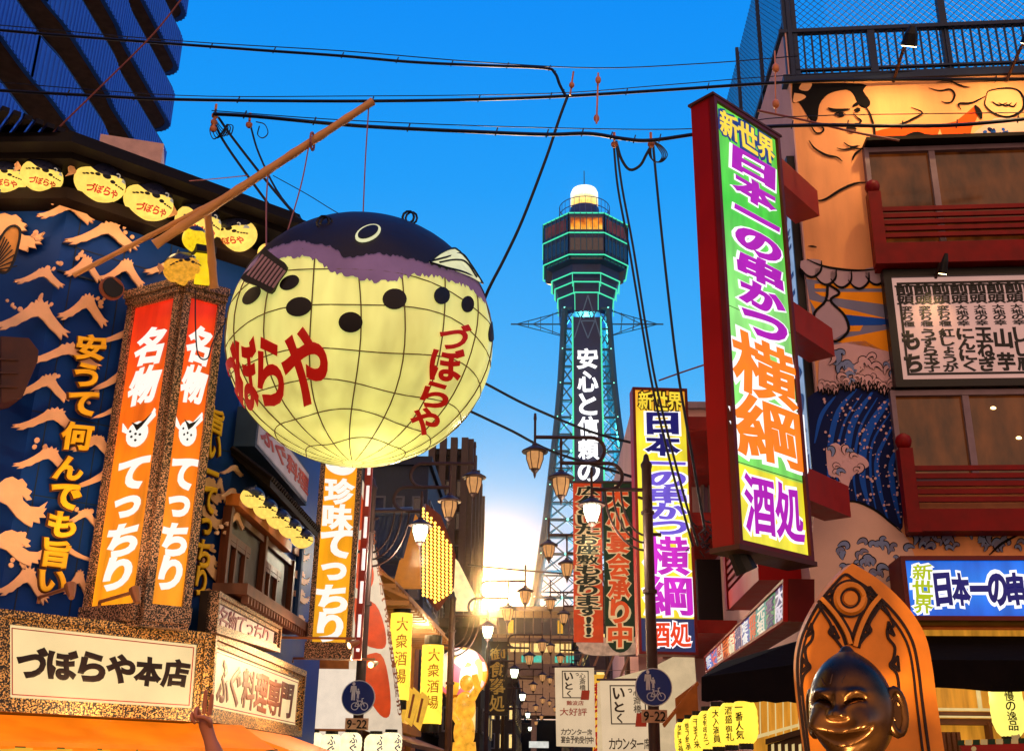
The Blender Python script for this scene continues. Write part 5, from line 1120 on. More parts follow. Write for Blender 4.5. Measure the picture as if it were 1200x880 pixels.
# pale cloth banners at the foot
clothm = mat('pale_cloth', (250, 218, 176), .8, emit=.7, var=.1, scale=2)  # lamplight on the cloth is put into its own glow
def shop_cloth(pl, q, label, big_):
    t = thing('shop_curtain', label, 'banner', lerp(q[2], q[3], .5)); n = pl.n
    mb = MB(); cols = 12; rows = 10; vs = []
    for r in range(rows + 1):
        for c in range(cols + 1): vs.append(lerp(lerp(q[0], q[1], c / cols), lerp(q[3], q[2], c / cols), r / rows) + n * (.012 * sin(c * 1.3 + r * .3) * (r / rows)))
    w = cols + 1; mb.add(vs, [[r * w + c, r * w + c + 1, (r + 1) * w + c + 1, (r + 1) * w + c] for r in range(rows) for c in range(cols)]); o = mb.build('cloth', clothm, t, True); sm = o.modifiers.new('thickness', 'SOLIDIFY'); sm.thickness = .006
    f = lambda *a: qin(q, *a); mb = MB(); bars(mb, f(.18, .05, .86, .4), inset(f(.18, .05, .86, .4), .02), n, .02, .028)
    for ch, a in zip('いっとく', ((.24, .07, .46, .18), (.52, .07, .62, .13), (.24, .2, .46, .29), (.28, .3, .42, .39))): write(mb, ch, f(*a), n, bold=.05, off=.02, t=.008)
    write(mb, '心斎橋', f(.62, .08, .78, .3), n, bold=.02, off=.02, t=.008)
    write(mb, 'カウンター席', f(.12, .78 if not big_ else .52, .92, .86 if not big_ else .62), n, False, .02, .02, .008); write(mb, '座敷あります' if big_ else '宴会予約受付中', f(.12, .87 if not big_ else .64, .95, .96 if not big_ else .75), n, False, .035, .02, .008)
    mb.build('lettering', mat('brush_ink', (50, 34, 26), .6), t)
    mb = MB(); c = f(.64, .3, .88, .42); plate(mb, [lerp(c[0], c[1], .15), c[1], lerp(c[2], c[3], .12), c[3]], n, .03, .038)
    if not big_: write(mb, '難波店', f(.28, .43, .72, .49), n, False, .03, .02, .008); write(mb, '大好評', f(.1, .52, .8, .62), n, False, .02, .02, .008)
    mb.build('red_print', mat('print_red', (214, 60, 30), .6, emit=.2), t)
    mb = MB(); mb.tube([q[0] - (q[1] - q[0]).normalized() * .06, q[1] + (q[1] - q[0]).normalized() * .06], .02, 6); mb.build('rod', iron, t)
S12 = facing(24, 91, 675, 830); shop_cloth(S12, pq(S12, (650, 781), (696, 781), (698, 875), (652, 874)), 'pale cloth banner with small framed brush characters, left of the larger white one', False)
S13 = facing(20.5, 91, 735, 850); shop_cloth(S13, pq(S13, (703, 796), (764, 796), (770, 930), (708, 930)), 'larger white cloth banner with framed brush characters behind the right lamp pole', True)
mb = MB(); S14 = facing(21.5, 80, 780, 790); mb.poly(S14, [(700, 800), (764, 782), (812, 757), (815, 800), (800, 850), (790, 900), (700, 900)], -.05, 0); mb.build('awning_canvas', mat('cream_canvas', (250, 218, 170), .8, emit=.62, var=.12), label='plain cream canvas slanting up behind the round sign on the right pole', cat='canvas')  # canvas glows by itself, standing for lamps near it
mb = MB(); S15 = facing(17.6, 78, 800, 830); mb.poly(S15, [(791, 818), (816, 799), (818, 838), (793, 856)], 0, .03); mb.poly(S15, [(776, 848), (816, 798), (818, 802), (778, 852)], .03, .08); mb.build('orange_flap', mat('orange_canvas', (196, 96, 34), .7, emit=.22, var=.3), label='small orange brown canvas flap between the right lamp pole and the row of yellow lanterns', cat='canvas')
mb = MB(); S16 = facing(26, 90, 720, 800); 
for y in (766, 784, 800): mb.rect(S16, 660, y, 800, y + 2, 0, .08)
for x in range(670, 800, 18): mb.stroke(S16, [(x, 800), (x + 14, 766)], .05, 0, .06)
mb.build('steel_frame', mat('frame_pink', (196, 130, 100), .5, emit=.12), label='light steel lattice frame under the hanging banners', cat='frame')
S17 = facing(27, 90, 705, 830); t = thing('poster_column', 'narrow yellow and red poster strip between the two pale cloth banners', 'sign', S17.at(700, 900)); mb = MB(); mb.rect(S17, 694, 790, 712, 900, -.1, 0); mb.build('panel', mat('lit_yellow_board', (255, 190, 60)), t)
mb = MB(); write(mb, '串かつどて焼', pq(S17, (695, 800), (703, 800), (703, 890), (695, 890)), S17.n, bold=.06, off=.005, t=.02); mb.build('lettering', redtx, t)
# ================================================================ RIGHT: corner building
RXc, RYc = 3.55, 13.2
RB0 = up(967, 560, 13.2); PR = PL((RB0.x, RB0.y, 0), 93.5); PS = PL((RB0.x, RB0.y, 0), 1)
peachw = mat('mural_peach', (232, 158, 104), .75, var=.2, scale=1.2, bump=.08, bscale=10, stretch=(2.5, 2.5, .6)); pinkw = mat('pink_render', (196, 150, 146), .8, var=.14, scale=1.2)
RB = thing('mural_building', 'three storey corner eating house painted with a wrestler and a blue wave, with red balconies', 'building', PR.fr(0, 0))
zTop = PR.at(930, 96).z
mb = MB(); mb.prism([PR.fr(0, 0), PR.fr(7, 0), PR.fr(7, 0) + PS.d * 9, PR.fr(0, 0) + PS.d * 9], (0, 0, zTop)); mb.build('wall', peachw, RB)
mb = MB(); mb.ubox(PS, .0, 9, 0, zTop + .9, -.0, .02); mb.build('side_render', pinkw, RB)
# mural, painted: thin flat shapes on the wall
cols = [('mural_ink', (12, 9, 12)), ('mural_navy', (14, 26, 74)), ('mural_blue', (24, 78, 176)), ('mural_foam', (206, 164, 168)), ('mural_grey', (120, 120, 150)), ('mural_orange', (240, 150, 30)), ('mural_lilac', (176, 150, 166)), ('mural_sunset', (226, 82, 20)), ('mural_pale', (216, 176, 160)), ('mural_fawn', (238, 172, 120)), ('mural_sky', (120, 134, 176))]
MU = [mat(n, c, .85, var=.1, scale=2, spec=.15) for n, c in cols]; K = {n[6:]: i for i, (n, c) in enumerate(cols)}
mu = MB()
ZA = lambda pts: [(880 + x / 2.6656, y / 2.6667) for x, y in pts]
ZB = lambda pts: [(930 + x / 2.444, 290 + y / 2.444) for x, y in pts]
def fill(c, pts, lvl, sm=0):
    mu.mi = K[c]; p = smooth2(pts + [pts[0]], sm)[:-1] if sm else pts; mu.poly(PR, p, .002, .004 + .0022 * lvl)
def ln(c, pts, w, lvl=6, taper=True): mu.mi = K[c]; mu.stroke(PR, pts, w, .003 + .0022 * lvl, .0016, 5, taper)
fill('ink', ZA([(129, 262), (345, 262), (350, 285), (372, 318), (366, 336), (345, 336), (330, 318), (318, 293), (300, 282), (270, 285), (238, 298), (214, 328), (208, 372), (196, 384), (178, 366), (150, 322), (130, 320)]), 1, 3)
fill('fawn', ZA([(135, 292), (160, 296), (172, 305), (150, 318), (132, 320)]), 2, 3); fill('fawn', ZA([(158, 262), (190, 262), (178, 285), (150, 280)]), 2, 3)
L_ = lambda pts, w=.03: ln('ink', ZA(pts), w * .85)
L_([(240, 338), (262, 345), (310, 342)], .06); L_([(318, 334), (330, 326), (344, 320)], .06)
L_([(260, 357), (278, 352), (296, 357)], .035); L_([(262, 359), (280, 364), (296, 359)], .03); L_([(322, 347), (332, 340), (343, 341)], .035); L_([(324, 350), (334, 349), (342, 345)], .03)
mu.mi = K['ink']; mu.disc(PR, *ZA([(281, 358)])[0], 2.6, 1.6, 0, .003, .02, 10); mu.disc(PR, *ZA([(334, 345)])[0], 2.2, 1.4, 0, .003, .02, 10)
L_([(318, 352), (330, 366), (344, 378), (338, 386), (324, 386)], .03); L_([(298, 402), (314, 399), (330, 404)], .05); L_([(300, 410), (316, 414), (328, 408)], .03)
L_([(345, 325), (366, 345), (378, 375), (386, 410), (381, 440), (362, 460), (335, 466), (310, 462)], .04); L_([(335, 455), (312, 459), (290, 446)]); L_([(268, 463), (290, 468), (322, 462), (340, 456)])
L_([(181, 440), (200, 465), (235, 485), (268, 492), (286, 505)], .04); L_([(316, 502), (326, 482), (346, 466)], .04)
L_([(180, 356), (178, 375), (190, 398), (204, 416), (222, 414), (226, 402), (210, 390), (192, 384), (190, 368), (180, 356)], .03)
L_([(180, 598), (190, 608), (202, 598)], .04); L_([(190, 628), (230, 624), (280, 594), (325, 574), (368, 570)], .045); L_([(178, 770), (192, 770), (206, 773)], .03)
fill('sunset', ZA([(388, 412), (440, 400), (560, 392), (640, 380), (700, 330), (712, 352), (690, 400), (648, 466), (415, 466)]), 0, 2)
fill('ink', ZA([(405, 440), (430, 428), (460, 436), (490, 420), (520, 412), (545, 420), (580, 424), (600, 432), (640, 424), (668, 418), (680, 434), (660, 466), (415, 466)]), 1, 2)
fill('fawn', ZA([(590, 405), (600, 430), (630, 466), (585, 466), (578, 440)]), 2, 2)
fill('pale', ZA([(648, 466), (680, 430), (720, 398), (760, 372), (800, 366), (860, 380), (860, 466)]), 2)
for k in range(46):
    x, y = random.uniform(728, 853), random.uniform(398, 458)
    if y > 400 + abs(x - 760) * .2: mu.mi = K[random.choice(['navy', 'blue', 'blue'])]; mu.disc(PR, *ZA([(x, y)])[0], random.uniform(1.5, 5), random.uniform(1.2, 3.2), random.uniform(0, 90), .003, .012, 9)
L_([(430, 396), (470, 388), (510, 370), (535, 352), (500, 336)], .035); L_([(555, 276), (590, 284), (622, 280), (636, 296), (628, 318), (610, 322), (594, 317)], .035); L_([(580, 258), (620, 254), (660, 270), (686, 273)]); L_([(656, 344), (650, 325), (690, 322), (735, 300)], .035)
fill('fawn', ZA([(735, 302), (745, 284), (800, 276), (835, 284), (852, 312), (846, 345), (806, 366), (762, 356), (732, 330)]), 2, 3)
L_([(735, 302), (745, 284), (800, 276), (835, 284), (852, 312), (846, 345), (806, 366), (762, 356), (732, 330), (735, 302)], .04)
for k in range(3): L_([(752 + k * 22, 318 + k * 4), (775 + k * 22, 330 + k * 2), (800 + k * 15, 322)], .03)
L_([(700, 330), (712, 350), (720, 372)], .09)
# rays, twisted rope and paper strip
fill('grey', ZB([(35, 90), (270, 120), (270, 290), (100, 280), (55, 200)]), 0)
for pts in ([(45, 150), (270, 205), (270, 225), (70, 190)], [(60, 128), (270, 128), (270, 165), (80, 140)], [(100, 268), (270, 235), (270, 298), (215, 285)], [(60, 105), (250, 100), (270, 118), (60, 118)], [(90, 225), (200, 222), (190, 240), (100, 244)]): fill('orange', ZB(pts), 1)
for pts in ([(120, 190), (265, 205), (265, 222), (130, 225)],): fill('blue', ZB(pts), 2)
rope = [(50, 62), (92, 84), (136, 92), (186, 95), (236, 84)]
for x, y in rope: fill('lilac', ZB([(x - 30, y - 22), (x, y - 28), (x + 30, y - 22), (x + 28, y + 4), (x + 8, y + 22), (x - 12, y + 18), (x - 30, y - 2)]), 3, 3); ln('ink', ZB([(x + 30, y - 24), (x + 28, y + 4), (x + 8, y + 22), (x - 12, y + 18), (x - 30, y - 2)]), .035, 6)
ln('ink', ZB([(38, 34), (80, 52), (130, 62), (190, 66), (262, 60)]), .035, 6)
st = ZB([(98, 105), (131, 130), (106, 152), (146, 195), (156, 240), (110, 268), (58, 198), (92, 152)]); fill('lilac', st, 4); ln('ink', st + [st[0]], .035, 7, False); ln('ink', ZB([(106, 152), (92, 152)]), .03, 7)
# sea: blue swells with pale foam, plain and generic
fill('foam', ZB([(92, 285), (150, 272), (205, 268), (250, 292), (275, 300), (292, 420), (300, 560), (300, 640), (60, 640), (72, 330)]), 1, 0)
fill('navy', ZB([(40, 430), (80, 404), (120, 392), (165, 380), (215, 372), (262, 390), (310, 420), (312, 800), (280, 790), (230, 745), (165, 725), (118, 745), (60, 700)]), 2, 2)
for pts, w in (([(60, 560), (80, 480), (120, 425)], .05), ([(100, 700), (104, 570), (128, 470), (180, 405)], .07), ([(152, 730), (150, 610), (170, 500), (225, 415)], .09), ([(215, 740), (196, 650), (208, 540), (262, 450), (300, 430)], .10), ([(270, 780), (246, 690), (240, 600), (290, 500)], .06), ([(306, 790), (286, 700), (280, 620), (306, 560)], .07), ([(128, 715), (124, 600), (146, 500), (196, 420)], .03), ([(182, 735), (172, 640), (190, 520), (240, 430)], .035), ([(240, 770), (222, 670), (226, 560), (286, 460)], .03)): ln('blue', ZB(pts), w, 4, True)
for k in range(260):
    x, y = random.uniform(84, 308), random.uniform(430, 785)
    if y < 720 + (x - 170) * .4 or x < 150 and y < 730: mu.mi = K['foam']; r = random.choice([.5, .7, .9, 1.2, 1.6]); mu.disc(PR, *ZB([(x, y)])[0], r, r, 0, .003, .018, 8)
fill('foam', ZB([(92, 575), (120, 560), (150, 580), (200, 600), (215, 625), (190, 640), (165, 660), (150, 700), (128, 660), (100, 650)]), 5, 3)
def curl(x, y, s, c='foam'):                   # one hooked finger of foam, outlined in ink
    a = radians(random.uniform(-70, 50)); f = random.choice((-1, 1)); P_ = [(-.6, .8), (-.3, -.2), (.3, -.75), (.95, -.55), (1.05, .1)]
    pts = ZB([(x + s * (f * (u * cos(a) - v * sin(a))), y + s * (u * sin(a) + v * cos(a))) for u, v in P_]); lv = 6 + random.random() * 2
    ln('ink', pts, .008 * s * .75, lv, True); ln(c if random.random() < .6 else 'sky', pts, .0052 * s * .75, lv + 1, True)
for k in range(30): curl(random.uniform(96, 290), random.uniform(310, 380), random.uniform(9, 16))
for k in range(14):
    x = 84 + k * 16; y = 404 - 20 * sin(k / 13 * pi) + (k % 3) * 7; fill('foam', ZB([(x - 13, y - 26), (x + 12, y - 24), (x + 15, y - 4), (x + 9, y + 12), (x + 6, y), (x, y + 18), (x - 4, y + 2), (x - 10, y + 12), (x - 15, y - 6)]), 5, 3); ln('ink', ZB([(x + 15, y - 4), (x + 9, y + 12), (x + 6, y), (x, y + 18), (x - 4, y + 2), (x - 10, y + 12), (x - 15, y - 6)]), .014, 8, False); curl(x, y - 14, 9)
for k in range(9): curl(random.uniform(100, 205), random.uniform(570, 660), random.uniform(8, 13))
fill('pale', ZB([(60, 760), (112, 750), (165, 726), (228, 748), (282, 790), (310, 815), (345, 880), (345, 1020), (60, 1020)]), 6, 2); ln('ink', ZB([(112, 750), (165, 726), (228, 748), (282, 790), (310, 815)]), .03, 9)
for k in range(40): curl(random.uniform(130, 300) , random.uniform(840, 960), random.uniform(9, 15), 'grey')
for k in range(34): curl(random.uniform(330, 660), random.uniform(815, 862), random.uniform(9, 16), 'grey')
fill('navy', ZB([(330, 815), (370, 822), (400, 866), (372, 858)]), 7); ln('ink', ZB([(560, 880), (600, 845), (660, 815)]), .03, 9)
mu.build('mural', MU, RB)
# rooftop fence
steelb = mat('fence_blue', (26, 40, 66), .5, metal=.2); PF = PR.sh(-.05)
fz1, fz0 = PF.at(930, 37).z, PF.at(930, 92).z; RF = thing('roof_fence', 'blue steel railing with tall wire mesh along the roof of the mural building', 'fence', PF.fr(3, fz0))
mb = MB(); mb.ubox(PF, -.1, 7, fz0 - .12, fz0, -.1, .1); mb.ubox(PF, -.1, 7, fz1 - .06, fz1, -.04, .06); mb.ubox(PF, 0, 7, fz0 + .1, fz0 + .13, -.02, .04)
for k in range(60): mb.ubox(PF, k * .118, k * .118 + .022, fz0, fz1, -.01, .02)
mb.build('railing', steelb, RF)
mb = MB()
for u in (0, .12): mb.ubox(PF, u - .03, u + .04, fz0 - .1, fz1 + 2.2, -.05, .04)
for k in range(1, 4): mb.ubox(PF, PF.u(1108, 40) * k - .05, PF.u(1108, 40) * k + .05, fz0, fz1 + 2.2, -.1, 0); mb.ubox(PF, PF.u(1022, 60) * (2 * k - 1) - .05, PF.u(1022, 60) * (2 * k - 1) + .05, fz0, fz1, -.04, .05)
mb.build('post', steelb, RF)
mb = MB(); wz = 3.6
for P, uu in ((PR.sh(-.15), 7.0), (PS.sh(-.1), 8.0)):
    n_ = int((uu + wz) / .11)
    for k in range(n_):
        a = k * .11
        for sgn in (0, 1):
            us, ue = a - wz, a; zs0, ze0 = (fz1 - .9 + wz, fz1 - .9)
            pts = []
            for s in (0, 1):
                u = us + wz * s; zz = zs0 - wz * s
                pts.append((u, zz))
            (ua, za), (ub, zb_) = pts
            if ua < 0: za += ua * -1 * -1; ua, za = 0, zs0 - (0 - us)
            if ub > uu: ub, zb_ = uu, zs0 - (uu - us)
            if ub <= ua: continue
            if sgn: ua, ub = uu - ua, uu - ub
            mb.tube([P.fr(ua, za), P.fr(ub, zb_)], .005, 3)
mb.build('wire_mesh', steelb, RF)
mb = MB(); P = PS.sh(-.05)
for k in range(5): mb.ubox(P, k * 2 - .02, k * 2 + .03, zTop, zTop + 3.6, -.03, .03)
mb.ubox(P, 0, 8, zTop + 1.2, zTop + 1.26, -.03, .03); mb.build('side_post', steelb, RF)
# windows with blinds; amber reflections and room light are put into the blind's glow
framem = mat('window_frame_grey', (112, 92, 104), .4, metal=.2); blind = mat('reed_blind', (70, 36, 16), .14, emit=.1, ecol=(214, 104, 36), var=.75, scale=1.6, stretch=(3, 3, 1.2), spec=.5); pane = mat('window_pane', (60, 36, 22), .08, spec=.9)
def win(x0, y0, y1, label, ulist, lights):
    wz1, wz0 = PR.at(x0, y0, .02).z, PR.at(x0 + 4, y1, .02).z; a = PR.u(x0, (y0 + y1) / 2); mb = MB()
    b = 6.8
    mb.ubox(PR, a, b, wz1, wz1 + .07, .0, .1); mb.ubox(PR, a, b, wz0 - .07, wz0, 0, .1); mb.ubox(PR, a - .06, a, wz0 - .07, wz1 + .07, 0, .11)
    for x in ulist: u = PR.u(x, (y0 + y1) / 2); mb.ubox(PR, u - .04, u + .04, wz0, wz1, 0, .09)
    w = mb.build('window', framem, RB); mb = MB(); mb.ubox(PR, a, b, wz0, wz1, .0, .03)
    mb.build('blind', blind, w)
    mb = MB()
    for x, y in lights: p = PR.at(x, y, .045); mb.ell(p, (.035, .015, .02), 10, 6)  # glowing spots set on the window for lights seen in it
    if lights: mb.build('window_lamp', mat('lamp_glow', (255, 214, 140)), w)
win(1022, 182, 292, '', (1097,), ())
win(1052, 466, 560, '', (1135,), ((1164, 478), (1194, 513)))
mb = MB(); mb.ubox(PR, PR.u(1018, 240), 7, PR.at(1018, 176).z, PR.at(1018, 172).z, 0, .25); mb.build('window_hood', dkw, RB)
# red balconies
def balcony(x0, yrail, ybase0, ybase1, xs, bolts):
    off = .32; P = PR.sh(off); u = P.u(x0 + 4, yrail); zr_, zb1, zb0 = P.at(x0, yrail).z, P.at(x0, ybase0).z, P.at(x0, ybase1).z
    mb = MB(); mb.ubox(P, u, 7, zb0, zb1, -off, 0); b_ = mb.build('balcony', mat('balcony_red', (112, 8, 8), .5, var=.25, spec=.15, bump=.05), RB)
    mb = MB()
    for k in range(5): zz = lerp(zb1 + .12, zr_ - .02, k / 4); mb.ubox(P, u + .05, 7, zz - .03, zz + .03, -.07, -.02); mb.ubox(PL(P.fr(u, 0), P.ang - 90), -.0, off, zz - .03, zz + .03, -.02, .03) if 0 else mb.prism([P.fr(u, zz - .03, -off), P.fr(u + .05, zz - .03, -off), P.fr(u + .05, zz + .03, -off), P.fr(u, zz + .03, -off)], P.n * off)
    for k in range(1, 4): mb.ubox(P, u + 2.0 * k, u + 2.0 * k + .08, zb1, zr_, -.06, -.01)
    mb.build('rail', mat('balcony_red', (112, 8, 8)), b_)
    mb = MB(); mb.ubox(P, u - .06, u + .1, zb0 - .02, zr_ + .22, -.12, .04); mb.lathe([(.05, zr_ + .22), (.085, zr_ + .26), (.1, zr_ + .32), (.085, zr_ + .38), (.03, zr_ + .42), (0, zr_ + .43)], P.fr(u + .02, 0, -.04), 14); mb.build('newel_post', mat('balcony_red', (112, 8, 8)), b_, True)
balcony(1020, 243, 285, 309, (), 0); balcony(1057, 546, 596, 622, (), 0)
# side balcony towards the street
P = PS.sh(.6); u0, u1 = P.u(880, 680), P.u(852, 690); za, zb_ = P.at(852, 652).z, P.at(852, 716).z
u0, u1 = min(u0, u1), max(u0, u1)
mb = MB(); mb.ubox(P, u0 - .6, u1, zb_, zb_ + .28, -.6, 0); b_ = mb.build('balcony', red, RB)
mb = MB()
for k in range(5): zz = lerp(zb_ + .36, za, k / 4); mb.ubox(P, u0 - .6, u1, zz - .03, zz + .03, -.06, 0)
mb.build('rail', mat('balcony_red', (112, 8, 8)), b_)
mb = MB(); mb.ubox(P, u1 - .1, u1 + .05, zb_, za + .12, -.1, .03); mb.lathe([(.05, za + .12), (.12, za + .2), (.12, za + .3), (0, za + .4)], P.fr(u1, 0, -.03), 12); mb.build('newel_post', mat('balcony_red', (112, 8, 8)), b_)
# white and blue sign panel on the street side + brackets of the green sign
P = PS.sh(.12); t = thing('side_sign', 'blue and white painted sign panel edge-on along the corner of the mural building', 'sign', P.fr(.6, 4)); ua, ub = .12, P.u(906, 200)
sz1, sz0 = PS.at(930, 165, .12).z, PS.at(960, 580, .12).z; ub = max(ub, 1.5)
mb = MB(); mb.ubox(P, ua, ub, sz0, sz1, -.1, 0); mb.build('panel', mat('pale_blue_panel', (170, 200, 240), .5, emit=.5, var=.2), t)
mb = MB(); q = [P.fr(ub - .1, sz1 - .2), P.fr(ua + .1, sz1 - .2), P.fr(ua + .1, sz0 + .2), P.fr(ub - .1, sz0 + .2)]; write(mb, '大阪新世界串かつ横綱', q, P.n, bold=.06, off=.004, t=.01); mb.build('lettering', mat('brush_blue', (24, 74, 170), .5, emit=.15), t)
mb = MB(); bars(mb, [P.fr(ua - .04, sz1 + .04), P.fr(ub + .04, sz1 + .04), P.fr(ub + .04, sz0 - .04), P.fr(ua - .04, sz0 - .04)], [P.fr(ua + .01, sz1 - .04), P.fr(ub - .04, sz1 - .04), P.fr(ub - .04, sz0 + .04), P.fr(ua + .01, sz0 + .04)], P.n, -.1, .008); mb.build('frame', ink, t)
for x, y, h, lab in ((945, 243, .38, 'upper'), (962, 405, .38, 'middle'), (980, 590, .38, 'lower')):
    p = up(x, y, RB0.y - .35); e = G1.fr(gu1 * .75, p.z, -.3); d = (p - e); d.z = 0; d.normalize(); s_ = Vector((-d.y, d.x, 0)) * .17
    mb = MB(); a = e + Vector((0, 0, -h / 2)); b = p + Vector((0, 0, -h / 2))
    mb.prism([a - s_, a + s_, b + s_, b - s_], (0, 0, h)); mb.build('bracket_beam', mat('bracket_red', (150, 30, 22), .5), label=f'{lab} red bracket beam carrying the tall green sign from the mural wall', cat='beam')
# menu board
t = thing('menu_board', 'large black framed menu board with seven columns of black characters between the balconies', 'menu board', PR.at(1120, 456, .1)); P = PR.sh(.12)
mu0, mz1, mz0 = P.u(1041, 385), P.at(1040, 318).z, P.at(1050, 455).z; mu1 = P.u(1054.5, 385) + 9 * (P.u(1090.5, 385) - P.u(1069, 385)) + .24
q = [P.fr(mu0, mz1), P.fr(mu1, mz1), P.fr(mu1, mz0), P.fr(mu0, mz0)]
mb = MB(); bars(mb, q, inset(q, .1), P.n, -.1, .05); mb.build('frame', mat('black_frame', (16, 12, 14), .4), t)
mb = MB(); plate(mb, inset(q, .08), P.n, -.1, 0); mb.build('panel', mat('menu_pink', (242, 190, 178), .6, emit=.5, var=.14, scale=1.2), t)
mb = MB(); bars(mb, inset(q, .17), inset(q, .2), P.n, 0, .008); mb.build('border_line', ink, t)
mb = MB(); colu = P.u(1069 + 21.5, 385) - P.u(1069, 385); uS = P.u(1054.5, 385); H = mz1 - mz0
sizes = ['もち', 'うずら玉子', '紅しょうが', 'にんにく', '玉ねぎ', '山芋', 'しし唐', '椎茸', 'なすび']; 
for k, s in enumerate(sizes):
    ua, ub = uS + colu * k, uS + colu * (k + 1)
    Q = lambda v0, v1, m: [P.fr(ua + colu * m, mz1 - H * v0), P.fr(ub - colu * m, mz1 - H * v0), P.fr(ub - colu * m, mz1 - H * v1), P.fr(ua + colu * m, mz1 - H * v1)]
    write(mb, '前頭', Q(.115, .3, .02), P.n, bold=.07, off=.002, t=.008, fill=.98); write(mb, '変わり種' if k < 3 else '大地の幸', Q(.31, .49, .16), P.n, bold=.05, off=.002, t=.008)
    if len(s) < 3: write(mb, s[0], Q(.52, .68, .04), P.n, bold=.07, off=.002, t=.008); write(mb, s[1], Q(.72, .87, .04), P.n, bold=.07, off=.002, t=.008)
    else: write(mb, s, Q(.51, .87, .06 if len(s) < 5 else .1), P.n, bold=.06, off=.002, t=.008, fill=.98)
mb.build('lettering', ink, t)
# flood lamps over the mural
def flood(x, y, label, aim, e, out=.8, name='flood_lamp', pl=PR, spot=100, k=1):
    b = pl.at(x, y, .05); t = thing(name, label, 'flood lamp', b); h = b + pl.n * out + Vector((0, 0, .05)); d = (aim - h).normalized()
    mb = MB(); mb.tube([b, b + pl.n * out * .6 + Vector((0, 0, .1)), h], .022, 6); mb.build('arm', iron, t)
    mb = MB(); mb.tube([h - d * .1, h, h + d * .16], [.04 * k, .085 * k, .11 * k], 12); mb.build('housing', ink, t)
    mb = MB(); mb.tube([h + d * .162, h + d * .168], [.098 * k, .098 * k], 12); mb.build('bulb_glass', mat('lamp_hot', (255, 220, 150), .3, emit=14), t)
    l = lamp('lamp_light', 'SPOT', h + d * .2, e, (1, .66, .26), .05, aim, spot, 1); l.parent = t; l.location = Vector(l.location) - Vector(t['_o'])
flood(1047, 96, 'black flood lamp on an arm shining down on the wrestler mural, nearest the hair', PR.at(1040, 185), 110, 1.0, spot=150)
flood(1180, 94, 'black flood lamp on an arm shining down on the painted fist', PR.at(1170, 170), 90, 1.0, spot=150)
flood(1095, 330, 'small black flood lamp above the menu board', PR.at(1090, 400, .1), 40, .5, k=.5)
# blue sign
P = PR.sh(.55); t = thing('blue_sign', 'wide lit blue sign with violet white-edged characters above the dark awning', 'sign', P.at(1120, 727)); bu0, bz1, bz0 = P.u(1058, 690), P.at(1058, 652).z, P.at(1064, 727).z
bu1 = bu0 + (P.u(1200, 690) - bu0) * 1.45; q = [P.fr(bu0, bz1), P.fr(bu1, bz1), P.fr(bu1, bz0), P.fr(bu0, bz0)]
mb = MB(); plate(mb, q, P.n, -.6, -.03); mb.build('casing', dred, t); mb = MB(); bars(mb, q, inset(q, .05), P.n, -.05, .05); mb.build('frame', dred, t)
mb = MB(); plate(mb, inset(q, .045), P.n, -.04, 0); mb.build('panel', ramp_emit('blue_film', [(0, (10, 90, 214)), (.5, (20, 130, 240)), (1, (16, 100, 220))], 1.0, lo=0, hi=bz1 - bz0, wob=.3), t)
qa = lambda x0, y0, x1, y1: pq(P, (x0, y0), (x1, y0), (x1 + 2, y1), (x0 + 2, y1))
outlined(t, '新世界', qa(1068, 661, 1092, 719), P.n, mat('lime_lit', (196, 214, 20), .4, emit=.8), True, .05, .2, name='heading', me=whiteL)
uA_, uB_ = P.u(1093, 688), P.u(1200, 688); q2 = [P.fr(uA_, P.at(1095, 672).z), P.fr(uA_ + (uB_ - uA_) * 1.4, P.at(1095, 672).z), P.fr(uA_ + (uB_ - uA_) * 1.4, P.at(1095, 709).z), P.fr(uA_, P.at(1095, 709).z)]
outlined(t, '日本一の串かつ', q2, P.n, mat('navy_lit', (24, 30, 130)), False, .07, .17)
# awnings
awn = mat('awning_cloth', (15, 10, 10), .9, var=.3, spec=.05, bump=.2, bscale=8)
def awning(pl, u0, u1, ztop, zmid, zbot, proj, label):
    t = thing('awning', label, 'awning', pl.fr((u0 + u1) / 2, zbot)); mb = MB()
    A = [pl.fr(u0, ztop, .02), pl.fr(u0, zmid, proj), pl.fr(u0, zmid - .02, proj), pl.fr(u0, ztop - .03, .02)]; mb.loft(A, [p + pl.d * (u1 - u0) for p in A])
    for u in (u0, u1): mb.prism([pl.fr(u, ztop, .02), pl.fr(u, zmid, proj), pl.fr(u, zbot, proj), pl.fr(u, zbot, .1)], pl.d * .02)
    mb.build('canopy', awn, t); mb = MB(); n = 24; vs = []
    for k in range(n + 1):
        u = lerp(u0, u1, k / n); vs += [pl.fr(u, zmid, proj + .004), pl.fr(u, zbot + .02 * sin(k * 1.4), proj + .03 * sin(k * .9))]
    mb.add(vs, [[2 * k, 2 * k + 1, 2 * k + 3, 2 * k + 2] for k in range(n)]); mb.build('valance', awn, t, True); return t
P = PR; a0 = PR.u(1062, 770, 1.3); awning(PR, a0, 7, PR.at(1085, 742, .1).z, PR.at(1120, 773, 1.3).z, PR.at(1120, 808, 1.3).z, 1.3, 'dark brown cloth awning under the blue sign')
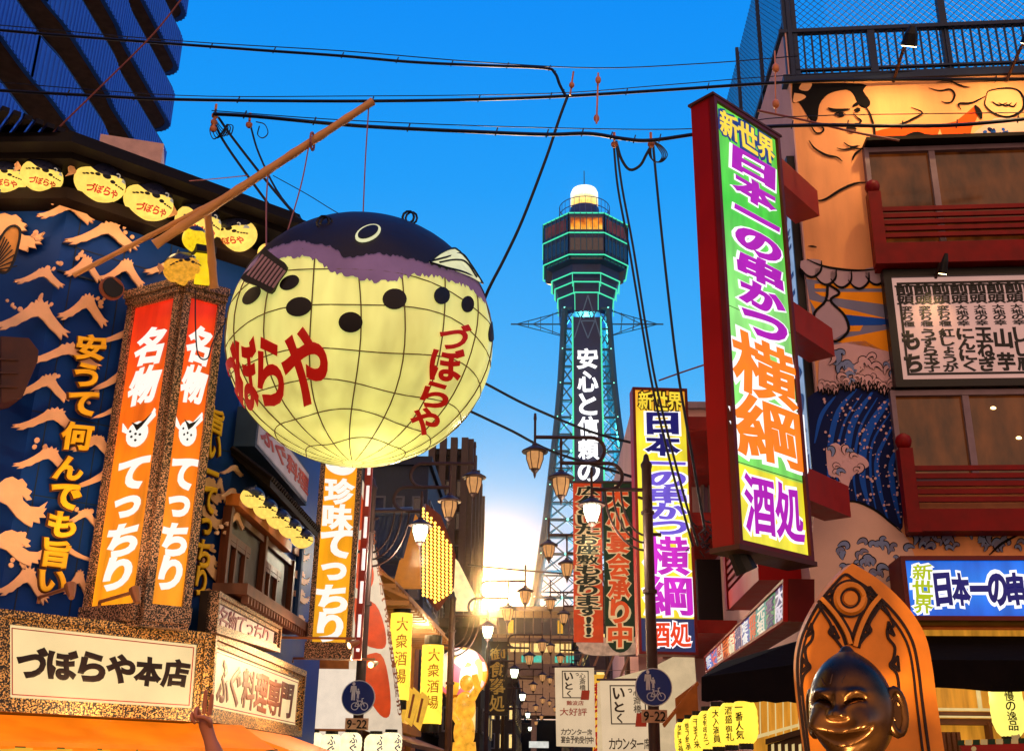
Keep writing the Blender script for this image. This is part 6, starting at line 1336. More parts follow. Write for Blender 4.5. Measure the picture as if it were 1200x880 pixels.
# board of many colours over the street-side awning
PQ = PL(up(922, 700, 11.6), 0); ua = PQ.u(921, 700); ub = PQ.u(827, 780)
bz = lambda x, y: PQ.at(x, y).z
cz1, cz0 = bz(920, 676), bz(920, 727); t = thing('picture_board', 'long slanting board of many coloured characters over the street side awning', 'signboard', PQ.fr((ua + ub) / 2, cz0))
q = pq(PQ, (827, 769), (921, 678), (921, 728), (829, 788)); n = PQ.n
mb = MB(); plate(mb, q, n, -.3, -.02); mb.build('casing', dred, t); mb = MB(); bars(mb, q, inset(q, .03), n, -.03, .03); mb.build('frame', red, t)
strip = [((60, 120, 220), '串かつ', (250, 240, 240)), ((40, 90, 200), 'どて', (240, 80, 60)), ((230, 220, 200), '日本一', (200, 40, 30)), ((240, 110, 30), 'ビール', (160, 20, 20)), ((220, 60, 40), '名物', (250, 240, 200)), ((230, 200, 190), '横綱', (50, 40, 120)), ((60, 80, 170), '定食', (250, 250, 250)), ((40, 160, 150), '新世界', (240, 90, 40)), ((30, 150, 140), '元祖', (250, 240, 220)), ((40, 140, 90), '宴会', (70, 40, 110)), ((60, 50, 110), '大阪', (230, 220, 240))]
for k, (c, s, c2) in enumerate(strip):
    qs = qin(inset(q, .025), k / 11, 0, (k + 1) / 11, 1); mb = MB(); plate(mb, qs, n, -.03, .002 + .001 * (k % 2)); pn_ = mb.build('colour_panel', mat(f'lit_print_{k}', c, .5, emit=.75, var=.3, scale=4), t)
    mb = MB(); write(mb, s, qin(qs, .08, .05, .92, .95), n, bold=.05, off=.006, t=.008, fill=.98); mb.build('lettering', mat(f'lit_print_ink_{k}', c2, .5, emit=.7), pn_)
PV = PL(up(930, 790, 10.6), 60)
aw0, aw1 = PV.u(935, 790), PV.u(822, 800)
t = thing('awning', 'dark cloth awning facing the street left of the arched panel', 'awning', PV.at(880, 820))
F1 = [PV.at(x, y, o) for x, y, o in ((938, 752, -.4), (845, 779, -.4), (822, 796, .2), (938, 780, .2))]; mb = MB(); mb.prism(F1, (0, 0, .02)); mb.build('canopy', awn, t)
mb = MB(); n_ = 16; vs = []
for k in range(n_ + 1): f_ = k / n_; vs += [PV.at(lerp(822, 938, f_), lerp(796, 779, f_), .2), PV.at(lerp(822, 938, f_), lerp(821, 823, f_) + 1.0 * sin(k * 1.7), .2)]
mb.add(vs, [[2 * k, 2 * k + 1, 2 * k + 3, 2 * k + 2] for k in range(n_)]); mb.build('valance', awn, t, True)
# row of yellow lanterns under it
TX = ['一番人気', '酒盛御礼', '大入満員', '名物串かつ', '千客万来', '御予約承', '笑門来福']
tips = ['nearest the arched panel, the largest', 'second from the arched panel', 'third from the arched panel', 'fourth from the arched panel', 'fifth from the arched panel', 'sixth from the arched panel', 'smallest of all, beside the orange flap']
for k, (x, y, rp, hp, yy) in enumerate(((873, 845, 14, 46, 11.2), (856, 848, 13, 44, 12.0), (841, 851, 12, 42, 12.8), (829, 855, 11, 40, 13.7), (818, 859, 10, 38, 14.6), (808, 862, 9, 36, 15.6), (799, 865, 8, 34, 16.7))):
    p = up(x, y, yy); m_ = (p - EYE).length / FL; paper_lantern('yellow_lantern', p, rp * m_, hp * m_, yel, 'yellow paper lantern under the dark street awning, ' + tips[k], 'yellow paper lanterns under the street awning', TX[k], None, radians(-15 if k else -35))
p = up(1180, 828, 12.3); m_ = (p - EYE).length / FL
paper_lantern('yellow_lantern', p, 16.5 * m_, 58 * m_, mat('pale_paper', (255, 240, 130), .6, emit=1.25, ecol=(255, 236, 110), var=.12), 'tall pale yellow paper lantern with five black characters under the right awning', None, '自慢の逸品', None, radians(-10))
# lit shop fronts
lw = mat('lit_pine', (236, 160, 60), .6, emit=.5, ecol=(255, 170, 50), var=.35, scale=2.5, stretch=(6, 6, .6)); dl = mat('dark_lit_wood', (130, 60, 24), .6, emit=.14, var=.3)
PW = PR.sh(.1); t = thing('shop_facade', 'lit wooden shop front with pale rails under the right awning', 'shop front', PW.fr(3, 0))
mb = MB(); mb.ubox(PW, PW.u(1085, 850), 7, 0, PW.at(1085, 800).z + .6, -.05, .0); mb.build('boarding', lw, t)
mb = MB(); P2 = PW.sh(.25)
for y0, y1 in ((829, 832), (838, 840)): mb.ubox(P2, P2.u(1090, 845), 7, P2.at(1100, y1).z, P2.at(1100, y0).z, -.05, 0)
mb.ubox(P2, P2.u(1146, 815), P2.u(1150, 815), P2.at(1146, 830).z, P2.at(1146, 795).z, -.05, -.01); mb.ubox(P2, P2.u(1088, 850), P2.u(1094, 850), 0, P2.at(1088, 790).z, -.1, .02); mb.build('rail', mat('pale_rail', (255, 224, 150), .5, emit=.7), t)
mb = MB(); mb.ubox(P2, P2.u(1096, 850), 7, P2.at(1100, 837).z, P2.at(1100, 833).z, -.2, -.03); mb.ubox(P2, P2.u(1096, 850), 7, P2.at(1100, 848).z, P2.at(1100, 841).z, -.25, -.06)
for x in range(1100, 1128, 6): mb.ubox(P2, P2.u(x, 870), P2.u(x + 4, 870), 0, P2.at(x, 857).z, -.2, -.04)
mb.ubox(P2, P2.u(1161, 860), P2.u(1165, 860), 0, P2.at(1161, 846).z, -.2, -.03); mb.build('beam', dl, t)
S18 = PR.sh(.9); t = thing('door_curtain', 'red shop curtain with a green and cream edge below the tall pale lantern', 'curtain', S18.at(1170, 900))
mb = MB(); mb.poly(S18, [(1124, 872), (1200, 868), (1260, 866), (1260, 960), (1150, 940)], -.02, 0); mb.build('cloth', mat('red_curtain', (196, 30, 20), .7, emit=.2, var=.25, scale=3), t)
mb = MB()
for k in range(10): 
    if k % 2: mb.poly(S18, [(1122 + k * 9, 867 - k * .3), (1130 + k * 9, 866.6 - k * .3), (1130 + k * 9, 873 - k * .3), (1122 + k * 9, 873 - k * .3)], 0, .008)
mb.disc(S18, 1141, 877, 3, 3, 0, 0, .008); mb.disc(S18, 1190, 862, 5, 4, 0, 0, .01); mb.build('cream_patch', mat('cream_patch', (240, 200, 130), .6, emit=.3), t)
mb = MB()
for k in range(10): 
    if k % 2 == 0: mb.poly(S18, [(1122 + k * 9, 867 - k * .3), (1130 + k * 9, 866.6 - k * .3), (1130 + k * 9, 873 - k * .3), (1122 + k * 9, 873 - k * .3)], 0, .008)
mb.build('green_patch', mat('dark_green', (24, 56, 36), .7), t)
lamp('shop_light', 'POINT', PW.fr(PW.u(1130, 830), PW.at(1130, 815).z, .7), 22, WARM, .2)
o = bpy.data.objects['shop_light']
PX = PL(up(900, 850, 12.6), 108); t = thing('shop_facade', 'lit yellow boarded shop wall between the lantern row and the arched panel', 'shop front', PX.at(900, 900))
mb = MB(); mb.poly(PX, [(884, 800), (960, 800), (962, 960), (884, 960)], -.1, 0); mb.build('boarding', lw, t); mb = MB()
for x in range(890, 945, 9): mb.poly(PX, [(x, 816), (x + 1.2, 816), (x + 2, 862), (x + .8, 862)], 0, .02)
mb.poly(PX, [(884, 862), (942, 846), (942, 849), (884, 866)], 0, .06); mb.build('batten', mat('pale_rail', (255, 224, 150)), t)
mb = MB(); mb.poly(PX, [(898, 866), (942, 853), (942, 860), (898, 872)], 0, .08); mb.poly(PX, [(900, 872), (942, 860), (942, 900), (900, 900)], -.01, .03)
mb.build('window_opening', mat('dark_opening', (60, 34, 18), .6), t)
mb = MB()
for x in range(904, 942, 8): mb.poly(PX, [(x, 872), (x + 3, 871), (x + 4, 900), (x + 1, 900)], .03, .05)
mb.build('slat', mat('pale_rail', (255, 224, 150)), t)
# flood lamp hanging under the green sign
p = up(868, 655, 10.9); t = thing('flood_lamp', 'black flood lamp hanging under the tall green sign', 'flood lamp', p); mb = MB(); mb.tube([p + Vector((0, 0, .2)), p + Vector((-.02, 0, .08))], .03, 6); mb.tube([p + Vector((-.04, 0, .1)), p + Vector((.06, .03, -.12))], [.1, .12], 10); mb.build('housing', ink, t)
p = up(823, 243, 11.0); t = thing('sign_lamp', 'tiny white lamp on the red side of the tall green sign', 'lamp', p); mb = MB(); mb.tube([p + Vector((.12, 0, .12)), p + Vector((0, 0, .12)), p], .012, 5); mb.build('arm', iron, t); mb = MB(); mb.lathe([(.02, .02), (.06, -.02), (.05, -.05), (0, -.06)], p, 10); mb.build('bulb', mat('lamp_glow', (255, 214, 140)), t)
# rear building behind the signs
S19 = facing(25, 90, 830, 560); t = thing('rear_building', 'pinkish plaster building with red beams seen between the yellow and the green sign', 'building', S19.at(830, 880)); mb = MB(); mb.ubox(S19, S19.u(744, 600), S19.u(1010, 600), 0, S19.at(820, 476).z, -9, 0); mb.build('wall', pinkw, t)
mb = MB(); mb.rect(S19, 742, 470, 860, 478, -.2, .15); mb.build('coping', mat('coping_grey', (130, 110, 116), .7), t)
mb = MB()
for y in (488, 600, 726): mb.rect(S19, 806, y, 870, y + 16, .02, 4.5)
mb.build('red_beam', mat('bracket_red', (150, 30, 22)), t)
mb = MB(); mb.rect(S19, 816, 655, 860, 745, .01, 2.5); mb.build('dark_bay', mat('dark_bay', (30, 22, 24), .6), t)
mb = MB()
for x in (822, 830): mb.tube([S19.at(x, 500, .2), S19.at(x + 3, 640, .2)], .05, 6)
mb.tube([S19.at(820, 520, .2), S19.at(840, 522, .2)], .05, 6); mb.build('pipe', mat('pipe_grey', (120, 96, 96), .5), t)
mb = MB()
for k in range(40):
    x, y = random.gauss(828, 9), random.gauss(632, 8); mb.tube([up(x, y, 19.5), up(x + random.uniform(-8, 8), y + random.uniform(-8, 8), 19.3)], .012, 4)
mb.build('cable_tangle', blk, label='tangle of black cables on the red bracket right of the yellow sign', cat='cable')
# ---------------------------------------------------------------- arched panel and laughing bronze bust
wood = mat('orange_wood', (240, 138, 34), .45, var=.22, scale=3, bump=.1, bscale=14); groove = mat('groove_dark', (40, 16, 8), .6); wood2 = mat('orange_wood_light', (236, 140, 36), .45, var=.15, scale=4)
PA2 = PL(up(1012, 780, 8.6), 84)
t = thing('arched_panel', 'tall pointed arch panel of orange wood with carved tracery behind the bronze bust', 'panel', PA2.at(1012, 940))
CF = (1000, 640, 3.6667)
def ZC(pts): return [(900 + x / 3.6667, 640 + y / 3.6667) for x, y in pts]
left = [(150, 880), (118, 640), (110, 500), (128, 390), (165, 300), (225, 200), (285, 130), (330, 88)]; right = [(370, 110), (430, 148), (500, 205), (570, 280), (620, 355), (650, 430), (670, 540), (685, 660), (720, 900)]
out = smooth2(left, 4) + smooth2(right, 4)
mb = MB(); mb.poly(PA2, ZC(out) + [(1100, 960), (946, 960)], -.16, 0); mb.build('board', wood, t)
def tr(pts, w=.05, lv=0, m=None, sm=5): return [ZC(pts), w, lv]
mb = MB(); gm = MB()
def molding(pts, w=.06): gm.stroke(PA2, ZC(pts), w * 1.0 + .03, .001, .004, 5); mb.stroke(PA2, ZC(pts), w * .55, .004, .02, 5)
def thin(pts, w=.016, sm=5):
    for i in range(0, len(pts) - 1, 1 if sm == 1 else len(pts)): gm.stroke(PA2, ZC(pts[i:i + 2] if sm == 1 else pts), w, .001, .012, sm)
ins = lambda k: [(330 + (x - 330) * k, 560 + (y - 560) * (k if y < 560 else 1)) for x, y in left]; insr = lambda k: [(335 + (x - 335) * k, 560 + (y - 560) * (k if y < 560 else 1)) for x, y in right]
thin(ins(.93) + insr(.93), .02); thin(ins(.86) + insr(.86), .016)
for r, w in ((76, .022), (68, .012), (40, .018)):
    thin([(352 + r * cos(a), 224 + r * sin(a)) for a in [2 * pi * k / 20 for k in range(21)]], w)
mb.tube([PA2.at(*ZC([(352 + 58 * cos(a), 224 + 58 * sin(a))])[0], .004) for a in [2 * pi * k / 28 for k in range(28)]], .03, 6, True); mb.disc(PA2, *ZC([(352, 224)])[0], 8, 8, 0, 0, .018, 20)
molding([(225, 222), (262, 262), (300, 310), (335, 370), (352, 420)]); molding([(478, 215), (440, 262), (408, 320), (385, 380), (372, 430)])
for s in (0, 1):
    X = (lambda pts: [(695 - x + (8 if s else 0), y - 8) for x, y in pts]) if s else (lambda pts: pts)
    thin(X([(213, 250), (180, 310), (165, 350), (190, 360), (188, 400), (160, 440), (165, 490), (180, 520), (150, 560), (140, 640)]), .02)
    thin(X([(213, 250), (240, 290), (270, 340), (262, 370), (290, 400), (320, 440)]), .02)
    for tri in ([(186, 330), (160, 392), (192, 370)], [(278, 340), (272, 385), (305, 395)], [(146, 478), (140, 545), (172, 515)], [(232, 225), (268, 180), (282, 210)]): thin(X(tri + [tri[0]]), .016, 1); thin(X([(lerp(x, sum(p[0] for p in tri) / 3, .4), lerp(y, sum(p[1] for p in tri) / 3, .4)) for x, y in tri + [tri[0]]]), .012, 1)
mb.build('moulding', wood2, t); gm.build('carved_line', groove, t)
bronze = mat('bronze', (74, 46, 24), .3, metal=.85, var=.5, scale=5, spec=.6, bump=.12, bscale=9)
HB = up(998, 829, 7.75); hs = 65 / FL * (HB - EYE).length / 1.12
yaw = radians(14)                            # face turned a little towards the left of the street
fx = Vector((cos(yaw), -sin(yaw) * 0, 0)); 
Rz = Matrix.Rotation(radians(-32), 3, 'Z')
def sculpt(d, q):
    r = 1.0; x, y, z = d.x, d.y, d.z; f = -y            # f towards the viewer
    fr_ = min(1, max(0, f * 4))
    G = lambda cx, cz, s, sz=None: math.exp(-((x - cx) / s) ** 2 - ((z - cz) / (sz or s)) ** 2) * fr_
    hx = math.hypot(x, y)
    r -= .05 * max(0, z - .1) * hx                                        # brow narrows upward
    r += .05 * math.exp(-(hx / .26) ** 2) * (z > 0) + .07 * math.exp(-(hx / .15) ** 4) * (z > 0)      # small tuft on the crown
    r += .26 * (G(.50, -.26, .26, .2) + G(-.50, -.26, .26, .2))           # full cheeks
    r += .07 * (G(.36, .22, .26, .07) + G(-.36, .22, .26, .07)) - .08 * (G(.36, .08, .2, .08) + G(-.36, .08, .2, .08))
    for s in (-1, 1):
        u = (x - s * .38) / .26
        if abs(u) < 1:
            zz = .03 + .09 * (1 - u * u) + .06 * u * s; r -= .13 * math.exp(-((z - zz) / .026) ** 2) * fr_ * (1 - u * u) ** .5
            r += .07 * math.exp(-((z - zz - .085) / .045) ** 2) * fr_ * (1 - u * u) + .05 * math.exp(-((z - zz + .085) / .045) ** 2) * fr_ * (1 - u * u)
    r += .30 * G(0, -.13, .13, .09) + .12 * (G(.14, -.16, .07, .06) + G(-.14, -.16, .07, .06)) + .08 * G(0, .05, .07, .14)
    ml = -.50 + .5 * x * x                                                # laughing mouth
    u = x / .62
    if abs(u) < 1:
        k = 1 - u * u; r -= .20 * k ** .4 * math.exp(-((z - ml) / .03) ** 2) * fr_
        r += .16 * k * math.exp(-((z - ml - .11) / .07) ** 2) * fr_ + .16 * k * math.exp(-((z - ml + .10) / .055) ** 2) * fr_ - .05 * k * math.exp(-((z - ml + .21) / .04) ** 2) * fr_
    r += .10 * G(0, -.88, .3, .12)
    return Rz @ (Vector((x * .76, y * .84, z * 1.0)) * r * hs)
t = thing('bronze_bust', 'shiny dark bronze bust of a laughing bald figure before the arched orange panel', 'statue', HB - Vector((0, 0, 2.0)))
mb = MB(); mb.ell(HB, (1, 1, 1), 150, 110, sculpt)
mb.lathe([(.45 * hs, -.7 * hs), (.5 * hs, -1.0 * hs), (.95 * hs, -1.25 * hs), (1.25 * hs, -1.7 * hs), (1.3 * hs, -2.4 * hs), (1.1 * hs, -3.2 * hs), (1.2 * hs, -4.4 * hs)], HB + Vector((0, .1, 0)), 28)
mb.build('head', bronze, t, True)
mb = MB()
for s in (-1, 1):
    c = HB + Rz @ Vector((s * .72 * hs, .14 * hs, -.08 * hs)); ax = Rz @ Vector((s * .8, -.6, 0)); ax.normalize(); side = Vector((0, 0, 1)).cross(ax)
    E_ = lambda rr, k=1.0: [c + ax * .02 + (side * cos(a) * .18 * rr + Vector((0, 0, sin(a) * .38 * rr))) * hs for a in [2 * pi * j / 20 for j in range(20)]]
    mb.tube(E_(1), .085 * hs, 8, True); mb.loft([p - ax * .05 for p in E_(.95)], [p + ax * .01 for p in E_(.95)]); mb.tube(E_(.5)[2:14], .04 * hs, 6)
mb.build('ear', bronze, t, True)
mb = MB()
for a, b, c in (((-.42, .50), (-.36, .42), (-.3, .36)), ((-.12, .56), (-.14, .46), (-.16, .38)), ((.2, .54), (.14, .46), (.12, .38))):
    P_ = []
    for x, z in (a, b, c):
        y = -math.sqrt(max(0, 1 - x * x - z * z)); v = sculpt(Vector((x, y, z)), None); P_.append(HB + v * 1.004)
    mb.tube(smooth(P_), .012 * hs, 5)
mb.build('forehead_line', groove, t)
mb = MB(); mb.tube([HB + Rz @ Vector((.9, -.2, -1.25)) * hs, HB + Rz @ Vector((1.25, -.5, -1.8)) * hs, HB + Rz @ Vector((1.2, -.9, -2.5)) * hs], [.4 * hs, .36 * hs, .3 * hs], 16); mb.tube([HB + Rz @ Vector((-.9, -.2, -1.25)) * hs, HB + Rz @ Vector((-1.25, -.5, -1.8)) * hs, HB + Rz @ Vector((-1.2, -.9, -2.5)) * hs], [.4 * hs, .36 * hs, .3 * hs], 16); mb.build('arm', bronze, t, True)

flood(1082, 960, 'unseen low flood lamp added for the bust at the right foot of the arched panel', HB + Vector((.15, 0, 0)), 150, .01, 'flood_lamp', PL(up(985, 990, 6.9), 90), 100)  # two unseen lamps below the view, added to light the bust
flood(930, 960, 'unseen low flood lamp added for the bust at the left foot of the arched panel', HB + Vector((-.1, 0, .25)), 120, .01, 'flood_lamp', PL(up(985, 990, 6.9), 90), 100)
# ================================================================ APARTMENT TOWER BEHIND THE RESTAURANT
AX = up(201, 60, 29.0); AP = PL((AX.x, AX.y, 0), 0)
AB = thing('apartment_tower', 'tall apartment tower with rounded blue balcony fronts rising behind the restaurant', 'building', (AX.x - 6, AX.y - 8, 0))
zf = [up(183, 198, 29.0).z, up(191, 140, 29.0).z, up(201, 61, 29.0).z]; fh = (zf[2] - zf[0]) / 2
bluep = mat('blue_parapet', (44, 104, 206), .55, var=.08, scale=.8); soff = mat('dark_soffit', (104, 82, 72), .8, var=.3); glass_d = mat('dark_glass', (24, 32, 54))
mb = MB(); mb.prism([(AX.x - 1.7, AX.y + .2, 0), (AX.x - 14, AX.y + .2, 0), (AX.x - 14, AX.y - 26, 0), (AX.x - 1.7, AX.y - 26, 0)], (0, 0, zf[2] + fh * 3.2)); mb.build('wall', mat('apartment_wall', (78, 72, 78), .8), AB)
def plan(o=0):
    X, Y = AX.x + o, AX.y + 1.2 + o
    pts = [(X, AX.y - 26), (X, Y - 9.0)] + [(X + .12 * (1 - cos(a)) / 2, Y - 9.0 + 1.1 * a / pi) for a in [pi * k / 6 for k in range(7)]]
    pts += [(X + .12, Y - 5.4)] + [(X + .12 * (1 + cos(a)) / 2, Y - 5.4 + 1.1 * a / pi) for a in [pi * k / 6 for k in range(1, 7)]]
    pts += [(X - .6 + .6 * cos(a), Y - .6 + .6 * sin(a)) for a in [pi / 2 * k / 6 for k in range(7)]] + [(AX.x - 1.9, Y)]
    return pts
for k in range(-3, 4):
    z = zf[0] + fh * k; pp = plan(); pi_ = plan(-.12)
    mb = MB(); mb.prism([Vector((x, y, z - .02)) for x, y in pi_] + [Vector((AX.x - 1.9, AX.y - 26, z - .02))], (0, 0, .16)); b_ = mb.build('balcony', soff, AB)
    mb = MB(); n = len(pp)
    vs = [Vector((x, y, z - .06)) for x, y in pp] + [Vector((x, y, z + 1.12)) for x, y in pp] + [Vector((x, y, z - .06)) for x, y in pi_] + [Vector((x, y, z + 1.12)) for x, y in pi_]
    fs = []
    for i in range(n - 1): fs += [[i, i + 1, n + i + 1, n + i], [2 * n + i, 2 * n + i + 1, 3 * n + i + 1, 3 * n + i], [n + i, n + i + 1, 3 * n + i + 1, 3 * n + i], [i, i + 1, 2 * n + i + 1, 2 * n + i]]
    mb.add(vs, fs)
    L2 = []
    for (x0, y0), (x1, y1) in zip(pp, pp[1:]):
        d = math.hypot(x1 - x0, y1 - y0); m = max(1, int(d / .16))
        for j in range(m): L2.append((lerp(x0, x1, j / m), lerp(y0, y1, j / m)))
    for x, y in L2:
        if y > AX.y - 20: mb.prism([(x - .025, y - .03, z - .05), (x + .03, y - .03, z - .05), (x + .03, y + .03, z - .05), (x - .025, y + .03, z - .05)], (0, 0, 1.14))
    mb.build('parapet', bluep, b_)
    mb = MB(); mb.tube([Vector((x, y, z + 1.16)) for x, y in plan(-.05)], .05, 5); mb.build('coping_rail', mat('rail_dark', (30, 36, 60), .5), b_)
    for j in range(5):
        y = AX.y - 1.6 - 4.4 * j; mb = MB(); Q = [Vector((AX.x - 1.69, y, z + 2.3)), Vector((AX.x - 1.69, y - 2.2, z + 2.3)), Vector((AX.x - 1.69, y - 2.2, z + .15)), Vector((AX.x - 1.69, y, z + .15))]
        bars(mb, Q, inset(Q, .1), Vector((1, 0, 0)), 0, .08); w = mb.build('window', mat('window_grey', (90, 90, 100)), AB); mb = MB(); plate(mb, Q, Vector((1, 0, 0)), .005, .03); mb.build('pane', glass_d, w)
# ================================================================ CABLES
CB = 'cable'
def wire(label, pts, r, y, wrap=None, m=None):
    return cable(label, [(a, b, y if len(p) == 2 else p[2]) for p in pts for a, b in [p[:2]]], r, m or blk, 'overhead_cable', 'cable', 'overhead cables', 5, wrap)
wire('topmost thick black cable from the apartment tower to the drop in mid sky', [(-10, 35), (60, 41), (205, 52), (300, 59), (400, 66), (480, 73), (560, 77), (636, 80), (650, 86), (656, 100), (663, 113)], .022, 13, 1)
wire('topmost thin messenger wire running from the left edge to the roof fence', [(-10, 29), (205, 48), (400, 60), (560, 73), (700, 80), (820, 75), (900, 69), (935, 66)], .008, 13.05)
wire('second thick black cable crossing the whole sky just above the bamboo tip', [(-10, 106), (100, 112), (205, 117), (400, 119), (560, 117), (665, 113), (780, 106), (900, 98), (1000, 94), (1210, 93)], .024, 13, 1)
wire('thin wire above the second thick cable', [(-10, 96), (205, 112), (400, 113), (640, 110), (780, 100), (940, 88), (1210, 80)], .007, 13.05)
wire('third thick cable, sagging towards the tall green sign and across the mural', [(250, 134), (300, 137), (420, 148), (560, 155), (640, 158), (690, 157), (730, 163), (762, 165), (820, 157), (880, 150), (960, 147), (1040, 148), (1120, 147), (1210, 139)], .026, 12, 1)
wire('thin wire just above the third thick cable', [(248, 130), (420, 142), (640, 150), (820, 151), (930, 137), (1210, 132)], .007, 12.05)
wire('thin reddish wire slanting down over the apartment balconies', [(216, -5), (180, 40), (120, 100), (50, 168)], .012, 12.5, None, mat('red_wire', (130, 70, 60), .6))
wire('twisted black cable dropping from the second cable towards the giant fish', [(665, 113), (655, 140), (640, 185), (612, 258), (590, 305), (572, 340), (540, 410, 13.6), (470, 480, 14.6), (400, 520, 15.4)], .022, 13)
wire('pair of black cables dropping past the tower to the yellow sign, left strand', [(719, 168), (724, 220), (737, 290), (752, 380), (766, 460), (790, 560), (812, 640)], .016, 13)
wire('pair of black cables dropping past the tower to the yellow sign, right strand', [(722, 168), (729, 220), (742, 290), (758, 390), (771, 460), (796, 560), (818, 640)], .016, 13)
wire('black cable dropping right of the tower towards the yellow sign', [(765, 166), (769, 210), (776, 280), (786, 370), (795, 440), (812, 540), (826, 620)], .018, 13)
wire('black cable loop hanging in the sky between the two insulators', [(722, 166), (728, 186), (738, 199), (750, 194), (758, 180), (766, 166)], .02, 12.4)
mb = MB()
for k in range(4): mb.tube(smooth([up(x, y, 12.3 + .03 * k) for x, y in ((764, 165), (770 + k * 2, 172), (776 + 2 * k, 182), (772 + k, 190), (765, 188), (763 - k, 178), (764, 165))]), .009, 4)
mb.build('cable_coil', blk, label='coil of black cable hanging by the insulators right of the tower', cat='cable')
wire('dark cable slanting from the left insulator down behind the giant fish, upper strand', [(256, 138), (275, 165), (320, 222), (372, 282)], .018, 12.2)
wire('dark cable slanting from the left insulator down behind the giant fish, lower strand', [(250, 142), (266, 172), (312, 236), (352, 288)], .018, 12.25)
wire('dark cable slanting from the second left insulator down behind the giant fish', [(293, 146), (304, 182), (330, 232), (372, 276)], .014, 12.3)
wire('thin wire from the bamboo pole down to the top of the giant fish', [(320, 206), (360, 228), (400, 252), (430, 262)], .006, 12.3)
mb = MB()
for k in range(6): mb.tube(smooth([up(x, y, 12.2) for x, y in ((252, 140), (246 + k * 3, 152), (250 + k * 4, 163 - k), (258 + k * 3, 158 - k * 2), (266, 146))]), .008, 4)
mb.tube(smooth([up(x, y, 12.2) for x, y in ((300, 143), (310, 146), (314, 156), (308, 162), (302, 158), (304, 148))]), .008, 4)
mb.build('cable_coil', blk, label='loose ends of black cable at the left insulators above the restaurant roof', cat='cable')
wire('low dark cable slanting down behind the right edge of the giant fish, upper strand', [(352, 322, 14.5), (440, 384, 18), (520, 426, 21), (566, 448), (620, 476), (690, 505), (745, 520)], .03, 22)
wire('low dark cable slanting down behind the right edge of the giant fish, lower strand', [(350, 330, 14.6), (430, 410, 18), (510, 462, 21), (560, 486), (600, 505), (650, 530), (745, 560)], .03, 22)
wire('reddish thin wire from the yellow sign up to the red side of the green sign', [(772, 446), (800, 436), (836, 424)], .012, 14, None, mat('red_wire', (130, 70, 60)))
wire('thin wire crossing low before the hall at the street end', [(548, 662), (600, 667), (660, 672)], .05, 60)
wire('dark red wire slanting over the wrestler mural from the green sign', [(888, 130), (950, 143), (1000, 155), (1054, 165)], .016, 12.2, None, mat('red_wire', (130, 70, 60)))
insm = mat('porcelain', (200, 120, 76), .35)
def insulator(label, x, y, yy, n=3, vertical=True, r=.045):
    p = up(x, y, yy); mb = MB(); prof = []
    for k in range(n): z = .1 * k; prof += [(r * .5, z), (r, z + .03), (r, z + .06), (r * .5, z + .08)]
    mb.lathe(prof, p - Vector((0, 0, .05 * n)), 10); mb.tube([p + Vector((0, 0, .05 * n)), p + Vector((0, 0, .05 * n + .12))], .018, 5)
    return mb.build('insulator', insm, label=label, cat='insulator', group='cable insulators', smooth_=True)
insulator('porcelain insulator at the left end of the third cable above the restaurant roof', 251, 143, 12.1); insulator('porcelain insulator on the third cable right of the loose cable ends', 292, 146, 12.1, 1)
insulator('porcelain insulator on the third cable above the tower, at the head of the paired drop', 720, 169, 12.1, 1); insulator('porcelain insulator on the third cable by the coil', 763, 169, 12.1, 1)
mb = MB(); mb.tube([up(701, 86, 12.6), up(699, 145, 12.4)], .014, 5)
for y in (94, 139): mb.ell(up(701 - (y > 100) * 2, y, 12.5), (.04, .04, .06), 10, 8)
mb.build('hanger', insm, label='vertical hanger with two small insulators linking the upper and the third cable', cat='insulator', smooth_=True)
mb = MB(); a = up(672, 84, 12.8); mb.tube([a, up(668, 112, 12.9)], .014, 5); mb.ell(up(670, 100, 12.85), (.04, .04, .05), 8, 6); mb.build('hanger', insm, label='short hanger at the joint of the two upper cables in mid sky', cat='insulator', smooth_=True)
mb = MB(); a = up(908, 78, 12.4)
for y in (80, 122): mb.ell(up(909, y, 12.4), (.05, .05, .07), 10, 8)
mb.tube([up(908, 60, 12.4), up(909, 135, 12.4)], .01, 5); mb.build('hanger', insm, label='cable hanger with two insulators at the corner of the roof fence', cat='insulator', smooth_=True)
# ================================================================ PERSON WITH A RAISED ARM
PX0 = up(268, 905, 5.0).x; PYp = 5.0
person_root = Vector((PX0 + .18, PYp, 0))
vsk, esk, rsk = [], [], []
def sk(p, r, par=None):
    vsk.append(person_root + Vector(p)); rsk.append(r)
    if par is not None: esk.append((par, len(vsk) - 1))
    return len(vsk) - 1
hand = up(241, 846, 5.0) - person_root
pel = sk((0, 0, .88), .15); sp = sk((0, 0, 1.08), .135, pel); ch = sk((0, .0, 1.28), .15, sp); nk = sk((0, 0, 1.42), .06, ch); h1 = sk((0, -.01, 1.5), .085, nk); sk((0, -.01, 1.6), .085, h1)
for s in (-1, 1):
    hp = sk((s * .1, 0, .82), .1, pel); kn = sk((s * .11, -.01, .47), .065, hp); an = sk((s * .11, .02, .09), .045, kn); sk((s * .12, -.14, .05), .04, an)
shr = sk((.19, 0, 1.36), .065, ch); el = sk((.25, .02, 1.08), .048, shr); wr = sk((.23, -.1, .86), .034, el); sk((.22, -.14, .76), .04, wr)
shl = sk((-.18, 0, 1.37), .065, ch); el = sk((-.2, -.02, 1.58), .05, shl); w = hand + Vector((.025, 0, -.065)); wm = lerp(vsk[el] - person_root, w, .55); f1 = sk(tuple(wm), .042, el); wr = sk(tuple(w), .028, f1)
palm = sk(tuple(hand + Vector((.0, 0, -.01))), .034, wr); kn_ = sk(tuple(hand + Vector((-.008, 0, .03))), .032, palm)
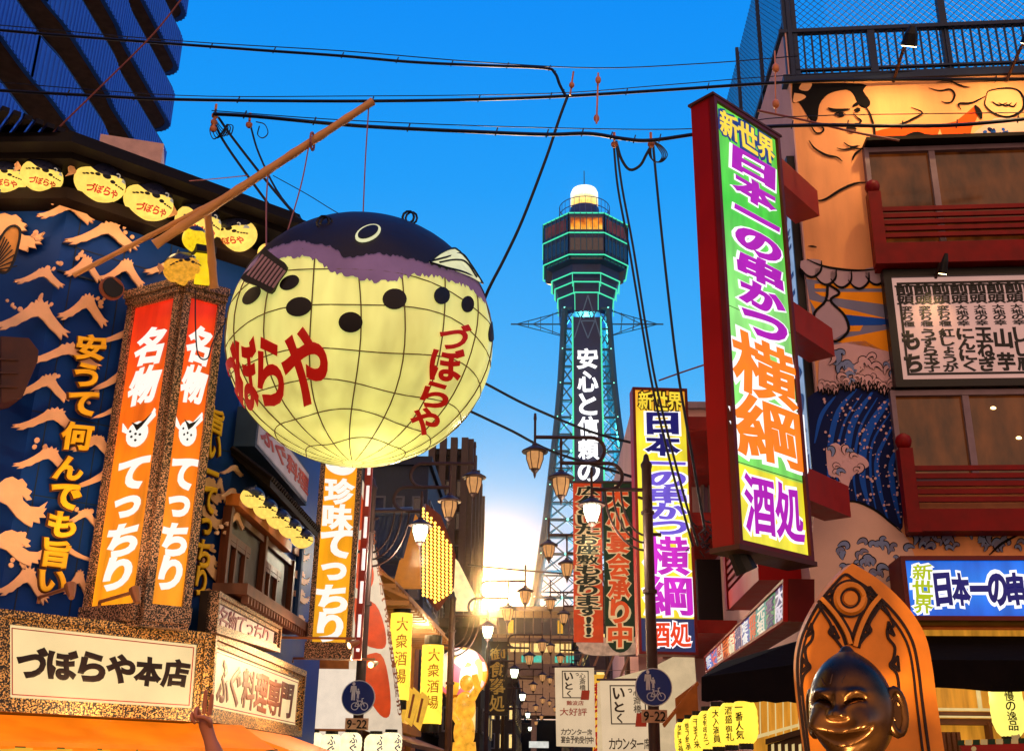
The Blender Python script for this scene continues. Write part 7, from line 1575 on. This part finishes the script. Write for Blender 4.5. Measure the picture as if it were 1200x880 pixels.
me = bpy.data.meshes.new('person'); me.from_pydata([v - person_root for v in vsk], esk, []); tmp = bpy.data.objects.new('skin_tmp', me); COL.objects.link(tmp)
md = tmp.modifiers.new('s', 'SKIN'); 
for i, r in enumerate(rsk): me.skin_vertices[0].data[i].radius = (r, r)
me.skin_vertices[0].data[0].use_root = True
tmp.modifiers.new('sub', 'SUBSURF').levels = 2; tmp.modifiers['sub'].render_levels = 2
bpy.context.view_layer.update(); bm_ = bpy.data.meshes.new_from_object(tmp.evaluated_get(bpy.context.evaluated_depsgraph_get()))
mb = MB(); mb.add([v.co + person_root for v in bm_.vertices], [list(p.vertices) for p in bm_.polygons]); bpy.data.objects.remove(tmp)
H0 = person_root + hand
def finger(base, pts, r): 
    P_ = smooth([H0 + Vector(p) for p in [base] + pts], 4); n = len(P_); mb.tube(P_, [r * (1 - .25 * i / n) for i in range(n)], 8); mb.ell(P_[-1], (r * .75,) * 3, 8, 6)
finger((.012, 0, .03), [(.016, -.004, .075), (.018, -.008, .115)], .0105)                          # index up
finger((-.01, 0, .035), [(-.012, -.004, .085), (-.012, -.006, .13)], .0105)                       # middle up
finger((-.03, -.0, .03), [(-.038, -.03, .055), (-.034, -.05, .03), (-.024, -.046, .008)], .010)   # ring folded
finger((-.045, 0, .018), [(-.055, -.028, .035), (-.048, -.045, .012), (-.036, -.04, -.004)], .009) # little folded
finger((.025, -.01, -.02), [(.028, -.035, .0), (.005, -.052, .018), (-.018, -.055, .02)], .0115)   # thumb across
skinm = mat('warm_skin', (196, 116, 76), .55, var=.1)
ps = mb.build('person', skinm, smooth_=True, label='person with one arm raised making a two finger sign in front of the cream signboard', cat='person', origin=person_root)
def shell_cloth(name, keep, m, grow):
    vs = [v.co.copy() for v in bm_.vertices]; ns = [v.normal.copy() for v in bm_.vertices]; ids = {}; mb = MB(); fs = []
    for p in bm_.polygons:
        if all(keep(vs[i]) for i in p.vertices): fs.append([ids.setdefault(i, len(ids)) for i in p.vertices])
    inv = sorted(ids, key=ids.get); mb.add([vs[i] + ns[i] * grow + person_root for i in inv], fs); return mb.build(name, m, ps, True)
shell_cloth('shirt', lambda v: .84 < v.z < 1.42 and abs(v.x) < .28 and not (v.x > .2 and v.z < 1.15), mat('grey_shirt', (70, 74, 90), .8, bump=.2), .018)
shell_cloth('trousers', lambda v: .1 < v.z < .92 and abs(v.x) < .2, mat('dark_trousers', (34, 36, 46), .8), .02)
shell_cloth('shoe', lambda v: v.z < .1, mat('dark_shoe', (24, 22, 22), .6), .012)
mb = MB(); hd = person_root + Vector((0, -.01, 1.57)); mb.ell(hd + Vector((0, .015, .015)), (.092, .105, .11), 18, 12, lambda d, q: q if d.y > -.35 or d.z > .45 else q * .8); mb.build('hair', mat('black_hair', (18, 14, 14), .5), ps, True)
# ================================================================ THE AIR: thin haze added to spread a glow round the sun
hm = bpy.data.materials.new('sun_glow_haze'); hm.use_nodes = True; ht = hm.node_tree; ht.nodes.clear()
ho = ht.nodes.new('ShaderNodeOutputMaterial'); hv = ht.nodes.new('ShaderNodeVolumePrincipled'); ht.links.new(hv.outputs[0], ho.inputs['Volume'])
hv.inputs['Color'].default_value = (.98, .86, .66, 1); hv.inputs['Density'].default_value = .00018; hv.inputs['Anisotropy'].default_value = .989
mb = MB(); mb.prism([(-302, -62, -1.1), (302, -62, -1.1), (302, 502, -1.1), (-302, 502, -1.1)], (0, 0, 122)); mb.build('haze', hm, kind='stuff')
# ---------------------------------------------------------------- tidy
for o in list(bpy.data.objects):
    if '_o' in o: del o['_o']
